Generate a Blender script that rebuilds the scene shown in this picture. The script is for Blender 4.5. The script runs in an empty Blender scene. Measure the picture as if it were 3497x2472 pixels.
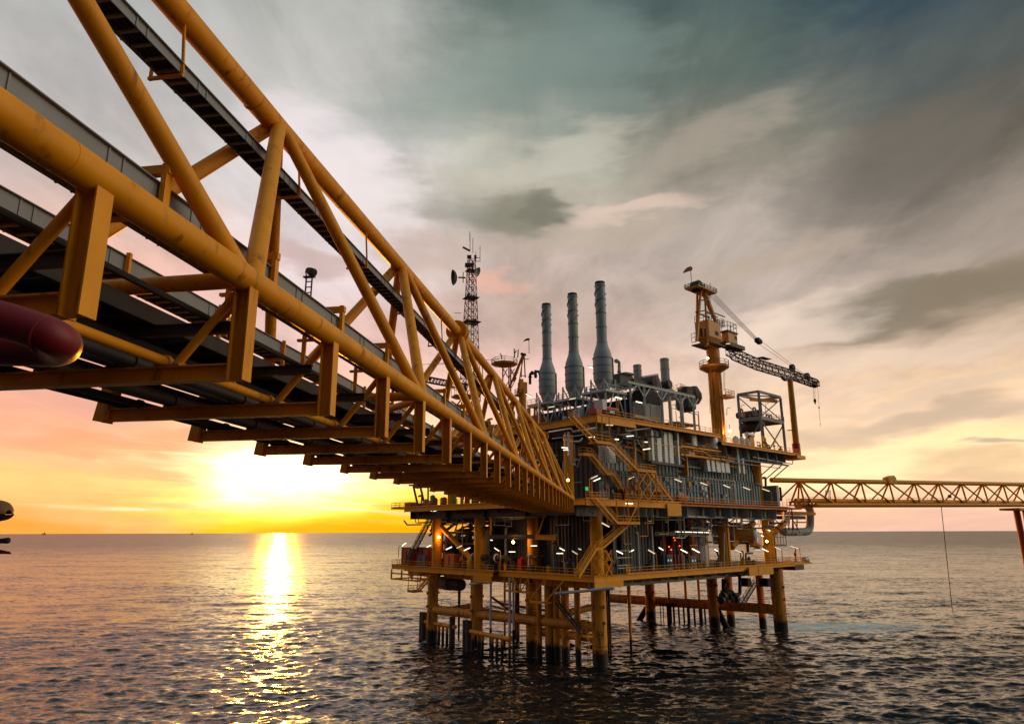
# Offshore platform at sunset - everything is built in code.
import bpy, math, random
import numpy as np
from mathutils import Vector, Matrix

RNG = random.Random(11)
SC = bpy.context.scene
COL = SC.collection
rad = math.radians
sin, cos, pi = math.sin, math.cos, math.pi

# ------------------------------------------------------------------ camera model (used to survey the photograph)
FPX, CX, CY, HOR = 2335.0, 1748.5, 1236.0, 1816.3
ROLL = 0.0030
PITCH = math.atan((HOR - CY) / FPX)
CP, SP = cos(PITCH), sin(PITCH)
CAMZ = 22.0
CAM = Vector((0, 0, CAMZ))
ZUP = Vector((0, 0, 1))


def ray(fx, fy):
    x, y = fx - CX, CY - fy
    x, y = x + y * ROLL, y - x * ROLL
    return Vector((x, FPX * CP - y * SP, FPX * SP + y * CP))


def azel(fx, fy):
    d = ray(fx, fy)
    return math.atan2(d.x, d.y), math.atan2(d.z, math.hypot(d.x, d.y))


def ground(fx, fy, z=0.0):
    d = ray(fx, fy)
    return CAM + d * ((z - CAMZ) / d.z)


def at_dist(fx, fy, m):
    """point at m metres along the optical axis"""
    return CAM + ray(fx, fy) * (m / FPX)


QQ = {1: (0, 0, 1.8033), 2: (0, 800, 1.8033), 3: (1200, 800, 2.3189), 4: (1700, 900, 2.705), 5: (2200, 880, 2.7057),
      6: (1700, 1350, 3.2467), 7: (2200, 1400, 3.2462), 8: (1300, 1600, 2.3189), 9: (2000, 1700, 2.705),
      10: (2600, 1500, 2.3188), 11: (0, 1600, 3.2457), 12: (1400, 1150, 4.592), 14: (1850, 1400, 4.6375),
      15: (900, 1200, 2.3189), 0: (0, 0, 0.65656)}


def q(n, x, y):
    a, b, s = QQ[n]
    return a + x / s, b + y / s


# platform frame: O = corner leg at the water, Rv = along the right face, Lv = along the left face
O = ground(2051, 2275)
RANG = rad(42.5)
Rv = Vector((cos(RANG), sin(RANG), 0))
Lv = Vector((-sin(RANG), cos(RANG), 0))


def W(r, l, z):
    v = O + Rv * r + Lv * l
    return Vector((v.x, v.y, z))


def to_loc(p):
    d = p - O
    return d.dot(Rv), d.dot(Lv), p.z


def onR(n, x, y, l0):
    """photo point on the vertical plane l = l0 (parallel to the right face)"""
    d = ray(*q(n, x, y))
    t = (O.dot(Lv) + l0 - CAM.dot(Lv)) / d.dot(Lv)
    return CAM + d * t


def onL(n, x, y, r0):
    d = ray(*q(n, x, y))
    t = (O.dot(Rv) + r0 - CAM.dot(Rv)) / d.dot(Rv)
    return CAM + d * t


def rl(p):
    d = p - O
    return d.dot(Rv), d.dot(Lv)


# ------------------------------------------------------------------ mesh builder
class MB:
    def __init__(s):
        s.v, s.f = [], []

    def add(s, vs, fs):
        b = len(s.v)
        s.v.extend([tuple(x) for x in vs])
        s.f.extend([tuple(i + b for i in f) for f in fs])
        return s

    @staticmethod
    def frame(d, up=ZUP):
        d = d.normalized()
        if abs(d.dot(up)) > 0.98:
            up = Vector((1, 0, 0)) if abs(d.x) < 0.9 else Vector((0, 1, 0))
        a = d.cross(up).normalized()
        return d, a, a.cross(d).normalized()

    def prism(s, prof, a, b, up=ZUP, cap=True):
        """extrude a 2-d profile (x = sideways, y = up) from a to b"""
        a, b = Vector(a), Vector(b)
        if (b - a).length < 1e-6:
            return s
        d, sx, sy = s.frame(b - a, up)
        n = len(prof)
        vs = [a + sx * x + sy * y for x, y in prof] + [b + sx * x + sy * y for x, y in prof]
        fs = [(i, (i + 1) % n, n + (i + 1) % n, n + i) for i in range(n)]
        if cap:
            fs += [tuple(range(n - 1, -1, -1)), tuple(range(n, 2 * n))]
        return s.add(vs, fs)

    def beam(s, a, b, w, h, up=ZUP):
        w, h = w / 2, h / 2
        return s.prism([(-w, -h), (w, -h), (w, h), (-w, h)], a, b, up)

    def ibeam(s, a, b, w, h, t=None, up=ZUP):
        t = t or 0.1 * h
        w2, h2, t2 = w / 2, h / 2, t * 0.35
        return s.prism([(-w2, -h2), (w2, -h2), (w2, -h2 + t), (t2, -h2 + t), (t2, h2 - t), (w2, h2 - t), (w2, h2),
                        (-w2, h2), (-w2, h2 - t), (-t2, h2 - t), (-t2, -h2 + t), (-w2, -h2 + t)], a, b, up)

    def tube(s, a, b, r, r2=None, n=10, cap=True):
        a, b = Vector(a), Vector(b)
        r2 = r if r2 is None else r2
        if (b - a).length < 1e-6:
            return s
        d, sx, sy = s.frame(b - a)
        vs = []
        for p, rr in ((a, r), (b, r2)):
            vs += [p + (sx * cos(2 * pi * i / n) + sy * sin(2 * pi * i / n)) * rr for i in range(n)]
        fs = [(i, (i + 1) % n, n + (i + 1) % n, n + i) for i in range(n)]
        if cap:
            fs += [tuple(range(n - 1, -1, -1)), tuple(range(n, 2 * n))]
        return s.add(vs, fs)

    def path(s, pts, r, n=8, bend=None, cap=True):
        """tube along a polyline; bend = elbow radius"""
        pts = [Vector(p) for p in pts]
        if bend:
            out = [pts[0]]
            for i in range(1, len(pts) - 1):
                p = pts[i]
                u, v = (pts[i - 1] - p), (pts[i + 1] - p)
                bb = min(bend, u.length * 0.48, v.length * 0.48)
                u.normalize(); v.normalize()
                A, B = p + u * bb, p + v * bb
                for k in range(6):
                    t = k / 5
                    out.append(A * (1 - t) ** 2 + p * 2 * t * (1 - t) + B * t * t)
            out.append(pts[-1])
            pts = out
        m = len(pts)
        rs = r if isinstance(r, (list, tuple)) else [r] * m
        d0 = (pts[1] - pts[0]).normalized()
        _, sx, sy = s.frame(d0)
        vs = []
        for i in range(m):
            if i == 0:
                d = d0
            elif i == m - 1:
                d = (pts[i] - pts[i - 1]).normalized()
            else:
                d = ((pts[i] - pts[i - 1]).normalized() + (pts[i + 1] - pts[i]).normalized())
                d = d.normalized() if d.length > 1e-6 else d0
            sx = (sx - d * sx.dot(d)).normalized()
            sy = sx.cross(d) * -1
            vs += [pts[i] + (sx * cos(2 * pi * k / n) + sy * sin(2 * pi * k / n)) * rs[i] for k in range(n)]
        fs = []
        for i in range(m - 1):
            fs += [(i * n + k, i * n + (k + 1) % n, (i + 1) * n + (k + 1) % n, (i + 1) * n + k) for k in range(n)]
        if cap:
            fs += [tuple(range(n - 1, -1, -1)), tuple(range((m - 1) * n, m * n))]
        return s.add(vs, fs)

    def lathe(s, base, prof, n=20, axis=ZUP):
        """prof = [(radius, height)...] about axis from base"""
        d, sx, sy = s.frame(Vector(axis), ZUP)
        m = len(prof)
        vs = []
        for r, h in prof:
            vs += [Vector(base) + d * h + (sx * cos(2 * pi * k / n) + sy * sin(2 * pi * k / n)) * max(r, 1e-4) for k in range(n)]
        fs = []
        for i in range(m - 1):
            fs += [(i * n + k, i * n + (k + 1) % n, (i + 1) * n + (k + 1) % n, (i + 1) * n + k) for k in range(n)]
        fs += [tuple(range(n - 1, -1, -1)), tuple(range((m - 1) * n, m * n))]
        return s.add(vs, fs)

    def hexa(s, c):
        """8 corners: bottom 4 ccw, top 4 ccw"""
        return s.add(c, [(3, 2, 1, 0), (4, 5, 6, 7), (0, 1, 5, 4), (1, 2, 6, 5), (2, 3, 7, 6), (3, 0, 4, 7)])

    def boxl(s, r0, r1, l0, l1, z0, z1):
        return s.hexa([W(r0, l0, z0), W(r1, l0, z0), W(r1, l1, z0), W(r0, l1, z0),
                       W(r0, l0, z1), W(r1, l0, z1), W(r1, l1, z1), W(r0, l1, z1)])

    def box(s, c, sx, sy, sz, ang=0.0):
        c = Vector(c)
        a, b = Vector((cos(ang), sin(ang), 0)) * sx / 2, Vector((-sin(ang), cos(ang), 0)) * sy / 2
        z = ZUP * sz / 2
        return s.hexa([c - a - b - z, c + a - b - z, c + a + b - z, c - a + b - z, c - a - b + z, c + a - b + z, c + a + b + z, c - a + b + z])

    def poly(s, pts, z0, z1):
        """vertical prism over plan points (world xy, ccw)"""
        n = len(pts)
        vs = [Vector((p[0], p[1], z0)) for p in pts] + [Vector((p[0], p[1], z1)) for p in pts]
        fs = [(i, (i + 1) % n, n + (i + 1) % n, n + i) for i in range(n)] + [tuple(range(n - 1, -1, -1)), tuple(range(n, 2 * n))]
        return s.add(vs, fs)

    def rail(s, pts, h=1.1, gap=1.9, t=0.075, kick=True):
        """handrail along a polyline of floor points"""
        pts = [Vector(p) for p in pts]
        for a, b in zip(pts[:-1], pts[1:]):
            L = (b - a).length
            n = max(1, int(round(L / gap)))
            for k in range(n + 1):
                p = a.lerp(b, k / n)
                s.beam(p, p + ZUP * h, t, t)
            for hh in (h, h * 0.55):
                s.beam(a + ZUP * hh, b + ZUP * hh, t, t)
            if kick:
                s.beam(a + ZUP * 0.1, b + ZUP * 0.1, 0.03, 0.15)
        return s

    def build(s, name, mat, parent=None, smooth=True):
        me = bpy.data.meshes.new(name)
        off = parent_loc(parent)
        me.from_pydata([(x - off.x, y - off.y, z - off.z) for x, y, z in s.v], [], s.f)
        me.validate()
        me.materials.append(M[mat])
        if smooth:
            me.shade_smooth()
            me.set_sharp_from_angle(angle=rad(38))
        o = bpy.data.objects.new(name, me)
        COL.objects.link(o)
        if parent:
            o.parent = parent
        return o


def parent_loc(p):
    v = Vector((0, 0, 0))
    while p is not None:
        v += p.location
        p = p.parent
    return v


def thing(name, label, cat, loc, group=None):
    o = bpy.data.objects.new(name, None)
    o.empty_display_size = 0.5
    COL.objects.link(o)
    o.location = Vector(loc)
    o['label'], o['category'] = label, cat
    if group:
        o['group'] = group
    return o


def tag(o, label, cat, group=None):
    o['label'], o['category'] = label, cat
    if group:
        o['group'] = group
    return o


# ------------------------------------------------------------------ materials
M = {}


def lin(c):
    return tuple(((x / 255) / 12.92 if x / 255 < 0.04045 else ((x / 255 + 0.055) / 1.055) ** 2.4) for x in c)


def paint(name, col, rough=0.45, metal=0.0, var=0.25, rust=0.0, rustcol=(0.10, 0.035, 0.012), scale=0.7, bump=0.02, wet=False, spec=0.5):
    m = bpy.data.materials.new(name)
    m.use_nodes = True
    nt = m.node_tree
    N, Lk = nt.nodes, nt.links
    b = N['Principled BSDF']
    geo = N.new('ShaderNodeNewGeometry')
    n1 = N.new('ShaderNodeTexNoise'); n1.inputs['Scale'].default_value = scale; n1.inputs['Detail'].default_value = 6
    Lk.new(geo.outputs['Position'], n1.inputs['Vector'])
    mp = N.new('ShaderNodeMapping'); mp.inputs['Scale'].default_value = (2.2, 2.2, 0.35)
    Lk.new(geo.outputs['Position'], mp.inputs['Vector'])
    n2 = N.new('ShaderNodeTexNoise'); n2.inputs['Scale'].default_value = scale * 1.3; n2.inputs['Detail'].default_value = 8; n2.inputs['Roughness'].default_value = 0.65
    Lk.new(mp.outputs[0], n2.inputs['Vector'])
    mix = N.new('ShaderNodeMix'); mix.data_type = 'RGBA'
    mix.inputs['A'].default_value = (*[c * (1 - var) for c in col], 1)
    mix.inputs['B'].default_value = (*[min(1, c * (1 + var * 0.7)) for c in col], 1)
    Lk.new(n1.outputs['Fac'], mix.inputs['Factor'])
    out = mix.outputs['Result']
    if rust > 0:
        r = N.new('ShaderNodeValToRGB')
        r.color_ramp.elements[0].position = 0.62 - rust * 0.2
        r.color_ramp.elements[1].position = 0.74 - rust * 0.1
        Lk.new(n2.outputs['Fac'], r.inputs['Fac'])
        m2 = N.new('ShaderNodeMix'); m2.data_type = 'RGBA'
        m2.inputs['B'].default_value = (*rustcol, 1)
        Lk.new(r.outputs['Color'], m2.inputs['Factor'])
        Lk.new(out, m2.inputs['A'])
        out = m2.outputs['Result']
    if wet:   # dark marine growth in the splash zone
        sx = N.new('ShaderNodeSeparateXYZ'); Lk.new(geo.outputs['Position'], sx.inputs[0])
        ad = N.new('ShaderNodeMath'); ad.operation = 'MULTIPLY_ADD'; ad.inputs[1].default_value = 3.0
        Lk.new(n2.outputs['Fac'], ad.inputs[0]); Lk.new(sx.outputs['Z'], ad.inputs[2])
        mr = N.new('ShaderNodeMapRange'); mr.inputs['From Min'].default_value = 3.6; mr.inputs['From Max'].default_value = 4.3
        Lk.new(ad.outputs[0], mr.inputs['Value'])
        m3 = N.new('ShaderNodeMix'); m3.data_type = 'RGBA'
        m3.inputs['A'].default_value = (0.012, 0.010, 0.008, 1)
        Lk.new(mr.outputs['Result'], m3.inputs['Factor'])
        Lk.new(out, m3.inputs['B'])
        out = m3.outputs['Result']
    Lk.new(out, b.inputs['Base Color'])
    mr2 = N.new('ShaderNodeMapRange'); mr2.inputs['To Min'].default_value = max(0.05, rough - 0.12); mr2.inputs['To Max'].default_value = min(1, rough + 0.15)
    Lk.new(n2.outputs['Fac'], mr2.inputs['Value']); Lk.new(mr2.outputs['Result'], b.inputs['Roughness'])
    b.inputs['Metallic'].default_value = metal
    b.inputs['Specular IOR Level'].default_value = spec
    if bump:
        bp = N.new('ShaderNodeBump'); bp.inputs['Strength'].default_value = 0.25; bp.inputs['Distance'].default_value = bump
        Lk.new(n2.outputs['Fac'], bp.inputs['Height']); Lk.new(bp.outputs[0], b.inputs['Normal'])
    M[name] = m


def glow(name, col, strength):
    m = bpy.data.materials.new(name)
    m.use_nodes = True
    b = m.node_tree.nodes['Principled BSDF']
    b.inputs['Base Color'].default_value = (*[min(.8, c) for c in col], 1)
    b.inputs['Emission Color'].default_value = (*col, 1)
    b.inputs['Emission Strength'].default_value = strength
    M[name] = m


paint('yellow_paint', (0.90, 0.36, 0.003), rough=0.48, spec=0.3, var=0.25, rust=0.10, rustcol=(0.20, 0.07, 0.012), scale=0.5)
paint('bridge_yellow', (0.88, 0.335, 0.002), rough=0.48, var=0.28, rust=0.30, rustcol=(0.27, 0.082, 0.006), scale=1.3, bump=0.006, spec=0.28)
paint('jacket_yellow', (0.84, 0.325, 0.014), rough=0.55, var=0.35, rust=0.6, rustcol=(0.20, 0.06, 0.012), scale=0.5, wet=True)
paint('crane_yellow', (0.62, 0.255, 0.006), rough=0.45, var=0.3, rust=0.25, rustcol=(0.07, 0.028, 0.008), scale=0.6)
paint('dark_steel', (0.055, 0.050, 0.045), rough=0.6, var=0.4, rust=0.3, rustcol=(0.05, 0.02, 0.01))
paint('black_steel', (0.018, 0.017, 0.016), rough=0.7, var=0.4)
paint('grey_steel', (0.26, 0.30, 0.30), rough=0.5, var=0.25, rust=0.15, rustcol=(0.14, 0.08, 0.05))
paint('pale_steel', (0.46, 0.56, 0.56), rough=0.45, var=0.2, rust=0.12, rustcol=(0.22, 0.17, 0.13))
paint('stack_grey', (0.32, 0.39, 0.385), rough=0.5, var=0.22, rust=0.3, rustcol=(0.19, 0.20, 0.185), scale=0.3, bump=0.004)
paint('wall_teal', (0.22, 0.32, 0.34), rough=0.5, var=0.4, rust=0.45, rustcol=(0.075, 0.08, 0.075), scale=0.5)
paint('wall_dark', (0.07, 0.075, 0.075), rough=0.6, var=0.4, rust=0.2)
paint('duct_white', (0.84, 0.92, 0.87), rough=0.4, var=0.12, rust=0.05, rustcol=(0.35, 0.36, 0.33))
paint('aluminium', (0.62, 0.64, 0.64), rough=0.35, metal=0.7, var=0.15)
paint('pipe_white', (0.60, 0.62, 0.60), rough=0.4, var=0.2, rust=0.1, rustcol=(0.25, 0.18, 0.12))
paint('red_paint', (0.42, 0.022, 0.012), rough=0.4, var=0.25, rust=0.1)
paint('crimson_paint', (0.20, 0.004, 0.009), rough=0.5, var=0.25, rust=0.05, scale=2.5, bump=0.006)
paint('orange_paint', (0.72, 0.17, 0.02), rough=0.4, var=0.2, rust=0.1)
paint('blue_cabinet', (0.05, 0.085, 0.12), rough=0.4, var=0.25)
paint('boat_yellow', (0.20, 0.08, 0.006), rough=0.5, var=0.2)
paint('deck_plate', (0.07, 0.066, 0.06), rough=0.7, var=0.35, rust=0.3)
paint('tray_grey', (0.24, 0.25, 0.25), rough=0.55, metal=0.2, var=0.2, scale=1.5)
paint('sign_black', (0.012, 0.012, 0.012), rough=0.6, var=0.1, bump=0)
paint('sign_white', (0.75, 0.75, 0.72), rough=0.5, var=0.1, bump=0)
paint('sock_cloth', (0.28, 0.06, 0.03), rough=0.85, var=0.3)
paint('stripe_red', (0.38, 0.06, 0.035), rough=0.5, var=0.25, rust=0.1)
paint('far_rig', (0.10, 0.075, 0.06), rough=0.8, var=0.1, bump=0)
glow('tube_glow', (1.0, 0.90, 0.64), 2.4)
glow('dim_tube_glow', (1.0, 0.80, 0.46), 0.9)
paint('soot', (0.05, 0.055, 0.055), rough=0.8, var=0.4)
glow('flood_glow', (1.0, 0.42, 0.10), 30.0)
glow('ember_glow', (1.0, 0.10, 0.02), 2.5)
glow('screen_glow', (0.55, 0.75, 0.8), 0.5)
glow('sign_green', (0.05, 0.7, 0.2), 0.4)
# ------------------------------------------------------------------ camera, sun, sky
cam = bpy.data.cameras.new('camera')
cam.sensor_width = 36
cam.lens = 36 * FPX / 3497
cam.clip_start, cam.clip_end = 0.1, 200000
co = bpy.data.objects.new('camera', cam)
COL.objects.link(co)
co.location = CAM
co.rotation_euler = (Matrix.Rotation(pi / 2 + PITCH, 4, 'X') @ Matrix.Rotation(-ROLL, 4, 'Z')).to_euler()
SC.camera = co

SUN_AZ, SUN_EL = azel(968, 1668)
sl = bpy.data.lights.new('sun', 'SUN')
sl.energy = 2.0
sl.angle = rad(0.6)
sl.color = (1.0, 0.33, 0.014)
so = bpy.data.objects.new('sun', sl)
COL.objects.link(so)
sd = Vector((sin(SUN_AZ) * cos(SUN_EL), cos(SUN_AZ) * cos(SUN_EL), sin(SUN_EL)))
so.rotation_euler = sd.to_track_quat('Z', 'Y').to_euler()

wd = bpy.data.worlds.new('World')
SC.world = wd
wd.use_nodes = True
WN, WL = wd.node_tree.nodes, wd.node_tree.links
WN.clear()


class NB:
    """tiny node-graph helper for the sky"""
    @staticmethod
    def val(x, sock):
        if isinstance(x, (int, float)):
            sock.default_value = x
        else:
            WL.new(x, sock)

    @staticmethod
    def m(op, a, b=None, c=None, clamp=False):
        n = WN.new('ShaderNodeMath'); n.operation = op; n.use_clamp = clamp
        NB.val(a, n.inputs[0])
        if b is not None:
            NB.val(b, n.inputs[1])
        if c is not None:
            NB.val(c, n.inputs[2])
        return n.outputs[0]

    @staticmethod
    def mr(x, a, b, c=0.0, d=1.0, smooth=True):
        n = WN.new('ShaderNodeMapRange'); n.interpolation_type = 'SMOOTHSTEP' if smooth else 'LINEAR'
        WL.new(x, n.inputs['Value'])
        for k, v in (('From Min', a), ('From Max', b), ('To Min', c), ('To Max', d)):
            n.inputs[k].default_value = v
        return n.outputs['Result']

    @staticmethod
    def comb(x, y, z):
        n = WN.new('ShaderNodeCombineXYZ')
        for s, v in zip(n.inputs, (x, y, z)):
            NB.val(v, s)
        return n.outputs[0]

    @staticmethod
    def noise(v, scale, detail=5, rough=0.55, dist=0.0):
        n = WN.new('ShaderNodeTexNoise')
        n.inputs['Scale'].default_value = scale; n.inputs['Detail'].default_value = detail
        n.inputs['Roughness'].default_value = rough; n.inputs['Distortion'].default_value = dist
        WL.new(v, n.inputs['Vector'])
        return n.outputs['Fac']

    @staticmethod
    def mixc(f, a, b, mode='MIX'):
        n = WN.new('ShaderNodeMix'); n.data_type = 'RGBA'; n.blend_type = mode
        n.clamp_factor = False; n.clamp_result = False
        NB.val(f, n.inputs['Factor'])
        for s, v in ((n.inputs['A'], a), (n.inputs['B'], b)):
            if isinstance(v, tuple):
                s.default_value = (*v, 1)
            else:
                WL.new(v, s)
        return n.outputs['Result']

    @staticmethod
    def ramp(x, stops):
        n = WN.new('ShaderNodeValToRGB')
        cr = n.color_ramp
        cr.interpolation = 'EASE'
        for i, (p, c) in enumerate(stops):
            e = cr.elements[i] if i < 2 else cr.elements.new(p)
            e.position = p
            e.color = (*lin(c), 1)
        WL.new(x, n.inputs['Fac'])
        return n.outputs['Color']


tc = WN.new('ShaderNodeTexCoord')
sx = WN.new('ShaderNodeSeparateXYZ')
WL.new(tc.outputs['Generated'], sx.inputs[0])
X, Y, Z = sx.outputs
AZ0 = NB.m('ARCTAN2', X, Y)
EL0 = NB.m('ARCSINE', NB.m('MINIMUM', NB.m('MAXIMUM', Z, -1.0), 1.0))
# cloud-layer plane coordinates: clouds compress towards the horizon as real ones do
ZD = NB.m('ADD', NB.m('MAXIMUM', Z, 0.0), 0.10)
PL = NB.comb(NB.m('DIVIDE', X, ZD), NB.m('DIVIDE', Y, ZD), 0.0)
mpn = WN.new('ShaderNodeMapping')
mpn.inputs['Rotation'].default_value = (0, 0, rad(-38))
mpn.inputs['Scale'].default_value = (1.0, 0.42, 1.0)
WL.new(PL, mpn.inputs['Vector'])
nbig = NB.noise(mpn.outputs[0], 0.55, 7, 0.56, 0.6)
nmid = NB.noise(mpn.outputs[0], 1.9, 6, 0.55, 0.4)
nfine = NB.noise(mpn.outputs[0], 6.0, 9, 0.62, 0.5)
# warp azimuth/elevation a little so that colour bands and clouds have ragged edges
AE = NB.comb(NB.m('MULTIPLY', AZ0, 2.2), NB.m('MULTIPLY', EL0, 7.0), 3.7)
nw = NB.noise(AE, 2.6, 4, 0.5, 0.2)
nw2 = NB.noise(AE, 5.0, 3, 0.5, 0.0)
AZ = NB.m('MULTIPLY_ADD', NB.m('SUBTRACT', nw2, 0.5), 0.16, AZ0)
EL = NB.m('MULTIPLY_ADD', NB.m('SUBTRACT', nw, 0.5), 0.10, EL0)
ELD = NB.m('MULTIPLY', EL, 57.2958 / 90.0)    # 0..1 over 90 degrees


def col_ramp(st):
    return NB.ramp(ELD, [(max(0, e) / 90.0, c) for e, c in st])


R_L = col_ramp([(0, (255, 168, 112)), (1.5, (255, 184, 134)), (3.2, (255, 198, 144)), (5, (250, 188, 150)), (8, (238, 178, 152)), (13, (236, 176, 150)), (19, (226, 186, 172)), (27, (196, 190, 187)), (36, (182, 182, 180)), (44, (170, 170, 166)), (60, (140, 146, 148)), (90, (120, 130, 136))])
R_S = col_ramp([(0, (255, 172, 84)), (1.2, (255, 192, 72)), (2.2, (255, 222, 110)), (5, (255, 240, 200)), (8, (250, 212, 170)), (11, (236, 192, 168)), (15, (224, 190, 182)), (20, (222, 206, 206)), (27, (214, 208, 207)), (36, (188, 187, 182)), (46, (160, 165, 160)), (90, (120, 130, 136))])
R_C = col_ramp([(0, (250, 176, 110)), (2, (252, 190, 100)), (4, (248, 205, 150)), (8, (236, 202, 182)), (13, (228, 194, 184)), (17, (210, 186, 174)), (22, (212, 194, 184)), (27, (186, 180, 166)), (31, (182, 180, 168)), (36, (136, 146, 137)), (43, (100, 112, 108)), (56, (92, 105, 106)), (90, (110, 122, 128))])
R_R = col_ramp([(0, (222, 184, 158)), (3, (234, 196, 164)), (6, (242, 208, 172)), (9, (234, 204, 178)), (13, (220, 196, 178)), (18, (202, 186, 176)), (24, (186, 174, 164)), (30, (140, 136, 124)), (36, (102, 114, 108)), (43, (76, 94, 96)), (56, (78, 92, 98)), (90, (105, 118, 126))])
R_X = col_ramp([(0, (214, 176, 158)), (3, (232, 196, 164)), (6, (246, 216, 172)), (9, (226, 196, 166)), (13, (196, 174, 154)), (17, (166, 152, 140)), (21, (150, 139, 129)), (27, (110, 104, 94)), (32, (88, 94, 92)), (38, (52, 70, 82)), (46, (34, 54, 74)), (60, (50, 66, 84)), (90, (100, 114, 124))])
R_D = col_ramp([(0, (244, 206, 170)), (8, (252, 224, 190)), (18, (236, 218, 196)), (36, (206, 204, 196)), (60, (150, 160, 162)), (90, (116, 128, 134))])
R_B = col_ramp([(0, (52, 53, 57)), (8, (58, 60, 66)), (22, (76, 82, 90)), (45, (104, 114, 124)), (90, (110, 122, 128))])
c = NB.mixc(NB.mr(AZ, rad(-31), rad(-19)), R_L, R_S)
c = NB.mixc(NB.mr(AZ, rad(-15), rad(0)), c, R_C)
c = NB.mixc(NB.mr(AZ, rad(3), rad(18)), c, R_R)
c = NB.mixc(NB.mr(AZ, rad(20), rad(34)), c, R_X)
AB = NB.m('ABSOLUTE', AZ0)
c = NB.mixc(NB.mr(AZ0, rad(42), rad(66)), c, R_D)
c = NB.mixc(NB.mr(AZ0, rad(102), rad(138)), c, R_B)
c = NB.mixc(NB.mr(AZ0, rad(-70), rad(-115)), c, R_B)
FR = NB.mr(AB, rad(55), rad(85), 1.0, 0.0)
SKY_GAIN = 1.22
# soft cloud modulation
mod = NB.m('ADD', NB.mr(nbig, 0.30, 0.70, -0.26, 0.20, False), NB.mr(nmid, 0.3, 0.7, -0.17, 0.14, False))
mod = NB.m('ADD', mod, NB.mr(nfine, 0.3, 0.7, -0.13, 0.13, False))
fade = NB.mr(EL0, rad(3), rad(16), 0.25, 1.0)
c = NB.mixc(1.0, c, NB.comb(*[NB.m('MULTIPLY_ADD', mod, fade, 1.0)] * 3), 'MULTIPLY')


def blob(px, py, w, h, tilt=0.0, edge=0.75, k=1.0):
    """soft elongated cloud mask round a sky direction; w,h half sizes in degrees"""
    a0, e0 = azel(px * 1.5231, py * 1.5231)
    da, de = NB.m('SUBTRACT', AZ, a0), NB.m('SUBTRACT', EL, e0)
    ct, st = cos(rad(tilt)), sin(rad(tilt))
    u = NB.m('ADD', NB.m('MULTIPLY', da, ct / rad(w)), NB.m('MULTIPLY', de, st / rad(w)))
    v = NB.m('ADD', NB.m('MULTIPLY', da, -st / rad(h)), NB.m('MULTIPLY', de, ct / rad(h)))
    d2 = NB.m('ADD', NB.m('MULTIPLY', u, u), NB.m('MULTIPLY', v, v))
    d2 = NB.m('ADD', d2, NB.m('MULTIPLY', NB.m('SUBTRACT', nw2, 0.5), 1.1))
    return NB.m('MULTIPLY', NB.m('MULTIPLY', NB.mr(d2, 1.15 + edge, max(0.0, 0.85 - edge), 0, 1), k), FR)


for (px, py, w, h, tilt, edge, colr, k) in [
        (1165, 487, 5.6, 1.5, 2, 0.7, (128, 125, 112), 0.9),
        (1240, 470, 2.2, 1.3, 0, 0.8, (112, 110, 98), 0.7),
        (1000, 478, 4.5, 0.9, 0, 0.9, (150, 146, 138), 0.6),
        (1350, 540, 7, 1.1, 5, 0.9, (182, 168, 152), 0.5),
        (1960, 385, 7.5, 3.0, 12, 0.9, (104, 99, 93), 0.6),
        (2020, 690, 9.5, 1.3, 8, 0.8, (128, 118, 104), 0.85),
        (2230, 640, 6.0, 1.7, 10, 0.9, (128, 116, 100), 0.8),
        (1870, 705, 3.0, 0.75, 0, 0.8, (108, 106, 98), 0.7),
        (1700, 600, 7, 1.3, 8, 0.9, (176, 160, 144), 0.6),
        (2080, 925, 6.5, 0.8, 3, 0.9, (176, 158, 142), 0.75),
        (1860, 985, 4.2, 0.9, 0, 0.9, (184, 164, 146), 0.7),
        (2215, 1002, 1.7, 0.35, 0, 0.8, (168, 156, 142), 0.8),
        (2150, 1050, 7.5, 0.7, 2, 0.9, (200, 172, 142), 0.7),
        (2150, 870, 9, 0.5, 3, 0.9, (205, 184, 164), 0.6),
        (690, 580, 4.0, 0.9, -4, 0.9, (188, 165, 160), 0.75),
        (960, 570, 3.5, 1.4, 0, 0.9, (186, 165, 155), 0.6),
        (1100, 640, 2.4, 1.2, 0, 0.9, (232, 180, 160), 0.6),
        (700, 330, 5.5, 3.5, -25, 0.9, (228, 218, 220), 0.8),
        (830, 450, 5.0, 2.6, -10, 0.9, (226, 216, 214), 0.7),
        (1020, 220, 10, 3.0, 14, 0.95, (128, 140, 134), 0.5),
        (1300, 170, 7, 5.0, 25, 0.95, (112, 126, 122), 0.6),
        (1430, 480, 6.5, 0.8, 6, 0.9, (214, 192, 178), 0.7),
        (1250, 350, 9, 1.4, 14, 0.9, (196, 190, 176), 0.5),
        (1560, 330, 7, 1.5, 16, 0.9, (168, 158, 146), 0.55),
        (1720, 745, 7, 1.4, 6, 0.9, (232, 212, 196), 0.7),
        (2000, 810, 8, 1.2, 4, 0.9, (226, 204, 184), 0.6),
        (1860, 1075, 6, 1.1, 2, 0.9, (255, 232, 186), 0.8),
        (180, 885, 6.0, 1.2, 0, 0.9, (198, 158, 150), 0.5),
        (260, 1000, 8, 0.8, -3, 0.9, (222, 160, 130), 0.7),
        (480, 990, 5, 0.7, -4, 0.9, (214, 156, 126), 0.6)]:
    c = NB.mixc(blob(px, py, w, h, tilt, edge, k), c, lin(colr))

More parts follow.
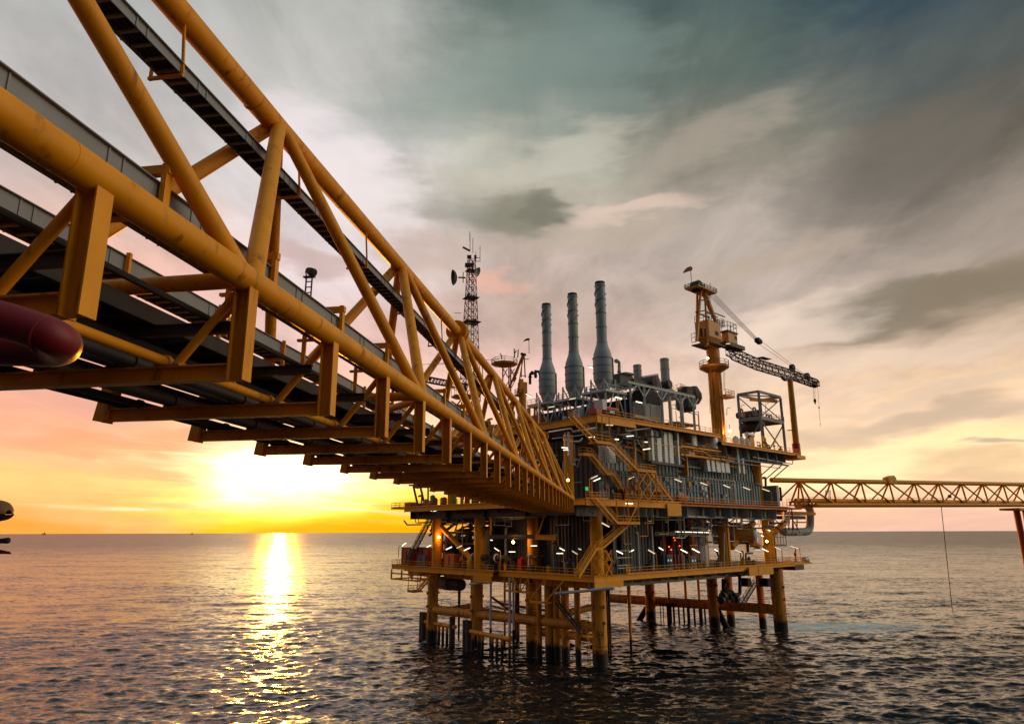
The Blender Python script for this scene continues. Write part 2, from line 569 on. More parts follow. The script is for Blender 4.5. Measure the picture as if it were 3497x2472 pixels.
gn = NB.mr(EL0, rad(16), rad(4), SKY_GAIN, SKY_GAIN * 1.18)
c = NB.mixc(1.0, c, NB.comb(gn, gn, gn), 'MULTIPLY')
hs = WN.new('ShaderNodeHueSaturation'); hs.inputs['Saturation'].default_value = 1.14; WL.new(c, hs.inputs['Color']); c = hs.outputs['Color']
sg = NB.m('MULTIPLY', NB.mr(AZ0, rad(44), rad(66), 0, 0.65), NB.mr(AZ0, rad(105), rad(130), 1, 0))
sg = NB.m('ADD', sg, 1.0)
c = NB.mixc(1.0, c, NB.comb(sg, sg, sg), 'MULTIPLY')
# sunset streaks low round the sun
SV = NB.comb(NB.m('MULTIPLY', AZ0, 3.0), NB.m('MULTIPLY_ADD', EL0, 46.0, NB.m('MULTIPLY', AZ0, 1.6)), 1.3)
st = NB.noise(SV, 1.35, 5, 0.55, 0.25)
low = NB.m('MULTIPLY', NB.mr(EL0, rad(8.5), rad(4.5), 0, 1), NB.mr(EL0, rad(0.3), rad(1.8), 0, 1))
near = NB.mr(NB.m('ABSOLUTE', NB.m('SUBTRACT', AZ0, SUN_AZ)), rad(20), rad(6), 0, 1)
low = NB.m('MULTIPLY', low, NB.m('MULTIPLY', near, FR))
c = NB.mixc(NB.m('MULTIPLY', NB.mr(st, 0.50, 0.62), low), c, (1.0, 0.82, 0.36))
c = NB.mixc(NB.m('MULTIPLY', NB.mr(st, 0.56, 0.70), low), c, (1.3, 1.15, 0.75))
c = NB.mixc(NB.m('MULTIPLY', NB.mr(st, 0.46, 0.34), NB.m('MULTIPLY', low, 0.75)), c, lin((250, 182, 128)))

# glow of the veiled sun
def glow_term(wa, he, amp, colr, el_off=0.0, use_warp=True):
    a = AZ if use_warp else AZ0
    e = EL if use_warp else EL0
    u = NB.m('DIVIDE', NB.m('SUBTRACT', a, SUN_AZ), rad(wa))
    v = NB.m('DIVIDE', NB.m('SUBTRACT', e, SUN_EL + rad(el_off)), rad(he))
    d2 = NB.m('ADD', NB.m('MULTIPLY', u, u), NB.m('MULTIPLY', v, v))
    g = NB.m('MULTIPLY', NB.m('EXPONENT', NB.m('MULTIPLY', d2, -1.0)), amp)
    return NB.mixc(1.0, NB.comb(g, g, g), colr, 'MULTIPLY')


gap = NB.mr(EL0, rad(0.9), rad(2.6), 0.10, 1.0)
for t in (glow_term(4.8, 2.5, 2.1, (1.3, 0.92, 0.52), 0.4), glow_term(6.5, 2.8, 0.34, (1.0, 0.72, 0.34), 0.0), glow_term(17, 5.5, 0.05, (1.0, 0.50, 0.14), 0.0)):
    c = NB.mixc(1.0, c, NB.mixc(1.0, t, NB.comb(gap, gap, gap), 'MULTIPLY'), 'ADD')
c = NB.mixc(NB.mr(Z, 0.0, -0.02), c, (0.03, 0.03, 0.03))

sk = WN.new('ShaderNodeTexSky')
sk.sky_type = 'NISHITA'
sk.sun_disc = False
sk.sun_elevation = SUN_EL
sk.sun_rotation = SUN_AZ
sk.air_density, sk.dust_density = 1.0, 2.0
bg1 = WN.new('ShaderNodeBackground'); WL.new(sk.outputs[0], bg1.inputs[0]); bg1.inputs[1].default_value = 0.05
bg2 = WN.new('ShaderNodeBackground'); WL.new(c, bg2.inputs[0]); bg2.inputs[1].default_value = 1.0
mxs = WN.new('ShaderNodeMixShader'); mxs.inputs[0].default_value = 0.96
WL.new(bg1.outputs[0], mxs.inputs[1]); WL.new(bg2.outputs[0], mxs.inputs[2])
wo = WN.new('ShaderNodeOutputWorld'); WL.new(mxs.outputs[0], wo.inputs[0])

SC.view_settings.view_transform = 'Standard'
SC.view_settings.look = 'None'
SC.view_settings.exposure = 0
SC.view_settings.gamma = 1
SC.render.engine = 'CYCLES'
SC.cycles.max_bounces = 6
SC.cycles.diffuse_bounces = 3
SC.cycles.glossy_bounces = 3
SC.cycles.sample_clamp_indirect = 4.0
SC.cycles.use_denoising = True

# ------------------------------------------------------------------ sea
def build_sea():
    # polar sheet round the foot of the camera: fine where the photo looks, coarse elsewhere, out to the horizon
    rows = [4, 15, 30, 45, 58]
    d = 68.0
    while d < 2500:
        rows.append(d)
        d += max(0.26, min(60.0, d * d / (CAMZ * 684) * 0.42))
    rows += list(np.geomspace(2560, 60000, 40))
    rows = np.array(rows)
    azs = np.concatenate([np.linspace(-180, -50, 60)[:-1], np.linspace(-50, 50, 1400), np.linspace(50, 180, 60)[1:]])
    azs = azs[:-1]
    A, Rr = np.meshgrid(np.radians(azs), rows)
    x, y = Rr * np.sin(A), Rr * np.cos(A)
    gap = np.gradient(rows)[:, None]
    lat = Rr * np.radians(100 / 1400)
    res = np.maximum(gap, lat)
    z = np.zeros_like(x)
    dx = np.zeros_like(x); dy = np.zeros_like(x)
    rs = np.random.RandomState(5)
    lam = np.concatenate([np.geomspace(1.0, 4, 60), np.geomspace(4, 11, 36), np.geomspace(12, 34, 12)])
    for Lm in lam:
        th = rs.normal(-82, 24 if Lm > 4 else 36) * pi / 180
        k = 2 * pi / Lm
        a = 0.0056 * Lm ** 0.90 * rs.uniform(0.6, 1.3) * (0.42 if Lm > 12 else 0.5 if Lm > 5 else 0.95)
        ph = rs.uniform(0, 2 * pi)
        ark = np.clip((Lm / np.maximum(res, 1e-6) - 2.0) / 2.0, 0, 1)
        # slow patchiness: gusts make some stretches rougher
        t = k * (x * cos(th) + y * sin(th)) + ph + 0.8 * np.sin(x * 0.021 + ph) + 0.8 * np.sin(y * 0.017 + 2 * ph)
        z += a * ark * np.sin(t)
        dx += 0.55 * a * ark * cos(th) * np.cos(t)
        dy += 0.55 * a * ark * sin(th) * np.cos(t)
    z *= (Rr < 6000)
    x, y = x + dx, y + dy
    nr, na = x.shape
    co_ = np.stack([x, y, z], -1).reshape(-1, 3)
    ii, jj = np.meshgrid(np.arange(nr - 1), np.arange(na), indexing='ij')
    j2 = (jj + 1) % na
    quads = np.stack([ii * na + jj, (ii + 1) * na + jj, (ii + 1) * na + j2, ii * na + j2], -1).reshape(-1, 4)[:, ::-1]
    me = bpy.data.meshes.new('sea')
    me.vertices.add(len(co_)); me.vertices.foreach_set('co', co_.ravel())
    me.loops.add(quads.size); me.loops.foreach_set('vertex_index', quads.ravel().astype(np.int32))
    me.polygons.add(len(quads))
    me.polygons.foreach_set('loop_start', np.arange(0, quads.size, 4, dtype=np.int32))
    me.update(calc_edges=True)
    me.validate()
    me.shade_smooth()
    o = bpy.data.objects.new('water', me)
    COL.objects.link(o)
    o['kind'] = 'structure'
    P0, Q0 = co_[:, 0], co_[:, 1]
    fo = np.zeros(len(co_))
    for (fx, fy, wa, wb, ang) in ((2830, 2140, 36.0, 11.0, 0.10), (2720, 2135, 14.0, 6.0, 0.10), (2560, 2118, 26.0, 5.0, 0.12)):
        cpt = ground(fx, fy)
        ex, ey = P0 - cpt.x, Q0 - cpt.y
        u, v = ex * cos(ang) + ey * sin(ang), -ex * sin(ang) + ey * cos(ang)
        fo = np.maximum(fo, np.clip(1.25 - np.sqrt((u / wa) ** 2 + (v / wb) ** 2), 0, 1))
    for (px, py, rr_) in [(1347, 1494, 1.3), (1195, 1467, 1.28), (1068, 1452, 1.22), (968, 1437, 1.15), (1752, 1414, 1.5), (1603, 1406, 1.25), (1460, 1392, 1.25), (1235, 1474, .8), (1270, 1476, 1.0), (1300, 1478, 1.0), (1330, 1480, 1.0)]:
        cpt = ground(px * 1.5231, py * 1.5231)
        dd = np.hypot(P0 - cpt.x, Q0 - cpt.y) - rr_
        fo = np.maximum(fo, 0.8 * np.clip(1 - dd / 2.2, 0, 1))
    fa = me.attributes.new('foam', 'FLOAT', 'POINT')
    fa.data.foreach_set('value', fo.astype(np.float32))
    m = bpy.data.materials.new('sea_water')
    m.use_nodes = True
    N, Lk = m.node_tree.nodes, m.node_tree.links
    b = N['Principled BSDF']
    b.inputs['IOR'].default_value = 1.38
    geo = N.new('ShaderNodeNewGeometry')
    ln = N.new('ShaderNodeVectorMath'); ln.operation = 'LENGTH'; Lk.new(geo.outputs['Position'], ln.inputs[0])
    rr = N.new('ShaderNodeMapRange'); rr.inputs['From Min'].default_value = 110; rr.inputs['From Max'].default_value = 1500
    rr.inputs['To Min'].default_value = 0.14; rr.inputs['To Max'].default_value = 0.30
    Lk.new(ln.outputs['Value'], rr.inputs['Value'])
    mp = N.new('ShaderNodeMapping'); mp.inputs['Scale'].default_value = (0.62, 1.25, 1.0); mp.inputs['Rotation'].default_value = (0, 0, rad(9))
    Lk.new(geo.outputs['Position'], mp.inputs['Vector'])
    # ripple slopes from three sizes of chop (a slope field, so it stays right at every distance)
    acc = None
    for scl, amp, det in ((0.36, 0.74, 4.0), (1.15, 1.05, 3.0), (0.035, 0.46, 6.0)):
        nz = N.new('ShaderNodeTexNoise'); nz.inputs['Scale'].default_value = scl; nz.inputs['Detail'].default_value = det
        nz.inputs['Roughness'].default_value = 0.62; nz.inputs['Distortion'].default_value = 0.5
        Lk.new(mp.outputs[0], nz.inputs['Vector'])
        sb = N.new('ShaderNodeVectorMath'); sb.operation = 'SUBTRACT'; sb.inputs[1].default_value = (0.5, 0.5, 0.5)
        Lk.new(nz.outputs['Color'], sb.inputs[0])
        ml = N.new('ShaderNodeVectorMath'); ml.operation = 'MULTIPLY'; ml.inputs[1].default_value = (amp * 0.75, amp, 0)
        Lk.new(sb.outputs[0], ml.inputs[0])
        if acc is None:
            acc = ml.outputs[0]
        else:
            ad = N.new('ShaderNodeVectorMath'); ad.operation = 'ADD'
            Lk.new(acc, ad.inputs[0]); Lk.new(ml.outputs[0], ad.inputs[1]); acc = ad.outputs[0]
    rg = N.new('ShaderNodeMapRange'); rg.inputs['From Min'].default_value = 150; rg.inputs['From Max'].default_value = 1200
    rg.inputs['To Min'].default_value = 1.0; rg.inputs['To Max'].default_value = 1.8
    Lk.new(ln.outputs['Value'], rg.inputs['Value'])
    sc2 = N.new('ShaderNodeVectorMath'); sc2.operation = 'SCALE'
    Lk.new(acc, sc2.inputs[0]); Lk.new(rg.outputs['Result'], sc2.inputs['Scale']); acc = sc2.outputs[0]
    ad = N.new('ShaderNodeVectorMath'); ad.operation = 'ADD'
    Lk.new(geo.outputs['Normal'], ad.inputs[0]); Lk.new(acc, ad.inputs[1])
    nm = N.new('ShaderNodeVectorMath'); nm.operation = 'NORMALIZE'; Lk.new(ad.outputs[0], nm.inputs[0])
    Lk.new(nm.outputs[0], b.inputs['Normal'])
    # wash and foam where the discharge meets the corner leg, and round every pile
    at = N.new('ShaderNodeAttribute'); at.attribute_name = 'foam'
    foam = at.outputs['Fac']
    n3 = N.new('ShaderNodeTexNoise'); n3.inputs['Scale'].default_value = 0.5; n3.inputs['Detail'].default_value = 8; n3.inputs['Roughness'].default_value = 0.7; n3.inputs['Distortion'].default_value = 0.6
    Lk.new(mp.outputs[0], n3.inputs['Vector'])
    fm = N.new('ShaderNodeMath'); fm.operation = 'MULTIPLY_ADD'; fm.inputs[1].default_value = 1.0
    nc = N.new('ShaderNodeMapRange'); nc.inputs['From Min'].default_value = 0.32; nc.inputs['From Max'].default_value = 0.68
    Lk.new(n3.outputs['Fac'], nc.inputs['Value'])
    Lk.new(foam, fm.inputs[0]); Lk.new(nc.outputs['Result'], fm.inputs[2])
    fr = N.new('ShaderNodeMapRange'); fr.interpolation_type = 'SMOOTHSTEP'; fr.inputs['From Min'].default_value = 0.90; fr.inputs['From Max'].default_value = 1.55
    fr.inputs['To Max'].default_value = 0.85
    Lk.new(fm.outputs[0], fr.inputs['Value'])
    cm = N.new('ShaderNodeMix'); cm.data_type = 'RGBA'
    cm.inputs['A'].default_value = (0.006, 0.010, 0.011, 1); cm.inputs['B'].default_value = (0.58, 0.80, 0.80, 1)
    Lk.new(fr.outputs['Result'], cm.inputs['Factor']); Lk.new(cm.outputs['Result'], b.inputs['Base Color'])
    ra = N.new('ShaderNodeMath'); ra.operation = 'MULTIPLY_ADD'; ra.inputs[1].default_value = 0.45
    Lk.new(fr.outputs['Result'], ra.inputs[0]); Lk.new(rr.outputs['Result'], ra.inputs[2])
    Lk.new(ra.outputs[0], b.inputs['Roughness'])
    me.materials.append(m)


build_sea()
# ------------------------------------------------------------------ the long near footbridge
BAZ = math.atan((1393 * 1.5231 - CX) / (FPX / CP))
Uv = Vector((sin(BAZ), cos(BAZ), 0))
Wv = Vector((cos(BAZ), -sin(BAZ), 0))


def BP(u, w, z):
    """bridge point: u along, w sideways (right +), z above the camera"""
    return CAM + Uv * u + Wv * w + ZUP * z


WN_, WF_, WT_ = -6.75, -12.3, -9.42
ZC, ZB = 4.6, 2.67
POST0, PSP = 11.15, 3.82
BAY = 3 * PSP
NB_END = 100.5
UB = [POST0 + (k - 1) * BAY for k in range(-1, 12)]
UB = [u for u in UB if u < NB_END]
UJ = [u + BAY / 2 - 0.45 for u in UB]
RC = 0.255


def ZTU(u):
    """the top chord is slightly cambered"""
    return 11.4 + 0.5 * max(0.0, min(1.0, (u - 15) / 26))


def TP(u, dz=0.0, dw=0.0):
    return BP(u, WT_ + dw, ZTU(u) + dz)


def build_bridge():
    t = thing('footbridge', 'long yellow tubular truss footbridge sweeping overhead from the upper left to the platform', 'footbridge', BP(30, -9.3, ZC))
    u0 = UB[0] - 2
    MB().path([BP(u0, WN_, ZC), BP(NB_END, WN_, ZC)], RC, 24).build('bottom_chord', 'bridge_yellow', t)
    MB().path([BP(u0, WF_, ZC), BP(NB_END, WF_, ZC)], RC, 16).build('bottom_chord', 'bridge_yellow', t)
    ue = UJ[-2] + BAY * 0.3
    tcb = MB().path([TP(u) for u in [u0] + UJ[:-2] + [ue]], 0.30, 24).build('top_chord', 'bridge_yellow', t)
    for uf in (UJ[4] - 0.5, UJ[4] + 0.05, UJ[-2] + BAY * 0.16):
        b = MB()
        d = Uv
        b.lathe(TP(uf), [(0.28, -0.10), (0.64, -0.10), (0.66, -0.06), (0.66, 0.08), (0.64, 0.12), (0.28, 0.12)], 28, d)
        for i in range(16):
            a = 2 * pi * i / 16
            p = TP(uf, 0.54 * sin(a), 0.54 * cos(a))
            b.tube(p - d * 0.17, p + d * 0.19, 0.04, n=6)
        b.build('bolted_flange', 'bridge_yellow', tcb)
    for kk in range(10):
        for fn, rr_ in ((lambda u: BP(u, WN_, ZC), RC), (TP, 0.30)):
            uw = POST0 - 4.4 + kk * 6.1 + (2.2 if rr_ > .28 else 0)
            MB().lathe(fn(uw), [(rr_ - .01, -.022), (rr_ + .006, -.010), (rr_ + .006, .010), (rr_ - .01, .022)], 24, Uv).build('weld_bead', 'bridge_yellow', t)
    # end frame closing the truss
    for w in (WN_, WF_):
        MB().path([TP(ue), BP(NB_END - 0.5, w, ZC)], 0.19, 12).build('end_post', 'bridge_yellow', t)
    for uj in UJ[:-1]:
        for w in (WN_, WF_):
            for ub in (uj + 0.45 - BAY / 2, uj + 0.45 + BAY / 2):
                if ub > NB_END:
                    continue
                e = 0.20 if ub < uj else -0.20
                MB().tube(TP(uj - e * 0.9, -0.05, 0.12 if w == WN_ else -0.12), BP(ub + e, w, ZC + 0.05), 0.185 if ub > uj else 0.20, n=16).build('diagonal', 'bridge_yellow', t)
    for ub in UB:
        MB().tube(BP(ub, WN_, ZC), BP(ub, WF_, ZC), 0.16, n=12).build('cross_tube', 'bridge_yellow', t)
        MB().tube(BP(ub + 0.25, WN_, ZC - 0.05), BP(ub + BAY / 2, WF_, ZC - 0.05), 0.13, n=10).build('plan_brace', 'bridge_yellow', t)
    # U frames under the chords carrying the pipe rack
    u = POST0 - 3 * PSP
    k = 0
    while u < NB_END - 0.5:
        wn, wf = WN_ + 0.02, WF_ - 0.25
        bm = MB()
        bm.ibeam(BP(u, wf + 0.17, ZB + 0.15), BP(u, wn - 0.17, ZB + 0.15), 0.24, 0.30, 0.03)
        bm.build('rack_beam', 'bridge_yellow', t)
        for w, ww in ((wn, WN_), (wf, WF_)):
            p = MB()
            p.prism([(-0.15, -0.17), (0.15, -0.17), (0.15, -0.14), (0.02, -0.14), (0.02, 0.14), (0.15, 0.14), (0.15, 0.17), (-0.15, 0.17), (-0.15, 0.14), (-0.02, 0.14), (-0.02, -0.14), (-0.15, -0.14)]
                    if w == wf else [(-0.16, -0.15), (-0.13, -0.15), (-0.13, -0.02), (0.13, -0.02), (0.13, -0.15), (0.16, -0.15), (0.16, 0.15), (0.13, 0.15), (0.13, 0.02), (-0.13, 0.02), (-0.13, 0.15), (-0.16, 0.15)],
                    BP(u, w, ZB - 0.02), BP(u, (w + ww) / 2 if w == wn else ww + 0.1, ZC + 0.05), Uv)
            p.build('hanger_post', 'bridge_yellow', t)
        MB().tube(BP(u, WN_ - 0.12, ZC - 0.20), BP(u, -8.02, ZB + 0.30), 0.085, n=10).build('knee_brace', 'bridge_yellow', t)
        MB().beam(BP(u - .14, -8.1, ZB + .315), BP(u + .14, -8.1, ZB + .315), .5, .03).build('bearing_plate', 'grey_steel', t)
        k += 1
        u += PSP
    # pipes on the rack
    for w, r, dz, m in ((-8.22, 0.095, 0, 'bridge_yellow'), (-8.9, 0.12, 0, 'dark_steel'), (-9.25, 0.06, 0, 'dark_steel'), (-10.75, 0.16, 0, 'dark_steel'), (-11.6, 0.09, 0, 'dark_steel'), (-12.0, 0.07, 0, 'black_steel')):
        z = ZB + 0.31 + r
        b = MB().path([BP(u0, w, z), BP(NB_END + 1, w, z)], r, 12)
        uu = POST0 - 2 * PSP
        while uu < 70:
            b.lathe(BP(uu, w, z), [(r, -0.05), (r + 0.035, -0.05), (r + 0.035, 0.05), (r, 0.05)], 12, Uv)
            b.box(BP(uu, w, ZB + 0.325), 0.28, 0.2, 0.03, -BAZ)
            uu += PSP
        b.build('pipeline', m, t)
    # walkway floor: plates with stiffeners, solid from below
    fl = MB()
    uu = u0
    while uu < NB_END:
        a = BP(uu, -8.55, 0)
        un = min(uu + PSP - 0.06, NB_END)
        c = [BP(uu, -8.75, 4.02), BP(uu, -11.6, 4.02), BP(un, -11.6, 4.02), BP(un, -8.75, 4.02)]
        c2 = [p + ZUP * 0.05 for p in c]
        fl.hexa(c + c2)
        for kk in range(3):
            us = uu + 0.4 + kk * 1.05
            if us < NB_END:
                fl.beam(BP(us, -8.7, 3.93), BP(us, -11.65, 3.93), 0.07, 0.18)
        uu += PSP
    fl.build('walkway_floor', 'deck_plate', t)
    for w, z, r in ((-9.1, 3.55, .10), (-9.6, 3.45, .07), (-10.2, 3.6, .13), (-11.2, 3.5, .08), (-7.5, 3.9, .06)):
        MB().path([BP(u0, w, z), BP(NB_END, w, z)], r, 8).build('service_pipe', 'black_steel', t)
    uu = u0 + 1
    while uu < 60:
        MB().ibeam(BP(uu, WN_ - .3, 3.72), BP(uu, WF_ + .3, 3.72), .14, .22, .025).build('floor_beam', 'dark_steel', t)
        uu += PSP * .9
    for w in (-8.65, -9.8, -11.7):
        MB().prism([(-0.05, -0.16), (0.05, -0.16), (0.05, 0.16), (-0.05, 0.16)], BP(u0, w, 4.0), BP(NB_END, w, 4.0)).build('floor_stringer', 'dark_steel', t)
    for w in (-11.05,):
        MB().rail([BP(u0, w, 4.07), BP(NB_END, w, 4.07)], 1.1, PSP / 2, 0.05).build('handrail', 'dark_steel', t)

    def tray(w0, w1, z, h, name, mat_, rung=0.38, cover=True, end=NB_END):
        b = MB()
        b.beam(BP(u0, w0, z + h / 2), BP(end, w0, z + h / 2), 0.03, h)
        b.beam(BP(u0, w1, z + h / 2), BP(end, w1, z + h / 2), 0.03, h)
        for w in (w0, w1):      # lips and splice plates
            b.beam(BP(u0, w + (0.03 if w == w0 else -0.03), z + h + 0.012), BP(end, w + (0.03 if w == w0 else -0.03), z + h + 0.012), 0.10, 0.02)
            uu = u0 + 1.1
            while uu < min(end, 75):
                o_ = 0.025 if w > (w0 + w1) / 2 else -0.025
                b.beam(BP(uu - 0.02, w + o_, z + h / 2), BP(uu + 0.02, w + o_, z + h / 2), 0.02, h * 1.02)
                b.beam(BP(uu + 0.30, w + o_, z + h / 2), BP(uu + 0.33, w + o_, z + h / 2), 0.02, h * 1.02)
                uu += 2.1
        uu = u0
        while uu < min(end, 80):
            b.beam(BP(uu, w0 - 0.02 if w0 > w1 else w0 + 0.02, z + 0.05), BP(uu, w1 + 0.02 if w0 > w1 else w1 - 0.02, z + 0.05), 0.07, 0.05)
            uu += rung
        o = b.build(name, mat_, t)
        cb = MB()
        n = max(3, int(abs(w1 - w0) / 0.11))
        for i in range(n):
            w = w0 + (w1 - w0) * (i + 0.5) / n
            cb.path([BP(u0, w, z + 0.13), BP(end, w, z + 0.13)], abs(w1 - w0) / n * 0.52, 6)
        cb.build('cable_bundle', 'black_steel', o)
        return o

    tray(-7.55, -8.35, 5.22, 0.52, 'cable_tray', 'tray_grey', 0.42)
    tray(-11.2, -11.75, 5.75, 0.5, 'cable_tray', 'tray_grey', 0.42)
    tray(-9.28, -9.82, 9.9, 0.22, 'cable_tray', 'tray_grey', 0.42, end=ue - 2)
    uu = UJ[0] - BAY / 2 + 1.2
    i = 0
    while uu < ue - 3:
        b = MB()
        b.beam(BP(uu, -9.2, 9.84), BP(uu, -10.05, 9.84), 0.07, 0.07)
        b.beam(BP(uu, -10.0, 9.80), BP(uu, -10.0, 10.13), 0.07, 0.05)
        b.beam(BP(uu, -9.22, 9.88), TP(uu, -0.2, 0.08), 0.055, 0.055)
        b.build('tray_hanger', 'bridge_yellow', t)
        uu += BAY / 2
    uu = POST0 - 1.42 * PSP
    while uu < NB_END - 2:
        b = MB()
        b.beam(BP(uu, -7.44, ZC + 0.2), BP(uu, -7.44, 6.12), 0.16, 0.10, Wv)
        b.beam(BP(uu, -7.36, 6.02), BP(uu, -8.5, 6.02), 0.14, 0.16)
        b.beam(BP(uu, -7.5, 5.18), BP(uu, -8.7, 5.18), 0.10, 0.07)
        b.beam(BP(uu, -8.5, 5.94), BP(uu, -8.5, ZC - 0.4), 0.10, 0.10)
        b.build('tray_bracket', 'bridge_yellow', t)
        b = MB()
        b.beam(BP(uu, -11.12, 5.7), BP(uu, -11.9, 5.7), 0.10, 0.07)
        b.beam(BP(uu, -11.12, 6.35), BP(uu, -11.12, ZC - 0.4), 0.10, 0.10)
        b.build('tray_bracket', 'bridge_yellow', t)
        uu += PSP
    return t


bridge = build_bridge()

# floodlight on a short ladder bracket beyond the near chord
def build_bridge_flood():
    uu = None
    d = ray(*q(2, 1900, 330))
    # stands on the tray bracket at w = -8.3
    du, dw = d.dot(Uv), d.dot(Wv)
    s = -8.3 / dw
    u, z = du * s, d.z * s
    t = thing('floodlight', 'black floodlight on a small ladder post rising above the near yellow footbridge chord', 'floodlight', BP(u, -8.3, z - 0.4))
    b = MB()
    for dw_ in (-0.085, 0.085):
        b.beam(BP(u, -8.3 + dw_, z - 0.75), BP(u, -8.3 + dw_, z + 0.30), 0.035, 0.035)
    for k in range(6):
        b.beam(BP(u, -8.385, z - 0.62 + k * 0.16), BP(u, -8.215, z - 0.62 + k * 0.16), 0.025, 0.025)
    b.beam(BP(u, -8.46, z + 0.32), BP(u, -8.14, z + 0.32), 0.12, 0.035)
    b.build('post', 'dark_steel', t)
    h = MB().lathe(BP(u, -8.26, z + 0.47), [(0.04, -0.17), (0.08, -0.15), (0.115, -0.03), (0.13, 0.11), (0.115, 0.12)], 14, (Wv * 0.8 - Uv * 0.3 - ZUP * 0.5).normalized())
    h.build('lamp_head', 'black_steel', t)
    MB().path([BP(u, -8.38, z + 0.33), BP(u, -8.42, z + 0.48), BP(u, -8.38, z + 0.57)], 0.018, 6).build('yoke', 'black_steel', t)


build_bridge_flood()

# crimson pipe bend close to the camera at the left
def build_red_pipe():
    pts = [at_dist(*q(2, x, y), d) for x, y, d in ((-420, 440, 5.0), (-100, 495, 5.0), (120, 556, 5.0), (250, 600, 5.0), (320, 628, 5.02), (368, 655, 5.10), (388, 680, 5.22), (378, 702, 5.34), (330, 712, 5.42), (220, 712, 5.46), (-60, 704, 5.5), (-420, 690, 5.55))]
    t = thing('pipe_bend', 'thick crimson pipe curling back in a hairpin under the footbridge at the left edge', 'pipe', pts[2])
    # smooth the polyline
    for _ in range(2):
        out = [pts[0]]
        for a, b in zip(pts[:-1], pts[1:]):
            out += [a.lerp(b, 0.25), a.lerp(b, 0.75)]
        pts = out + [pts[-1]]
    MB().path(pts, 0.135, 24).build('pipe', 'crimson_paint', t)
    d = (at_dist(*q(2, 260, 612), 5.0) - at_dist(*q(2, 120, 560), 5.0)).normalized()
    MB().lathe(at_dist(*q(2, 262, 611), 5.0), [(0.13, -0.012), (0.142, -0.008), (0.142, 0.008), (0.13, 0.012)], 24, d).build('weld_seam', 'crimson_paint', t)


build_red_pipe()
# ------------------------------------------------------------------ platform helpers
ZCEL, ZMAIN, ZTOP, ZEXT = 14.85, 27.45, 42.2, 40.7


def fix(p):
    """levels the surveyed point (the photo's lens bends level lines a little)"""
    r, l, z = to_loc(p)
    f = max(0.0, min(1.7, (z - 5) / 22))
    return Vector((p.x, p.y, z - 0.022 * (max(-5, min(75, r)) - 27) * f))


def pR(n, x, y, l0, z=None):
    p = fix(onR(n, x, y, l0))
    if z is not None:
        p.z = z
    return p


def pL(n, x, y, r0, z=None):
    p = fix(onL(n, x, y, r0))
    if z is not None:
        p.z = z
    return p


def ur(p):   # local r of a world point
    return (p - O).dot(Rv)


def ul(p):
    return (p - O).dot(Lv)


def mov(p, r=0, l=0, z=0):
    return p + Rv * r + Lv * l + ZUP * z


def one(name, mb, mat, label, cat, group=None):
    return tag(mb.build(name, mat), label, cat, group)


def stair(a, b, width, side, label, mat='yellow_paint', group='stairways of the platform', rails=True):
    """flight from top a to foot b; side = direction of its width"""
    a, b = Vector(a), Vector(b)
    side = side.normalized() * width
    t = thing('stairway', label, 'stairs', b, group)
    for s in (Vector((0, 0, 0)), side):
        MB().beam(a + s, b + s, 0.10, 0.36).build('stringer', mat, t)
        if rails:
            h = MB()
            n = max(2, int((a - b).length / 1.5))
            for k in range(n + 1):
                p = a.lerp(b, k / n) + s
                h.beam(p, p + ZUP * 1.0, 0.075, 0.075)
            for hh in (1.0, 0.55):
                h.beam(a + s + ZUP * hh, b + s + ZUP * hh, 0.08, 0.08)
            h.build('handrail', mat, t)
    tr = MB()
    n = max(3, int((a.z - b.z) / 0.26))
    d = Vector((b.x - a.x, b.y - a.y, 0)).normalized()
    for k in range(1, n):
        p = a.lerp(b, k / n)
        tr.beam(p + side * 0.04 - d * 0.13, p + side * 0.04 + d * 0.13, 0.01, 0.04)
        tr.add([p - d * 0.14 + side * .05, p + d * 0.14 + side * .05, p + d * 0.14 + side * .95, p - d * 0.14 + side * .95,
                p - d * 0.14 + side * .05 - ZUP * .05, p + d * 0.14 + side * .05 - ZUP * .05, p + d * 0.14 + side * .95 - ZUP * .05, p - d * 0.14 + side * .95 - ZUP * .05],
               [(0, 1, 2, 3), (7, 6, 5, 4), (0, 4, 5, 1), (1, 5, 6, 2), (2, 6, 7, 3), (3, 7, 4, 0)])
    tr.build('tread_flight', 'dark_steel' if mat != 'grey_steel' else mat, t)
    return t


def landing(t, r0, r1, l0, l1, z, mat='yellow_paint', sides='rRlL'):
    MB().boxl(r0, r1, l0, l1, z - 0.3, z).build('landing', mat, t)
    h = MB()
    if 'l' in sides:
        h.rail([W(r0, l0, z), W(r1, l0, z)], gap=1.3)
    if 'L' in sides:
        h.rail([W(r0, l1, z), W(r1, l1, z)], gap=1.3)
    if 'r' in sides:
        h.rail([W(r0, l0, z), W(r0, l1, z)], gap=1.3)
    if 'R' in sides:
        h.rail([W(r1, l0, z), W(r1, l1, z)], gap=1.3)
    h.build('landing_rail', mat, t)


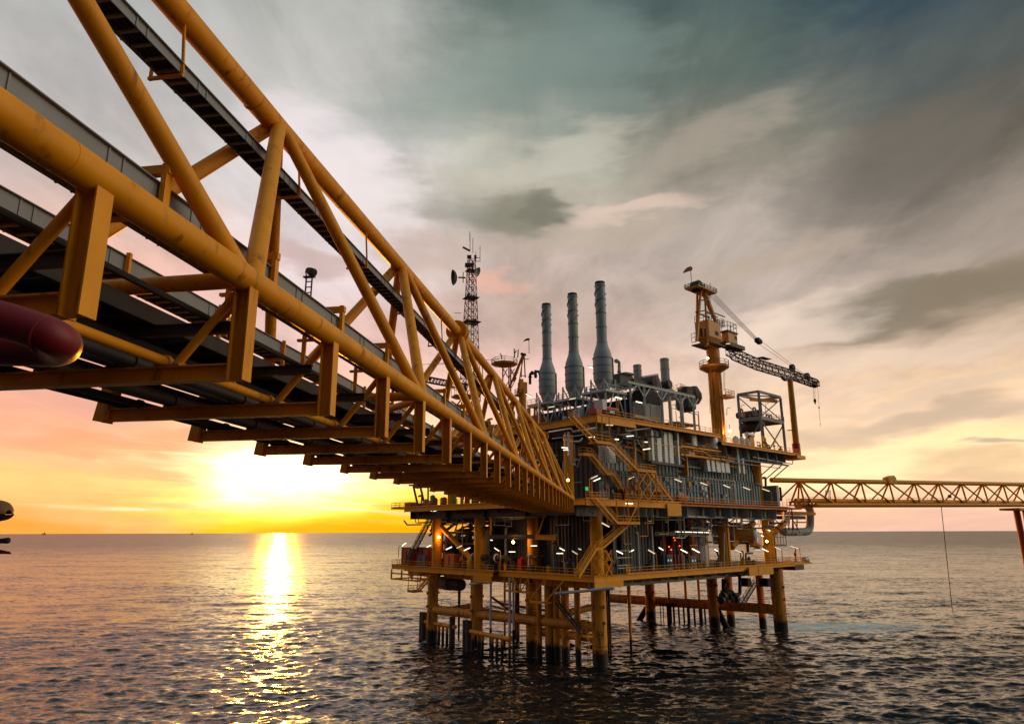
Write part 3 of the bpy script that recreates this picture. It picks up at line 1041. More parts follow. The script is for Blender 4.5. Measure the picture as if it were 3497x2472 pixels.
def braced_tower(t, r0, r1, l0, l1, z0, z1, tiers, mat='yellow_paint', w=0.22):
    cs = [(r0, l0), (r1, l0), (r1, l1), (r0, l1)]
    for r, l in cs:
        MB().beam(W(r, l, z0), W(r, l, z1), w, w).build('tower_post', mat, t)
    rm = (r0 + r1) / 2
    MB().beam(W(rm, l0, z0), W(rm, l0, z1), w * .8, w * .8).build('tower_post', mat, t)
    b = MB()
    dz = (z1 - z0) / tiers
    for k in range(tiers):
        a, c = z0 + k * dz, z0 + (k + 1) * dz
        for (p, q_) in (((r0, l0), (rm, l0)), ((rm, l0), (r1, l0)), ((r0, l0), (r0, l1)), ((r1, l0), (r1, l1))):
            fl = (k % 2 == 0) ^ (p == (rm, l0))
            b.beam(W(*p, c if fl else a), W(*q_, a if fl else c), w * .6, w * .6)
            b.beam(W(*p, a if fl else c), W(*q_, c if fl else a), w * .5, w * .5)
    b.build('tower_brace', mat, t)


def lattice(a, b, w, h, bays, rc, rd, up=ZUP, taper=(1, 1), sides=4):
    """square lattice girder from a to b as one mesh"""
    mb = MB()
    a, b = Vector(a), Vector(b)
    d, sx_, sy_ = MB.frame(b - a, up)

    def P(k, i):
        t = k / bays
        tw = taper[0] if t < 0.12 else taper[1] if t > 0.88 else 1.0
        s1, s2 = ((-1, -1), (1, -1), (1, 1), (-1, 1))[i]
        return a.lerp(b, t) + sx_ * (s1 * w / 2 * tw) + sy_ * (s2 * h / 2 * tw)
    for i in range(4):
        mb.path([P(k, i) for k in range(bays + 1)], rc, 5)
        j = (i + 1) % 4
        for k in range(bays):
            mb.tube(P(k, i), P(k + 1, j) if k % 2 else P(k, i).lerp(P(k, i), 1), rd, n=4) if k % 2 else mb.tube(P(k, j), P(k + 1, i), rd, n=4)
            mb.tube(P(k, i), P(k, j), rd, n=4)
        mb.tube(P(bays, i), P(bays, j), rd, n=4)
    return mb


def text_on(name, txt, size, place, mat, parent, depth=0.004):
    """lettering: place(u, v, h) -> world point for flat text coordinates"""
    cu = bpy.data.curves.new(name, 'FONT')
    cu.body = txt
    cu.size = size
    cu.align_x, cu.align_y = 'CENTER', 'CENTER'
    cu.extrude = 0.0
    tmp = bpy.data.objects.new(name, cu)
    COL.objects.link(tmp)
    dg = bpy.context.evaluated_depsgraph_get()
    me = tmp.evaluated_get(dg).to_mesh()
    vs = [tuple(v.co) for v in me.vertices]
    fs = [tuple(p.vertices) for p in me.polygons]
    tmp.evaluated_get(dg).to_mesh_clear()
    bpy.data.objects.remove(tmp)
    bpy.data.curves.remove(cu)
    b = MB()
    n = len(vs)
    b.v = [tuple(place(x, y, depth)) for x, y, _ in vs]
    b.f = [tuple(f) for f in fs]
    return b.build(name, mat, parent, smooth=False)


# ------------------------------------------------------------------ jacket: legs, conductors, braces
def build_jacket():
    t = thing('jacket', 'yellow steel jacket of round legs and braces carrying the platform above the sea', 'jacket', W(0, 0, 0))
    for i, (px, py, rr) in enumerate([(1347, 1494, 1.30), (1195, 1467, 1.28), (1068, 1452, 1.22), (968, 1437, 1.15), (1752, 1414, 1.5), (1603, 1406, 1.25), (1460, 1392, 1.25)]):
        p = ground(px * 1.5231, py * 1.5231)
        if i == 0:
            p = O.copy()
        b = MB().lathe(mov(p, z=-6), [(rr, 0), (rr, 12.4), (rr * 1.02, 12.4), (rr * 1.02, 12.6), (rr, 12.6), (rr, 6 + ZCEL - 1.2)], 28)
        leg = b.build('leg', 'jacket_yellow', t)
        an = MB()
        for k in range(4):
            a = 2 * pi * k / 4 + 0.6
            for zz in (7.0, 9.6):
                an.box(mov(p, z=zz) + Vector((cos(a), sin(a), 0)) * (rr + 0.15), 0.45, 0.25, 0.5, a)
        an.build('anode', 'jacket_yellow', leg)
        if i == 0:
            toC = Vector((CAM.x - p.x, CAM.y - p.y, 0)).normalized()
            th0 = math.atan2(toC.y, toC.x)

            def cyl(u, v, h, zc, th):
                a = th + u / rr
                return Vector((p.x + cos(a) * (rr + 0.015 + h), p.y + sin(a) * (rr + 0.015 + h), zc + v))
            text_on('leg_mark', 'A4', 0.86, lambda u, v, h: cyl(u, v, h, 5.15, th0 + 0.10), 'sign_black', leg)
            fr = MB()
            th = th0 + 0.10
            for (u0_, u1_, v0_, v1_) in ((-0.62, 0.62, 0.44, 0.50), (-0.62, 0.62, -0.50, -0.44), (-0.62, -0.56, -0.44, 0.44), (0.56, 0.62, -0.44, 0.44)):
                n = 8
                vs, fs = [], []
                for k in range(n + 1):
                    u = u0_ + (u1_ - u0_) * k / n
                    vs += [cyl(u, v0_, 0.004, 5.15, th), cyl(u, v1_, 0.004, 5.15, th)]
                fs = [(2 * k, 2 * k + 2, 2 * k + 3, 2 * k + 1) for k in range(n)]
                fr.add(vs, fs)
            fr.build('mark_border', 'sign_black', leg, smooth=False)
            text_on('leg_mark', 'A4', 0.42, lambda u, v, h: cyl(u, v, h, 9.6, th0 + 0.18), 'sign_black', leg)
            for zz in (3.3, 2.6, 2.1):
                MB().lathe(mov(p, z=zz), [(rr, -0.04), (rr + 0.03, -0.04), (rr + 0.03, 0.04), (rr, 0.04)], 28).build('weld_ring', 'dark_steel', leg)
    # conductors and caissons: photo foot, radius, top
    for x, y, w_, top, mat in [(1260, 1500, 40, 14, 'jacket_yellow'), (1340, 1505, 60, 14, 'jacket_yellow'), (1401, 1510, 60, 14, 'jacket_yellow'), (1468, 1522, 62, 14, 'jacket_yellow'), (1568, 1548, 46, 14, 'jacket_yellow')]:
        p = ground(*q(8, x, y))
        rr = w_ / 2.3189 / FPX * (p - CAM).length * 0.49
        b = MB().lathe(mov(p, z=-4), [(rr, 0), (rr, 10.5), (rr * 1.1, 10.5), (rr * 1.1, 10.9), (rr, 10.9), (rr, 4 + top)], 18)
        b.build('conductor', mat, t)
    for x, y, w_, top, mat in [(791, 1420, 16, 14, 'pipe_white'), (870, 1470, 17, 14, 'pipe_white'), (1053, 1480, 18, 14, 'pipe_white'), (1021, 1520, 17, 14, 'pipe_white')]:
        p = ground(*q(8, x, y))
        rr = w_ / 2.3189 / FPX * (p - CAM).length * 0.5
        MB().lathe(mov(p, z=-4), [(rr, 8.5), (rr, 4 + top)], 12).build('riser', mat, t)
        MB().lathe(mov(p, z=-4), [(rr * 1.15, 0), (rr * 1.15, 8.45)], 12).build('riser_sleeve', 'black_steel' if x < 1000 or x > 1040 else 'jacket_yellow', t)
    for x, y, w_ in [(1345, 1172, 68), (1640, 1205, 60)]:
        p = ground(*q(9, x, y))
        rr = w_ / 2.705 / FPX * (p - CAM).length * 0.5
        MB().lathe(mov(p, z=-4), [(rr, 0), (rr, 4 + ZCEL - 1)], 16).build('caisson', 'jacket_yellow', t)
    # braces
    bz = 4.6
    for a, b, rr in [(W(62, 0, bz), W(55.5, 46, bz), 1.05), (W(-0.2, 0, 6.2), W(-4.4, 42, 6.2), 0.85), (W(0, 0, 4.3), W(-0.2, 16, 4.3), 0.7),
                     (W(-4.4, 42, 5.8), W(10, 46, 5.8), 0.6), (W(0, 15, 6.2), W(30, 24, 6.2), 0.7)]:
        MB().tube(a, b, rr, n=18).build('brace', 'jacket_yellow', t)
    # rail along the far brace
    MB().rail([W(61, 1, bz + 1.05), W(55.5, 46, bz + 1.05)], 1.1, 2.6, 0.06).build('brace_rail', 'black_steel', t)
    MB().rail([W(-0.4, 2, 7.05), W(-4.4, 42, 7.05)], 1.1, 2.6, 0.06).build('brace_rail', 'dark_steel', t)
    # diagonal struts diving into the water
    for (n, x0, y0, x1, y1, rr) in [(9, 555, 1030, 500, 1120, 0.75), (9, 1225, 1050, 1300, 1190, 0.75)]:
        p1 = ground(*q(n, x1, y1))
        d = ray(*q(n, x0, y0))
        s = (p1 - CAM).dot(Vector((0, 1, 0))) / d.y
        p0 = CAM + d * s
        MB().tube(p0 + (p0 - p1) * .2, p1 - (p0 - p1) * 0.4, rr, n=14).build('strut', 'black_steel', t)
    # hung fender piles under the far brace
    for x, w_ in [(777, 44), (820, 18), (866, 16), (912, 16), (955, 26), (1009, 18), (1068, 32), (1107, 16), (697, 8), (722, 8)]:
        p = ground(*q(9, x, 1150))
        rr = w_ / 2.705 / FPX * (p - CAM).length * 0.5
        MB().lathe(mov(p, z=-3), [(rr, 0), (rr, 3 + bz)], 10).build('fender_pile', 'black_steel', t)
    for x in (783, 940, 1063):
        p = ground(*q(9, x, 1150))
        MB().lathe(mov(p, z=bz), [(0.32, 0), (0.32, ZCEL - bz - 1)], 10).build('riser', 'jacket_yellow', t)
    # boat landing at the left: upper bar with fender posts
    for (xa, ya, xb, yb, za, xs) in [(325, 1205, 590, 1255, 3.6, (335, 352, 378, 410, 440, 475, 505, 537, 575)), (672, 1280, 1030, 1350, 3.6, (680, 708, 745, 790, 822, 900, 936, 975))]:
        A, B = ground(*q(8, xa, ya), z=za), ground(*q(8, xb, yb), z=za)
        MB().tube(A, B, 0.42, n=12).build('landing_bar', 'jacket_yellow', t)
        for x in xs:
            p = A.lerp(B, (x - xa) / (xb - xa))
            big = x in (335, 352, 575, 680, 708)
            MB().tube(mov(p, l=.3, z=-za - 2), mov(p, l=.3, z=1.9 if big else -0.3), 0.62 if big else 0.30, n=10).build('landing_post', 'jacket_yellow' if not big else 'dark_steel', t)
    # small ladders near the corner leg
    for (n, x, y0, y1) in [(8, 1652, 1330, 1600), (8, 1082, 1190, 1400), (9, 1862, 1000, 1245)]:
        p = ground(*q(n, x, y1))
        b = MB()
        for s in (-0.28, 0.28):
            b.tube(mov(p, r=s, z=-1), mov(p, r=s, z=6.2), 0.06, n=5)
        for k in range(18):
            b.tube(mov(p, r=-.28, z=-0.8 + k * .38), mov(p, r=.28, z=-0.8 + k * .38), 0.035, n=4)
        b.build('ladder', 'jacket_yellow', t)
    return t


build_jacket()


# ------------------------------------------------------------------ decks
def beam_edge(t, r0, r1, l0, l1, z, depth=0.95, name='edge_beam', mat='yellow_paint'):
    """I-section edge girder, outer faces on the given outline"""
    MB().ibeam(W(r0, l0, z - depth / 2), W(r1, l1, z - depth / 2), 0.4, depth, 0.07).build(name, mat, t)


def ribs(t, xs, l0, l1, ztop, h, mat='grey_steel'):
    for r in xs:
        MB().ibeam(W(r, l0, ztop - h / 2), W(r, l1, ztop - h / 2), 0.42, h, 0.06).build('deck_girder', mat, t)


def build_cellar():
    t = thing('cellar_deck', 'lowest yellow edged deck of the platform with open dark process bays', 'deck', W(-5, -3.5, ZCEL))
    MB().boxl(-4.7, 66, -3.3, 50, ZCEL - 0.14, ZCEL).build('deck_plate', 'deck_plate', t)
    MB().boxl(-5, 5, 50.2, 57, ZCEL - 0.14, ZCEL).build('deck_plate', 'deck_plate', t)
    beam_edge(t, -5, 43, -3.5, -3.5, ZCEL)
    beam_edge(t, 43, 66, -3.5, -3.5, ZCEL, 0.7)
    beam_edge(t, -5, -5, -3.4, 20.3, ZCEL)
    beam_edge(t, -6.2, -6.2, 20.6, 50.5, ZCEL - 0.1)
    MB().boxl(-6.0, -5.0, 20.6, 50.5, ZCEL - 0.2, ZCEL - 0.06).build('deck_plate', 'deck_plate', t)
    beam_edge(t, -5.2, -5.2, 50.7, 57, ZCEL, 0.9)
    beam_edge(t, -5, 5, 57.2, 57.2, ZCEL, 0.9)
    beam_edge(t, 66.2, 66.2, -3.4, 50, ZCEL, 0.8)
    # deep yellow boxes on the edge
    MB().boxl(-5.4, 2.0, -4.0, -3.75, ZCEL - 1.9, ZCEL - 0.9).build('fascia', 'yellow_paint', t)
    MB().boxl(-6.6, -6.45, 20.7, 26, ZCEL - 2.2, ZCEL - 0.95).build('fascia', 'yellow_paint', t)
    MB().boxl(44, 54.5, -4.1, -3.75, ZCEL - 2.0, ZCEL - 0.25).build('fascia', 'yellow_paint', t)
    # girder grid beneath
    MB().ibeam(W(-3, -0.6, ZCEL - 1.25), W(64, -0.6, ZCEL - 1.25), 0.5, 2.0, 0.08).build('main_girder', 'grey_steel', t)
    MB().ibeam(W(-2.4, 0, ZCEL - 1.25), W(-2.4, 49, ZCEL - 1.25), 0.5, 2.0, 0.08).build('main_girder', 'jacket_yellow', t)
    for l in (14, 28, 42, 49):
        MB().ibeam(W(-3, l, ZCEL - 1.1), W(64, l, ZCEL - 1.1), 0.5, 1.7, 0.08).build('main_girder', 'dark_steel', t)
    ribs(t, [3 + 5.6 * k for k in range(11)], -3.1, -0.9, ZCEL - 0.16, 1.5, 'pale_steel')
    for l in (5, 10, 20, 25, 34, 39, 46):
        MB().ibeam(W(-4.6, l, ZCEL - 0.7), W(-2.7, l, ZCEL - 0.7), 0.3, 1.0, 0.05).build('deck_girder', 'yellow_paint', t)
    hr = MB()
    hr.rail([W(-4.9, -3.4, ZCEL), W(-1.5, -3.4, ZCEL)]).rail([W(4, -3.4, ZCEL), W(66, -3.4, ZCEL)])
    hr.build('handrail', 'yellow_paint', t)
    MB().rail([W(-4.9, -3.4, ZCEL), W(-4.9, 20.3, ZCEL)]).build('handrail', 'yellow_paint', t)
    MB().rail([W(-6.1, 20.6, ZCEL), W(-6.1, 50.5, ZCEL)]).build('handrail', 'yellow_paint', t)
    MB().rail([W(-5.1, 50.7, ZCEL), W(-5.1, 57.1, ZCEL), W(5, 57.1, ZCEL)]).build('handrail', 'yellow_paint', t)
    MB().rail([W(66, -3.4, ZCEL), W(66, 49, ZCEL)]).build('handrail', 'yellow_paint', t)
    # cantilever nose at the right end
    MB().boxl(66.4, 75, -3.4, 3, ZCEL - 0.5, ZCEL - 0.1).build('deck_plate', 'yellow_paint', t)
    MB().boxl(66.4, 71, -3.3, 2.5, ZCEL - 1.7, ZCEL - 0.55).build('fascia', 'dark_steel', t)
    MB().rail([W(66.5, -3.3, ZCEL), W(72, -3.3, ZCEL), W(72, 2.8, ZCEL)]).build('handrail', 'yellow_paint', t)
    # columns up to the main deck
    for r, l, rr in [(0, 0, 1.15), (0, 16, 1.1), (-2.5, 29, 1.15), (-3.6, 42, 1.1), (61.5, 0, 1.45), (43.5, 1.0, 1.25), (56, 14, 1.1), (55, 30, 1.1), (24, 16, 1.1)]:
        MB().lathe(W(r, l, ZCEL), [(rr, 0), (rr, ZMAIN - ZCEL - 1.2)], 20).build('column', 'yellow_paint', t)
    for a, b, rr in [(pR(9, 1345, 440, 1.5), pR(9, 1545, 205, 1.5), 0.75), (W(-3.2, 41, ZCEL + 8.2), W(-2.6, 31, ZCEL + 1.5), 0.55), (W(61.5, 1, ZCEL + 4.5), W(68.5, -1.5, ZMAIN - 2.6), 0.7),
                     (W(60.5, 2, ZCEL + 3.5), W(56.5, 13, ZMAIN - 2), 0.7)]:
        MB().tube(a, b, rr, n=14).build('column_brace', 'yellow_paint', t)
    # added dark back plates: the deep shade of the bays put into their colour
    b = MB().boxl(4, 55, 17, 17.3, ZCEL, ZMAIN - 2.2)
    b.build('dark_backing', 'wall_dark', t)
    MB().boxl(14, 14.3, 6, 30, ZCEL, ZMAIN - 2.2).build('dark_backing', 'wall_dark', t)
    MB().boxl(3.5, 50, 33, 33.3, ZCEL, ZMAIN - 2.2).build('dark_backing', 'wall_dark', t)
    return t


def corrugated(pa, pb, z0, z1, pitch=1.15, deep=0.22, out=None):
    """trapezoid-rolled wall sheet from pa to pb (plan), facing 'out'"""
    pa, pb = Vector((pa.x, pa.y, 0)), Vector((pb.x, pb.y, 0))
    L = (pb - pa).length
    d = (pb - pa).normalized()
    n = max(1, int(L / pitch))
    pt = []
    for k in range(n):
        s = L * k / n
        w = L / n
        pt += [(s, 0), (s + w * .38, 0), (s + w * .5, deep), (s + w * .88, deep)]
    pt.append((L, 0))
    fr = [pa + d * s + out * o for s, o in pt]
    bk = [pa + d * s + out * (o - 0.06) for s, o in pt]
    mb = MB()
    m = len(fr)
    vs = [Vector((p.x, p.y, z)) for ring in (fr, bk) for z in (z0, z1) for p in ring]
    fs = []
    for k in range(m - 1):
        fs.append((k, k + 1, m + k + 1, m + k))
        fs.append((2 * m + k + 1, 2 * m + k, 3 * m + k, 3 * m + k + 1))
        fs.append((m + k, m + k + 1, 3 * m + k + 1, 3 * m + k))
        fs.append((k + 1, k, 2 * m + k, 2 * m + k + 1))
    fs += [(0, m, 3 * m, 2 * m), (m - 1, 3 * m - 1, 4 * m - 1, 2 * m - 1)]
    return mb.add(vs, fs)


def build_main():
    t = thing('main_deck', 'middle yellow edged deck of the platform with pale teal corrugated module walls', 'deck', W(-7, -4, ZMAIN))
    MB().boxl(-6.7, 64, -3.8, 50, ZMAIN - 0.16, ZMAIN).build('deck_plate', 'deck_plate', t)
    beam_edge(t, -7, 20, -4, -4, ZMAIN, 1.15)
    beam_edge(t, 20, 64, -4, -4, ZMAIN, 0.62)
    beam_edge(t, -7, -7, -3.8, 50, ZMAIN, 1.05)
    beam_edge(t, 64.2, 64.2, -3.8, 50, ZMAIN, 1.0)
    MB().boxl(15.5, 20.0, -4.4, -4.25, ZMAIN - 2.6, ZMAIN - 0.3).build('fascia', 'yellow_paint', t)
    # crimson fire main along the edge
    MB().path([W(20.5, -4.45, ZMAIN - 0.05), W(64.5, -4.45, ZMAIN - 0.05), W(65.2, -4.45, ZMAIN - 0.4), W(65.2, -4.45, ZMAIN - 5)], 0.16, 8, 0.5).build('fire_main', 'red_paint', t)
    # deep girders
    MB().ibeam(W(-6, -0.9, ZMAIN - 1.5), W(63.5, -0.9, ZMAIN - 1.5), 0.5, 2.6, 0.09).build('main_girder', 'grey_steel', t)
    MB().ibeam(W(-5.2, 0, ZMAIN - 1.4), W(-5.2, 49, ZMAIN - 1.4), 0.5, 2.4, 0.09).build('main_girder', 'dark_steel', t)
    for l in (12, 24, 36, 49):
        MB().ibeam(W(-6, l, ZMAIN - 1.4), W(63.5, l, ZMAIN - 1.4), 0.5, 2.4, 0.09).build('main_girder', 'dark_steel', t)
    rr = [ur(pR(9, x, 110, -3.5)) for x in (350, 470, 550, 612, 765, 930, 1185, 1340, 1490, 1620, 1750)]
    for r in rr:
        MB().ibeam(W(r, -3.75, ZMAIN - 1.45), W(r, -1.2, ZMAIN - 1.45), 0.34, 2.5, 0.06).build('deck_girder', 'pale_steel', t)
    for l in (4, 9, 14, 19, 27, 32, 40, 45):
        MB().ibeam(W(-6.6, l, ZMAIN - 1.0), W(-5.5, l, ZMAIN - 1.0), 0.3, 1.6, 0.05).build('deck_girder', 'dark_steel', t)
    # secondary floor beams seen from below
    for l in range(3, 48, 3):
        if l not in (12, 24, 36):
            MB().ibeam(W(-4.9, l, ZMAIN - 0.55), W(63, l, ZMAIN - 0.55), 0.25, 0.7, 0.05).build('floor_beam', 'black_steel', t)
    MB().rail([W(-6.9, -3.9, ZMAIN), W(-1, -3.9, ZMAIN)]).rail([W(3.5, -3.9, ZMAIN), W(64, -3.9, ZMAIN)]).build('handrail', 'yellow_paint', t)
    MB().rail([W(-6.9, 8, ZMAIN), W(-6.9, 50, ZMAIN)]).build('handrail', 'yellow_paint', t)
    # left-end cantilever with hung frame posts
    MB().boxl(-7, -1, 50.2, 55.5, ZMAIN - 0.3, ZMAIN - 0.02).build('deck_plate', 'yellow_paint', t)
    MB().rail([W(-6.9, 50.3, ZMAIN), W(-6.9, 55.4, ZMAIN), W(-1, 55.4, ZMAIN)]).build('handrail', 'dark_steel', t)
    # module walls, right face
    zl = ZMAIN + 5.4
    r0, r1 = -1.0, ur(pR(7, 1275, 900, -0.6))
    corrugated(W(0.5, -0.6, 0), W(r1, -0.6, 0), ZMAIN, zl, 1.15, 0.22, -Lv).build('module_wall', 'wall_teal', t)
    corrugated(W(r1, -0.6, 0), W(r1, 12, 0), ZMAIN, zl, 1.15, 0.22, Rv).build('module_wall', 'wall_teal', t)
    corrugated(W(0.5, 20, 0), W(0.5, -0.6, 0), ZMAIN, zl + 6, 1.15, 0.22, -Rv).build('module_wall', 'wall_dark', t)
    MB().boxl(r1 + 4.5, 63.5, -2.6, 2.0, ZMAIN, zl - 0.3).build('end_cabin', 'grey_steel', t)
    MB().boxl(r1 + 0.3, r1 + 4.4, 1.5, 1.8, ZMAIN, zl).build('door_recess', 'black_steel', t)
    MB().boxl(0.4, r1 + 0.3, -0.75, 0.2, zl, zl + 0.14).build('wall_cap', 'dark_steel', t)
    for x in (2.5, 9.5, 16.5, 26, 36, 46):
        MB().boxl(x, x + 0.35, -1.02, -0.84, ZMAIN, zl).build('wall_post', 'yellow_paint' if x in (16.5,) else 'grey_steel', t)
    # doors
    for r, m in ((24.2, 'yellow_paint'), (3.2, 'wall_dark'), (40.8, 'wall_dark'), (11.5, 'wall_dark')):
        d = MB().boxl(r, r + (2.6 if r == 24.2 else 1.1), -1.02, -0.86, ZMAIN + 0.1, ZMAIN + 2.3).build('door', m if m != 'yellow_paint' else 'tray_grey', t)
        for k in ((0.5, 1.5) if r == 24.2 else (0.35,)):
            MB().boxl(r + k, r + k + 0.4, -1.06, -1.03, ZMAIN + 1.35, ZMAIN + 2.0).build('door_window', 'sign_white', d)
    for r in (17.6, 5.2):
        MB().boxl(r, r + 0.6, -0.98, -0.95 + 0.08, ZMAIN + 1.6, ZMAIN + 3.0).build('placard', 'sign_white', t)
    # upper storey wall, set back, under the top deck
    zu = ur(pR(7, 445, 560, 0.2)), ur(pR(7, 1205, 700, 0.2))
    corrugated(W(0.9, 0.4, 0), W(zu[1], 0.4, 0), zl + 0.16, ZMAIN + 10.4, 1.2, 0.22, -Lv).build('module_wall', 'wall_teal', t)
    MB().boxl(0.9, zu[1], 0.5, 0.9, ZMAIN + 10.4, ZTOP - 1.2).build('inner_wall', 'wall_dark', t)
    MB().boxl(11.2, 11.8, -0.5, 0.1, zl + 0.2, ZTOP - 2).build('wall_post', 'yellow_paint', t)
    MB().boxl(zu[0] - 1.2, zu[0] - 0.8, -1.2, 0.1, zl + 0.2, ZTOP - 2.2).build('wall_post', 'yellow_paint', t)
    # ledge beams
    for (xa, xb, y, l0) in [(545, 1010, 755, -0.9), (360, 640, 630, -0.7)]:
        a, b = ur(pR(7, xa, y, l0)), ur(pR(7, xb, y, l0))
        z = pR(7, (xa + xb) / 2, y, l0).z
        MB().boxl(a, b, l0, l0 + 0.75, z, z + 0.2).build('ledge', 'grey_steel', t)
    # dark service zone between wall head and top deck
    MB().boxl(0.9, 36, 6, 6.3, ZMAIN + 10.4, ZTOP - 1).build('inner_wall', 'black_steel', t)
    for r, rr_ in ((-3.5, 0.9), (37.6, 1.0), (61.5, 1.35)):
        MB().lathe(W(r, 1.8 if r > 0 else 3, ZMAIN), [(rr_, 0), (rr_, ZEXT - ZMAIN - 1.6)], 18).build('column', 'yellow_paint', t)
    MB().tube(W(56, 1.8, ZMAIN + 4.5), W(51.5, 1.8, ZEXT - 1.8), 0.7, n=12).build('column_brace', 'yellow_paint', t)
    for r in (-4.5, 61):
        for l in (20, 36):
            MB().lathe(W(r, l, ZMAIN), [(0.9, 0), (0.9, ZTOP - ZMAIN - 1.6)], 14).build('column', 'yellow_paint', t)
    return t


def build_top():
    t = thing('top_deck', 'upper yellow edged deck of the platform under the exhaust stacks', 'deck', W(-3, -3.6, ZTOP))
    rs = 37.5
    MB().boxl(-2.7, rs, -3.3, 46, ZTOP - 0.18, ZTOP).build('deck_plate', 'deck_plate', t)
    MB().boxl(rs + 0.3, 73, -3.3, 30, ZEXT - 0.18, ZEXT).build('deck_plate', 'deck_plate', t)
    beam_edge(t, -3, 8, -3.6, -3.6, ZTOP, 1.5)
    beam_edge(t, 8, rs, -3.6, -3.6, ZTOP, 0.75)
    beam_edge(t, -3, -3, -3.4, 46, ZTOP - 0.2, 1.2)
    beam_edge(t, rs + 0.3, 73, -3.6, -3.6, ZEXT, 0.6)
    beam_edge(t, 73.2, 73.2, -3.4, 30, ZEXT, 0.9)
    MB().boxl(71.5, 76, -4.2, 0, ZEXT - 1.3, ZEXT - 0.4).build('fascia', 'yellow_paint', t)
    MB().ibeam(W(-2.6, -1.0, ZTOP - 1.5), W(rs, -1.0, ZTOP - 1.5), 0.5, 2.4, 0.08).build('main_girder', 'grey_steel', t)
    MB().ibeam(W(rs + 0.4, -1.0, ZEXT - 1.6), W(70, -1.0, ZEXT - 1.6), 0.5, 2.6, 0.08).build('main_girder', 'grey_steel', t)
    MB().ibeam(W(-1.2, 0, ZTOP - 1.7), W(-1.2, 46, ZTOP - 1.7), 0.5, 1.8, 0.08).build('main_girder', 'dark_steel', t)
    for r in list(np.arange(1, 37, 5.2)):
        MB().ibeam(W(r, -3.3, ZTOP - 1.35), W(r, -1.3, ZTOP - 1.35), 0.34, 2.2, 0.06).build('deck_girder', 'grey_steel', t)
    for r in (40, 44.5, 49, 53.5, 58, 62.5, 67):
        MB().ibeam(W(r, -3.3, ZEXT - 1.45), W(r, -1.3, ZEXT - 1.45), 0.34, 2.3, 0.06).build('deck_girder', 'grey_steel', t)
    for l in range(4, 44, 4):
        MB().ibeam(W(-0.8, l, ZTOP - 0.75), W(rs, l, ZTOP - 0.75), 0.25, 1.0, 0.05).build('floor_beam', 'black_steel', t)
    MB().boxl(41, 66, -2.4, -2.2, ZEXT - 4.0, ZEXT - 3.85).boxl(41, 69, -3.0, -2.8, ZEXT - 3.3, ZEXT - 3.15).build('pipe_support', 'grey_steel', t)
    MB().rail([W(-2.9, 9, ZTOP), W(-2.9, 46, ZTOP)]).build('handrail', 'yellow_paint', t)
    MB().rail([W(-2.0, -3.5, ZTOP), W(rs, -3.5, ZTOP)]).build('handrail', 'yellow_paint', t)
    MB().rail([W(rs + 0.5, -3.5, ZEXT), W(75, -3.5, ZEXT), W(75, 20, ZEXT)]).build('handrail', 'yellow_paint', t)
    for r in (64, 68, 71):
        MB().tube(W(r, -2, ZEXT - 2.8), W(r - 3, 1, ZEXT - 6.2), 0.14, n=6).build('knee_brace', 'dark_steel', t)
    return t


cellar = build_cellar()
main_d = build_main()
top_d = build_top()
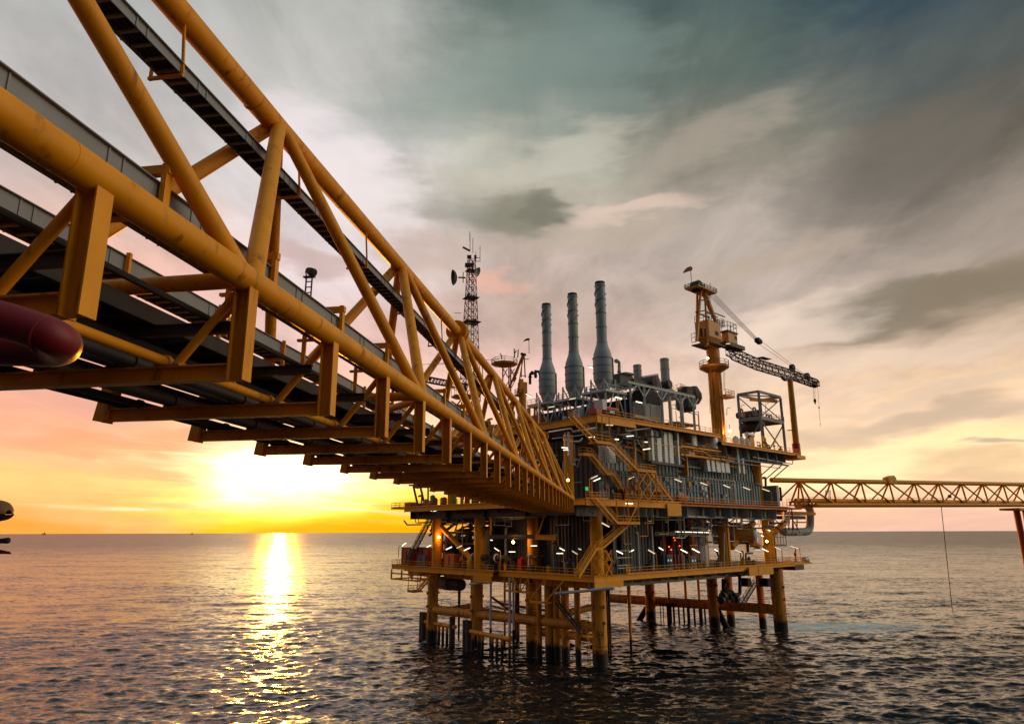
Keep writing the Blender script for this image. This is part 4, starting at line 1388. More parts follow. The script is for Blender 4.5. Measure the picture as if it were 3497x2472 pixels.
# ------------------------------------------------------------------ stairways of the right face
def build_stairs():
    inw = Lv
    L0 = -5.0
    a, b = pR(6, 835, 300, L0), pR(6, 1098, 572, L0)
    t = stair(a, b, 1.1, inw, 'upper flight of the long yellow stairway dropping from the top deck corner')
    e = pR(6, 1262, 572, L0)
    landing(t, ur(b), ur(e), L0, L0 + 1.9, b.z, sides='l')
    for r in (ur(b) + .2, ur(b) + 1.7, ur(e) - .3):
        MB().beam(W(r, L0 + .1, b.z), W(r, L0 + .1, ZTOP - 0.5), 0.16, 0.16).build('hanger', 'yellow_paint', t)
    a2, b2 = pR(6, 1265, 585, L0 + .05), pR(6, 1550, 858, L0 + .05)
    t2 = stair(W(ur(a2), L0 + .05, b.z - 0.05), b2, 1.1, inw, 'middle flight of the long yellow stairway ending on the braced yellow tower')
    e2 = pR(6, 1757, 858, L0)
    landing(t2, ur(b2), ur(e2), L0, L0 + 2.4, b2.z, sides='lRL')
    braced_tower(t2, ur(b2) + 0.15, ur(e2) - 0.1, L0 + 0.1, L0 + 2.3, ZMAIN, b2.z - 0.3, 2)
    b3 = pR(6, 1945, 1165, L0 + 1.2, ZMAIN)
    stair(W(ur(e2), L0 + 1.2, b2.z - .05), b3, 1.1, inw, 'lowest flight from the braced yellow tower down to the middle deck walkway')
    # rear stair close to the module wall
    L1 = -2.4
    p0, p1 = pR(6, 950, 705, L1), pR(6, 1042, 705, L1)
    q0, q1 = pR(6, 1212, 905, L1), pR(6, 1282, 905, L1)
    t4 = stair(p1, q0, 1.0, inw, 'upper flight of the rear yellow stair against the teal wall behind the footbridge end')
    landing(t4, ur(p0), ur(p1), L1, L1 + 1.2, p0.z, sides='lr')
    f = pR(6, 1500, 1075, L1, ZMAIN)
    t5 = stair(q1, W(ur(q1) + (q1.z - ZMAIN) * 0.95, L1, ZMAIN), 1.0, inw, 'lower flight of the rear yellow stair reaching the middle deck')
    landing(t5, ur(q0), ur(q1), L1, L1 + 1.2, q0.z, sides='l')
    for p in (p0, q0):
        MB().beam(mov(p, r=.5, l=1, z=-.3), mov(p, r=.5, l=2, z=-2.2), 0.12, 0.12).build('bracket', 'grey_steel', t4 if p is p0 else t5)
    # below the middle deck
    L2 = -5.2
    a6, b6 = pR(6, 1092, 1182, L2), pR(6, 1325, 1440, L2)
    t6 = stair(W(ur(a6), L2, ZMAIN), b6, 1.1, inw, 'yellow flight hanging below the middle deck beside the footbridge end')
    e6 = pR(6, 1580, 1440, L2)
    landing(t6, ur(b6), ur(e6), L2, L2 + 2.4, b6.z, sides='lR')
    for r in (ur(b6) + .1, (ur(b6) + ur(e6)) / 2, ur(e6) - .1):
        for l in (L2 + .1, L2 + 2.3):
            MB().beam(W(r, l, b6.z), W(r, l, ZMAIN - 0.2), 0.18, 0.18).build('hanger', 'yellow_paint', t6)
    MB().beam(W((ur(b6) + ur(e6)) / 2, L2 + .1, b6.z), W(ur(e6) - .1, L2 + .1, ZMAIN - .6), 0.15, 0.15).build('hanger_brace', 'yellow_paint', t6)
    a7, b7 = pR(9, 385, 270, L2 + 2.4), pR(9, 160, 487, L2 + 1.4)
    c7, d7 = pR(9, 108, 487, L2 + 1.4), pR(9, -20, 640, L2 + 1.4)
    t7 = stair(W(ur(a7), L2 + 1.4, b6.z), b7, 1.0, inw, 'yellow flight slanting left from the hung landing to the lower braced tower')
    landing(t7, ur(c7), ur(b7), L2 + 1.4, L2 + 2.7, b7.z, sides='lr')
    e7 = pR(9, 240, 490, L2 + 1.4)
    braced_tower(t7, ur(c7) + .1, ur(e7), L2 + 1.45, L2 + 2.6, ZCEL, b7.z - .3, 2, w=0.2)
    zf = ZCEL
    stair(c7, W(ur(c7) - (b7.z - zf) * 1.05, L2 + 1.4, zf), 1.0, inw, 'lowest yellow flight landing on the lowest deck near the corner leg')
    # left end stair between middle and lowest deck
    a8, b8 = pL(8, 385, 455, -6.0), pL(8, 190, 715, -6.0, ZCEL)
    a8.z = ZMAIN - 2.4
    t8 = stair(a8, b8, 1.0, Rv, 'stair at the left end slanting from the middle deck down to the cantilever', 'dark_steel')
    MB().beam(a8, mov(a8, l=-6), 1.0, .2).build('landing', 'dark_steel', t8)
    # short ladder stair below the left end
    a9, b9 = pL(8, 398, 850, -5.6), pL(8, 283, 975, -5.6)
    t9 = stair(a9, b9, 0.8, Rv, 'short yellow stair hung under the left end of the lowest deck')
    MB().boxl(-6.6, -4.0, ul(b9) - 0.2, ul(b9) + 2.0, b9.z - .25, b9.z).build('landing', 'dark_steel', t9)
    MB().rail([W(-6.5, ul(b9) - .2, b9.z), W(-6.5, ul(b9) + 2, b9.z), W(-4, ul(b9) + 2, b9.z)]).build('landing_rail', 'yellow_paint', t9)
    for dr in (-6.5, -4.1):
        MB().beam(W(dr, ul(b9) + 1.8, b9.z), W(dr, ul(b9) + 1.8, ZCEL - .2), 0.12, 0.12).build('hanger', 'yellow_paint', t9)
    # under the right end
    a10, b10 = pR(9, 1592, 772, 1.0), pR(9, 1470, 978, 1.0)
    stair(a10, b10, 0.9, Lv, 'steep dark stair under the right end of the lowest deck down to the brace', 'dark_steel')
    a11, b11 = pL(8, 1385, 1070, -3.5), pL(8, 1595, 1318, -3.5)
    t11 = stair(a11, b11, 0.9, Rv, 'steep dark stair slanting past the conductors towards the corner leg', 'dark_steel')
    MB().boxl(ur(b11) - .2, ur(b11) + 1.2, ul(b11) - 1.3, ul(b11), b11.z - .25, b11.z - .05).build('landing', 'yellow_paint', t11)
    MB().rail([W(ur(b11) - .1, ul(b11) - 1.2, b11.z), W(ur(b11) - .1, ul(b11), b11.z)]).build('landing_rail', 'yellow_paint', t11)


build_stairs()


# ------------------------------------------------------------------ hung access walkway below the lowest deck, left face
def build_access():
    r0 = -6.4
    t = thing('access_walkway', 'yellow braced access walkway slung under the lowest deck left of the corner leg', 'walkway', pL(8, 1200, 1000, r0))
    l0, l1 = ul(pL(8, 1450, 1000, r0)), ul(pL(8, 978, 960, r0))
    z = pL(8, 980, 970, r0).z
    lm = ul(pL(8, 1175, 1000, r0))
    lb = ul(pL(8, 1300, 1000, r0))
    zb = pL(8, 1180, 1055, r0).z
    MB().boxl(r0, r0 + 1.4, lm, l1, z - 0.25, z).build('walkway', 'yellow_paint', t)
    MB().boxl(r0, r0 + 1.6, lb, lm, zb - 0.25, zb).build('walkway', 'yellow_paint', t)
    ls = [lm + (l1 - lm) * k / 3 for k in range(4)]
    for l in ls + [lb]:
        MB().beam(W(r0, l, zb if l <= lm else z), W(r0, l, ZCEL - 0.6), 0.2, 0.2).build('hanger', 'yellow_paint', t)
    b = MB()
    for k, (x, y) in enumerate(zip(ls[:-1], ls[1:])):
        b.beam(W(r0, x, z if k % 2 else ZCEL - .8), W(r0, y, ZCEL - .8 if k % 2 else z), 0.14, 0.14)
    b.beam(W(r0, lm, zb), W(r0, lb, ZCEL - .9), 0.14, 0.14)
    b.beam(W(r0, lb, zb), W(r0, l0, ZCEL - .9), 0.2, 0.2)
    b.build('hanger_brace', 'yellow_paint', t)
    MB().rail([W(r0, lb, zb), W(r0, lm, zb)]).rail([W(r0, lm, z), W(r0, l1, z)]).build('handrail', 'yellow_paint', t)
    # long cantilever rail of the left nose
    t2 = thing('support_frame', 'open yellow box frame hanging from the left nose of the lowest deck', 'frame', W(-5.2, 55, ZCEL - 3))
    la, lb2 = 57.0, ul(pL(8, 245, 800, -5.4))
    zz = pL(8, 150, 885, -5.4).z
    for r in (-5.2, 0):
        for l in (la, (la + lb2) / 2, lb2):
            MB().beam(W(r, l, zz), W(r, l, ZCEL - 1), 0.32, 0.32).build('frame_post', 'yellow_paint', t2)
        for z_ in (zz, (zz + ZCEL) / 2 - .3):
            MB().beam(W(r, la, z_), W(r, lb2 - 3, z_), 0.3, 0.3).build('frame_beam', 'yellow_paint', t2)
    for l in (la, lb2):
        MB().beam(W(-5.2, l, zz), W(0, l, zz), 0.28, 0.28).build('frame_beam', 'yellow_paint', t2)


build_access()


# ------------------------------------------------------------------ pale ventilation ducts hanging on the face
def duct(n, x0, x1, y0, y1, l0, label, slant=0.0, elbow=1.6, group='pale ventilation ducts on the platform face'):
    a, b = pR(n, x0, y0, l0), pR(n, x1, y1, l0)
    r0, r1, z1, z0 = ur(a), ur(b), a.z, b.z
    t = thing('ventilation_duct', label, 'duct', W((r0 + r1) / 2, l0, z0), group)
    d = 0.9
    s = slant
    m = MB().hexa([W(r0 + s, l0, z0), W(r1 + s, l0, z0), W(r1 + s, l0 + d, z0), W(r0 + s, l0 + d, z0),
                   W(r0, l0, z1 - .5), W(r1, l0, z1 - .5), W(r1, l0 + d, z1 - .5), W(r0, l0 + d, z1 - .5)])
    m.build('duct_body', 'duct_white', t)
    e = MB()
    e.hexa([W(r0, l0, z1 - .5), W(r1, l0, z1 - .5), W(r1, l0 + d, z1 - .5), W(r0, l0 + d, z1 - .5),
            W(r0, l0 + .5, z1), W(r1, l0 + .5, z1), W(r1, l0 + d + .2, z1 + .05), W(r0, l0 + d + .2, z1 + .05)])
    e.boxl(r0, r1, l0 + d + .02, l0 + d + elbow, z1 - .75, z1 + .02)
    e.build('duct_elbow', 'duct_white', t)
    sl = MB()
    nz = max(3, int((z1 - .5 - z0) / 0.42))
    for k in range(nz):
        f = (k + .5) / nz
        z = z0 + (z1 - .5 - z0) * f
        ss = s * (1 - f)
        sl.hexa([W(r0 + ss - .02, l0 - .03, z), W(r1 + ss + .02, l0 - .03, z), W(r1 + ss + .02, l0 + d + .02, z), W(r0 + ss - .02, l0 + d + .02, z),
                 W(r0 + ss - .02, l0 - .03, z + .035), W(r1 + ss + .02, l0 - .03, z + .035), W(r1 + ss + .02, l0 + d + .02, z + .035), W(r0 + ss - .02, l0 + d + .02, z + .035)])
    sl.build('duct_rib', 'grey_steel', t)
    MB().boxl(r0 - .06, r1 + .06, l0 - .06, l0 + d + .06, z0 - .22, z0).build('duct_outlet', 'wall_dark', t) if not s else None
    return t


for i, (x0, x1, y0, y1) in enumerate([(78, 118, 222, 583), (138, 203, 233, 595), (216, 270, 246, 605), (270, 333, 246, 608), (362, 402, 228, 626)]):
    duct(7, x0, x1, y0, y1, -2.6, ['narrow pale duct nearest the yellow stair in the tall row of five', 'wide pale duct, second from the yellow stair in the tall row of five', 'middle pale duct in the tall row of five', 'wide pale duct with a box cap, fourth in the tall row of five', 'slim hooked pale duct ending the tall row of five'][i])
for i, (x0, x1, y0, y1) in enumerate([(690, 730, 508, 666), (742, 784, 512, 668), (793, 845, 517, 670), (846, 890, 523, 671), (893, 946, 528, 673)]):
    duct(7, x0, x1, y0, y1, -1.9, ['first short pale duct from the stair side in the low row of five', 'second short pale duct in the low row of five', 'middle short pale duct in the low row of five', 'fourth short pale duct in the low row of five', 'last short pale duct in the low row of five, away from the stair'][i], 0.25, 1.2)
for i, (x0, x1, y0, y1) in enumerate([(1018, 1062, 345, 668), (1066, 1112, 348, 672)]):
    duct(7, x0, x1, y0, y1, -1.9, ['inner one of the pair of tall pale ducts below the crane', 'outer one of the pair of tall pale ducts below the crane'][i], 0.3, 1.2)
duct(14, 1058, 1165, 640, 900, -3.0, 'single bent pale louvred duct hanging under the middle stair flight', 0.35, 1.5)


def duct_frames():
    t = thing('duct_frame', 'yellow gantry posts carrying the tall row of pale ducts', 'frame', pR(7, 50, 560, -1.6))
    for x in (40, 345):
        p = pR(7, x, 250, -1.5)
        MB().beam(W(ur(p), -1.5, p.z - 7), W(ur(p), -1.5, ZTOP - 1), 0.25, 0.25).build('frame_post', 'yellow_paint', t)
    for y in (300, 440):
        a, b = pR(7, 30, y, -1.4), pR(7, 400, y + 12, -1.4)
        MB().beam(a, b, 0.2, 0.25).build('frame_beam', 'yellow_paint', t)
    a, b = pR(7, 60, 600, -2.2), pR(7, 420, 628, -2.2)
    MB().beam(a, b, 1.0, 0.5).build('frame_shelf', 'wall_dark', t)
    t = thing('air_handler', 'two tier yellow framed air handling units with pale drums between the duct rows', 'air handler', pR(7, 560, 480, -1.0))
    for (xa, xb, y) in [(410, 860, 400), (410, 1000, 492)]:
        a, b = pR(7, xa, y, -2.4), pR(7, xb, y + 20, -2.4)
        MB().boxl(ur(a), ur(b), -2.4, 0.1, a.z - .25, a.z).build('shelf', 'yellow_paint', t)
        MB().rail([W(ur(a), -2.35, a.z), W(ur(b), -2.35, a.z)]).build('handrail', 'yellow_paint', t)
    for x, y, w_, h_ in [(500, 400, 1.6, 3.6), (740, 415, 1.5, 3.8)]:
        p = pR(7, x, y, -1.0)
        MB().lathe(mov(p, z=0.02), [(w_, 0), (w_, h_ * .72), (w_ * .8, h_ * .86), (w_ * .35, h_ * .95)], 18).build('drum', 'duct_white', t)
    for x0, x1, y0, y1, m in [(455, 570, 310, 390, 'duct_white'), (470, 545, 450, 520, 'duct_white'), (430, 640, 285, 300, 'grey_steel'), (680, 860, 305, 325, 'grey_steel'), (560, 640, 425, 490, 'dark_steel'), (880, 1000, 372, 470, 'dark_steel')]:
        a, b = pR(7, x0, y0, -1.2), pR(7, x1, y1, -1.2)
        MB().boxl(ur(a), ur(b), -1.7, 0, b.z, a.z).build('casing', m, t)
    for x in (425, 640, 870, 985):
        p = pR(7, x, 500, -2.2)
        MB().beam(W(ur(p), -2.2, p.z - .3), W(ur(p), -2.2, ZEXT - 1.2), 0.22, 0.22).build('frame_post', 'yellow_paint', t)


duct_frames()


# ------------------------------------------------------------------ exhaust stacks
def exhaust_stack(label, top, flare_t, flare_b, bands, bot, xc, hw_t, hw_b, r0, plat):
    """pixel heights in zoom 4; silencer bottle, straked pipe and support frame"""
    P = lambda y: pL(4, xc, y, r0)
    zt, zft, zfb, zb = [P(y).z for y in (top, flare_t, flare_b, bot)]
    base = P(bot)
    sc_ = (base - CAM).dot(ray(*q(4, xc, 700)).normalized()) / ray(*q(4, xc, 700)).length / 2.705
    rt, rb = hw_t * sc_, hw_b * sc_
    t = thing('exhaust_stack', label, 'exhaust stack', base, 'tall grey exhaust stacks with spiral strakes')
    b0 = Vector((base.x, base.y, 0))
    MB().lathe(b0, [(rb * .96, zb), (rb, zb + .4), (rb, zfb - .3), (rb * .95, zfb), (rb * .94, zfb + (zft - zfb) * .18), (rb * .84, zfb + (zft - zfb) * .36), (rt + (rb - rt) * .38, zfb + (zft - zfb) * .58), (rt * 1.10, zfb + (zft - zfb) * .80), (rt * 1.02, zft), (rt, zft + .3), (rt, zt - .5)], 36).build('stack_body', 'stack_grey', t)
    MB().lathe(b0, [(rt * .9, zt - .49), (rt, zt - .49), (rt, zt - .1), (rt * .98, zt), (rt * .86, zt), (rt * .86, zt - 2.5)], 36).build('stack_mouth', 'soot', t)
    rg = [(P(y).z, rt) for y in bands] + [(zfb - .15, rb * 1.01), (zb + (zfb - zb) * .64, rb), (zb + (zfb - zb) * .34, rb)]
    for z, r in rg:
        MB().lathe(Vector((b0.x, b0.y, z)), [(r, -.09), (r + .09, -.09), (r + .09, .09), (r, .09)], 36).build('flange_ring', 'stack_grey', t)
    # helical strakes
    z0, z1 = P(bands[2]).z, P(bands[0]).z
    for k in range(2):
        m = MB()
        N_ = 60
        vs, fs = [], []
        for i in range(N_ + 1):
            f = i / N_
            a = 2 * pi * (k / 2 + f * 1.25 + 0.1)
            z = z0 + (z1 - z0) * f
            c_, s_ = cos(a), sin(a)
            for rr_, dz in ((rt - .01, -.04), (rt + .17, -.04), (rt + .17, .04), (rt - .01, .04)):
                vs.append((b0.x + c_ * rr_, b0.y + s_ * rr_, z + dz))
        for i in range(N_):
            for j in range(4):
                fs.append((i * 4 + j, i * 4 + (j + 1) % 4, (i + 1) * 4 + (j + 1) % 4, (i + 1) * 4 + j))
        fs += [(3, 2, 1, 0), tuple(N_ * 4 + j for j in range(4))]
        m.add(vs, fs).build('strake', 'stack_grey', t)
    # cone under the bottle and support frame
    MB().lathe(Vector((b0.x, b0.y, zb)), [(rb * .94, -.02), (rb * .60, -1.9), (rb * .60, -3.4)], 28).build('transition', 'grey_steel', t)
    # pipe up the side
    MB().path([Vector((b0.x, b0.y, 0)) + Rv * (rb * .5) - Lv * (rb * .95) + ZUP * (zfb - .3), Vector((b0.x, b0.y, 0)) + Rv * (rb * .5) - Lv * (rb * .95) + ZUP * (zb - 2)], .12, 6).build('drain_pipe', 'wall_dark', t)
    # platform ring: level and size from the photo
    zp = P(plat).z
    rr_, ll_ = ur(base), ul(base)
    e = rb + 1.25
    MB().boxl(rr_ - e, rr_ + e, ll_ - e, ll_ + e, zp - .3, zp).build('platform', 'pale_steel', t)
    MB().rail([W(rr_ - e, ll_ + e, zp), W(rr_ - e, ll_ - e, zp), W(rr_ + e, ll_ - e, zp), W(rr_ + e, ll_ + e, zp)], gap=1.3, t=.08).build('handrail', 'pale_steel', t)
    for sr in (-1, 1):
        for sl_ in (-1, 1):
            p = W(rr_ + sr * (rb * .9), ll_ + sl_ * (rb * .9), 0)
            MB().beam(p + ZUP * ZTOP, p + ZUP * (zb + .3), .3, .3).build('support_post', 'pale_steel', t)
            p2 = W(rr_ + sr * (e - .3), ll_ + sl_ * (e - .3), 0)
            MB().beam(p2 + ZUP * ZTOP, p2 + ZUP * (zp - .3), .3, .3).build('support_post', 'pale_steel', t)
    for (u, v) in (((-1, -1), (1, -1)), ((-1, -1), (-1, 1))):
        for (a, c_) in ((u, v), (v, u)):
            MB().beam(W(rr_ + a[0] * (e - .3), ll_ + a[1] * (e - .3), ZTOP + .2), W(rr_ + (a[0] * .2 + c_[0] * .0) * e if a[0] != c_[0] else rr_ + a[0] * (e - .3), ll_ + (a[1] * .2) * e if a[1] != c_[1] else ll_ + a[1] * (e - .3), zp - .4), .2, .2).build('support_brace', 'pale_steel', t)
            MB().beam(W(rr_ + a[0] * rb * .9, ll_ + a[1] * rb * .9, zb), W(rr_ + (a[0] + c_[0]) / 2 * rb * .9, ll_ + (a[1] + c_[1]) / 2 * rb * .9, zp), .16, .16).build('support_brace', 'pale_steel', t)
    return t


ST = []
ST.append(exhaust_stack('shortest grey exhaust stack, beside the second yellow crane', 402, 915, 1045, [430, 548, 670, 790, 912], 1240, 461, 43, 80, 6.0, 1345))
ST.append(exhaust_stack('middle grey exhaust stack standing between the other two', 305, 838, 985, [335, 465, 588, 712, 850], 1190, 711, 46, 86, 6.0, 1310))
ST.append(exhaust_stack('tallest grey exhaust stack, closest to the crane with the boom on its rest', 196, 752, 905, [232, 360, 488, 620, 765], 1125, 976, 48.5, 90, 6.0, 1240))


def small_stack(label, x0, x1, y0, y1, l0, cone):
    p = pR(4, (x0 + x1) / 2, y1, l0)
    top = pR(4, (x0 + x1) / 2, y0, l0).z
    sc_ = (p - CAM).length / ray(*q(4, (x0 + x1) / 2, (y0 + y1) / 2)).length / 2.705
    r = (x1 - x0) / 2 * sc_
    t = thing('small_stack', label, 'exhaust stack', p, 'short grey stacks behind the pale frame')
    pr_ = [(r, 0), (r, top - p.z - .1), (r * .97, top - p.z), (r * .85, top - p.z), (r * .85, top - p.z - 1.5)]
    if cone:
        pr_ = [(r * 2.0, -4.0), (r * 2.0, -3.6), (r * 1.1, -.3)] + pr_
    else:
        pr_ = [(r, -4)] + pr_
    MB().lathe(p, pr_, 28).build('stack_body', 'stack_grey', t)
    for f in (.12, .55, .93):
        MB().lathe(mov(p, z=(top - p.z) * f), [(r, -.07), (r + .07, -.07), (r + .07, .07), (r, .07)], 28).build('flange_ring', 'stack_grey', t)


small_stack('short grey stack, the lower of the two behind the pale frame', 1255, 1331, 934, 1060, 12, False)
small_stack('short grey stack with a conical foot, the taller of the two behind the pale frame', 1508, 1590, 870, 1085, 8, True)


def build_module_frame():
    l0 = -1.8
    t = thing('machinery_gantry', 'pale blue-grey steel frame on the top deck right of the stacks with dark machinery inside', 'steel frame', pR(4, 1240, 1440, l0))
    top = [pR(4, x, y, l0) for x, y in ((1222, 1140), (1350, 1170), (1508, 1160), (1680, 1190), (1800, 1212))]
    zt = sum(p.z for p in top) / 5
    rs = [ur(p) for p in top]
    for r in rs:
        for l in (l0, 8):
            MB().ibeam(W(r, l, ZTOP), W(r, l, zt - .25), .34, .34, .05, Rv).build('frame_post', 'pale_steel', t)
    for l in (l0, 8):
        MB().ibeam(W(rs[0] - .6, l, zt), W(rs[-1] + .8, l, zt), .3, .5, .06).build('frame_beam', 'pale_steel', t)
    for r in rs:
        MB().ibeam(W(r, l0 + .2, zt + .02), W(r, 7.8, zt + .02), .28, .4, .05).build('frame_beam', 'pale_steel', t)
    for i, r in enumerate(rs):
        for s in (-1, 1):
            if (i == 0 and s < 0):
                continue
            MB().beam(W(r + .15 * s, l0, zt - 2.3), W(r + 2.0 * s, l0, zt - .3), .18, .18).build('knee_brace', 'pale_steel', t)
    # machinery in and above the frame
    box = lambda x0, x1, y0, y1, la, lb, m, nm: MB().boxl(ur(pR(4, x0, y0, la)), ur(pR(4, x1, y1, la)), la, lb, pR(4, (x0 + x1) / 2, y1, la).z, pR(4, (x0 + x1) / 2, y0, la).z).build(nm, m, t)
    box(1250, 1350, 1300, 1455, 1.5, 7, 'wall_dark', 'enclosure')
    box(1350, 1530, 1310, 1470, 1.8, 7, 'grey_steel', 'enclosure')
    box(1345, 1520, 1185, 1300, 2.2, 6.5, 'black_steel', 'enclosure')
    box(1130, 1255, 1050, 1150, 3.5, 7, 'wall_dark', 'enclosure')
    MB().hexa([pR(4, 1150, 1035, 3.0), pR(4, 1268, 1050, 3.0), mov(pR(4, 1268, 1050, 3.0), l=4), mov(pR(4, 1150, 1035, 3.0), l=4),
               pR(4, 1180, 1020, 3.4), pR(4, 1250, 1028, 3.4), mov(pR(4, 1250, 1028, 3.4), l=3), mov(pR(4, 1180, 1020, 3.4), l=3)]).build('cowl', 'dark_steel', t)
    for x, y, w_ in [(1415, 1110, 66), (1540, 1120, 38)]:
        p = pR(4, x, y, 3.5)
        rr_ = w_ / 2.705 / FPX * (p - CAM).length
        MB().lathe(mov(p, l=-1.5), [(rr_ * .92, 0), (rr_, .1), (rr_, 4), (rr_ * .8, 4.3)], 26, Lv).build('intake_drum', 'dark_steel', t)
    box(1260, 1400, 1090, 1150, 3.0, 5, 'wall_dark', 'enclosure')
    a, b = pR(4, 1330, 1062, 1.5), pR(4, 1478, 1028, 1.5)
    MB().beam(a, b, .25, .3).build('frame_beam', 'pale_steel', t)
    MB().beam(b, W(ur(b), 1.5, zt), .22, .22).build('frame_post', 'pale_steel', t)
    MB().beam(mov(b, z=-.2), pR(4, 1510, 1150, 1.5), .18, .18).build('knee_brace', 'pale_steel', t)
    # hopper at the right
    p = pR(4, 1740, 1330, 2.5)
    zh = pR(4, 1740, 1140, 2.5).z
    MB().lathe(p, [(1.6, -.6), (2.2, 0), (2.3, (zh - p.z) * .55), (1.7, (zh - p.z) * .75), (1.7, zh - p.z), (1.5, zh - p.z + .1)], 8).build('hopper', 'dark_steel', t)
    p = pR(4, 1815, 1200, 2.5)
    MB().lathe(mov(p, z=-2), [(.9, 0), (1.7, 1.2), (1.7, 2.4), (.8, 4)], 8).build('hopper', 'wall_dark', t)
    MB().rail([pR(4, 1620, 1175, 1.0), pR(4, 1690, 1150, 1.0), pR(4, 1730, 1150, 4.0)]).build('handrail', 'yellow_paint', t)
    for x in (1600, 1710):
        p = pR(4, x, 1495, 0.5)
        MB().lathe(W(ur(p), .5, ZTOP), [(.35, 0), (.35, zt - ZTOP - .3)], 12).build('duct_pipe', 'pipe_white', t)
    MB().boxl(rs[3] + .5, rs[4] + 3.5, -.5, 4, ZTOP + 1.9, ZTOP + 2.15).build('canopy', 'dark_steel', t)
    for r in (rs[4] + 1.5, rs[4] + 3.4):
        MB().beam(W(r, -.6, ZTOP), W(r, -.6, ZTOP + 4.4), .16, .16).build('frame_post', 'grey_steel', t)
    MB().beam(W(rs[4], -.6, ZTOP + 4.4), W(rs[4] + 3.4, -.6, ZTOP + 4.4), .16, .16).build('frame_beam', 'grey_steel', t)
    MB().path([pR(4, 1262, 1440, -2.4), pR(4, 1375, 1452, -2.4), pR(4, 1380, 1462, -2.4), pR(4, 1480, 1482, -2.4)], .16, 6).build('pipe', 'pipe_white', t)
    MB().lathe(W(rs[2] - 1.8, -1.0, ZTOP), [(.5, 0), (.5, 1.2)], 12).build('pump', 'dark_steel', t)
    # red skid under the tallest stack
    t2 = thing('equipment_skid', 'low red machinery skid with a white tarpaulin box under the tallest stack', 'machinery', pR(4, 1060, 1430, -1.0, ZTOP))
    for x0, x1, y0, y1, m in [(1000, 1115, 1365, 1400, 'red_paint'), (905, 955, 1390, 1440, 'red_paint'), (960, 1000, 1300, 1400, 'pipe_white'), (1030, 1075, 1400, 1430, 'pipe_white')]:
        a, b = pR(4, x0, y0, -1.2), pR(4, x1, y1, -1.2)
        MB().boxl(ur(a), ur(b), -1.4, .6, max(ZTOP, b.z), max(ZTOP + .4, a.z)).build('casing', m, t2)
    MB().boxl(ur(pR(4, 900, 1400, -1.2)), ur(pR(4, 1120, 1400, -1.2)), -1.5, .8, ZTOP, ZTOP + .15).build('base', 'dark_steel', t2)


build_module_frame()


# ------------------------------------------------------------------ pipe loop beside the stacks
def pipe_loop(label, pts, r, mat, n=4, l0=4.0, left=False, loc=None, bend=.8):
    P = [(pL if left else pR)(n, x, y, l0) for x, y in pts]
    t = thing('pipe_run', label, 'pipe', P[-1])
    MB().path(P, r, 10, bend).build('pipe', mat, t)
    for p in P[1:-1]:
        d = (P[P.index(p)] - P[P.index(p) - 1]).normalized()
        q_ = p - d * bend * 1.15
        MB().lathe(q_, [(r, -.06), (r * 1.5, -.06), (r * 1.5, .06), (r, .06)], 12, d).build('flange', mat, t)
    return t


pipe_loop('dark goose-necked pipe rising left of the shortest stack', [(298, 1150), (298, 1045), (345, 1048), (350, 1090)], .3, 'dark_steel', 4, 4, True)
pipe_loop('dark hooked vent pipe between the shortest stack and the goose-necked pipe', [(352, 1090), (352, 1032), (378, 1030), (378, 1045)], .25, 'dark_steel', 4, 5, True)
pipe_loop('grey vent pipe hooking down beside the tallest stack', [(1085, 922), (1122, 922), (1122, 1060), (1118, 1090)], .32, 'stack_grey', 4, 5, False)


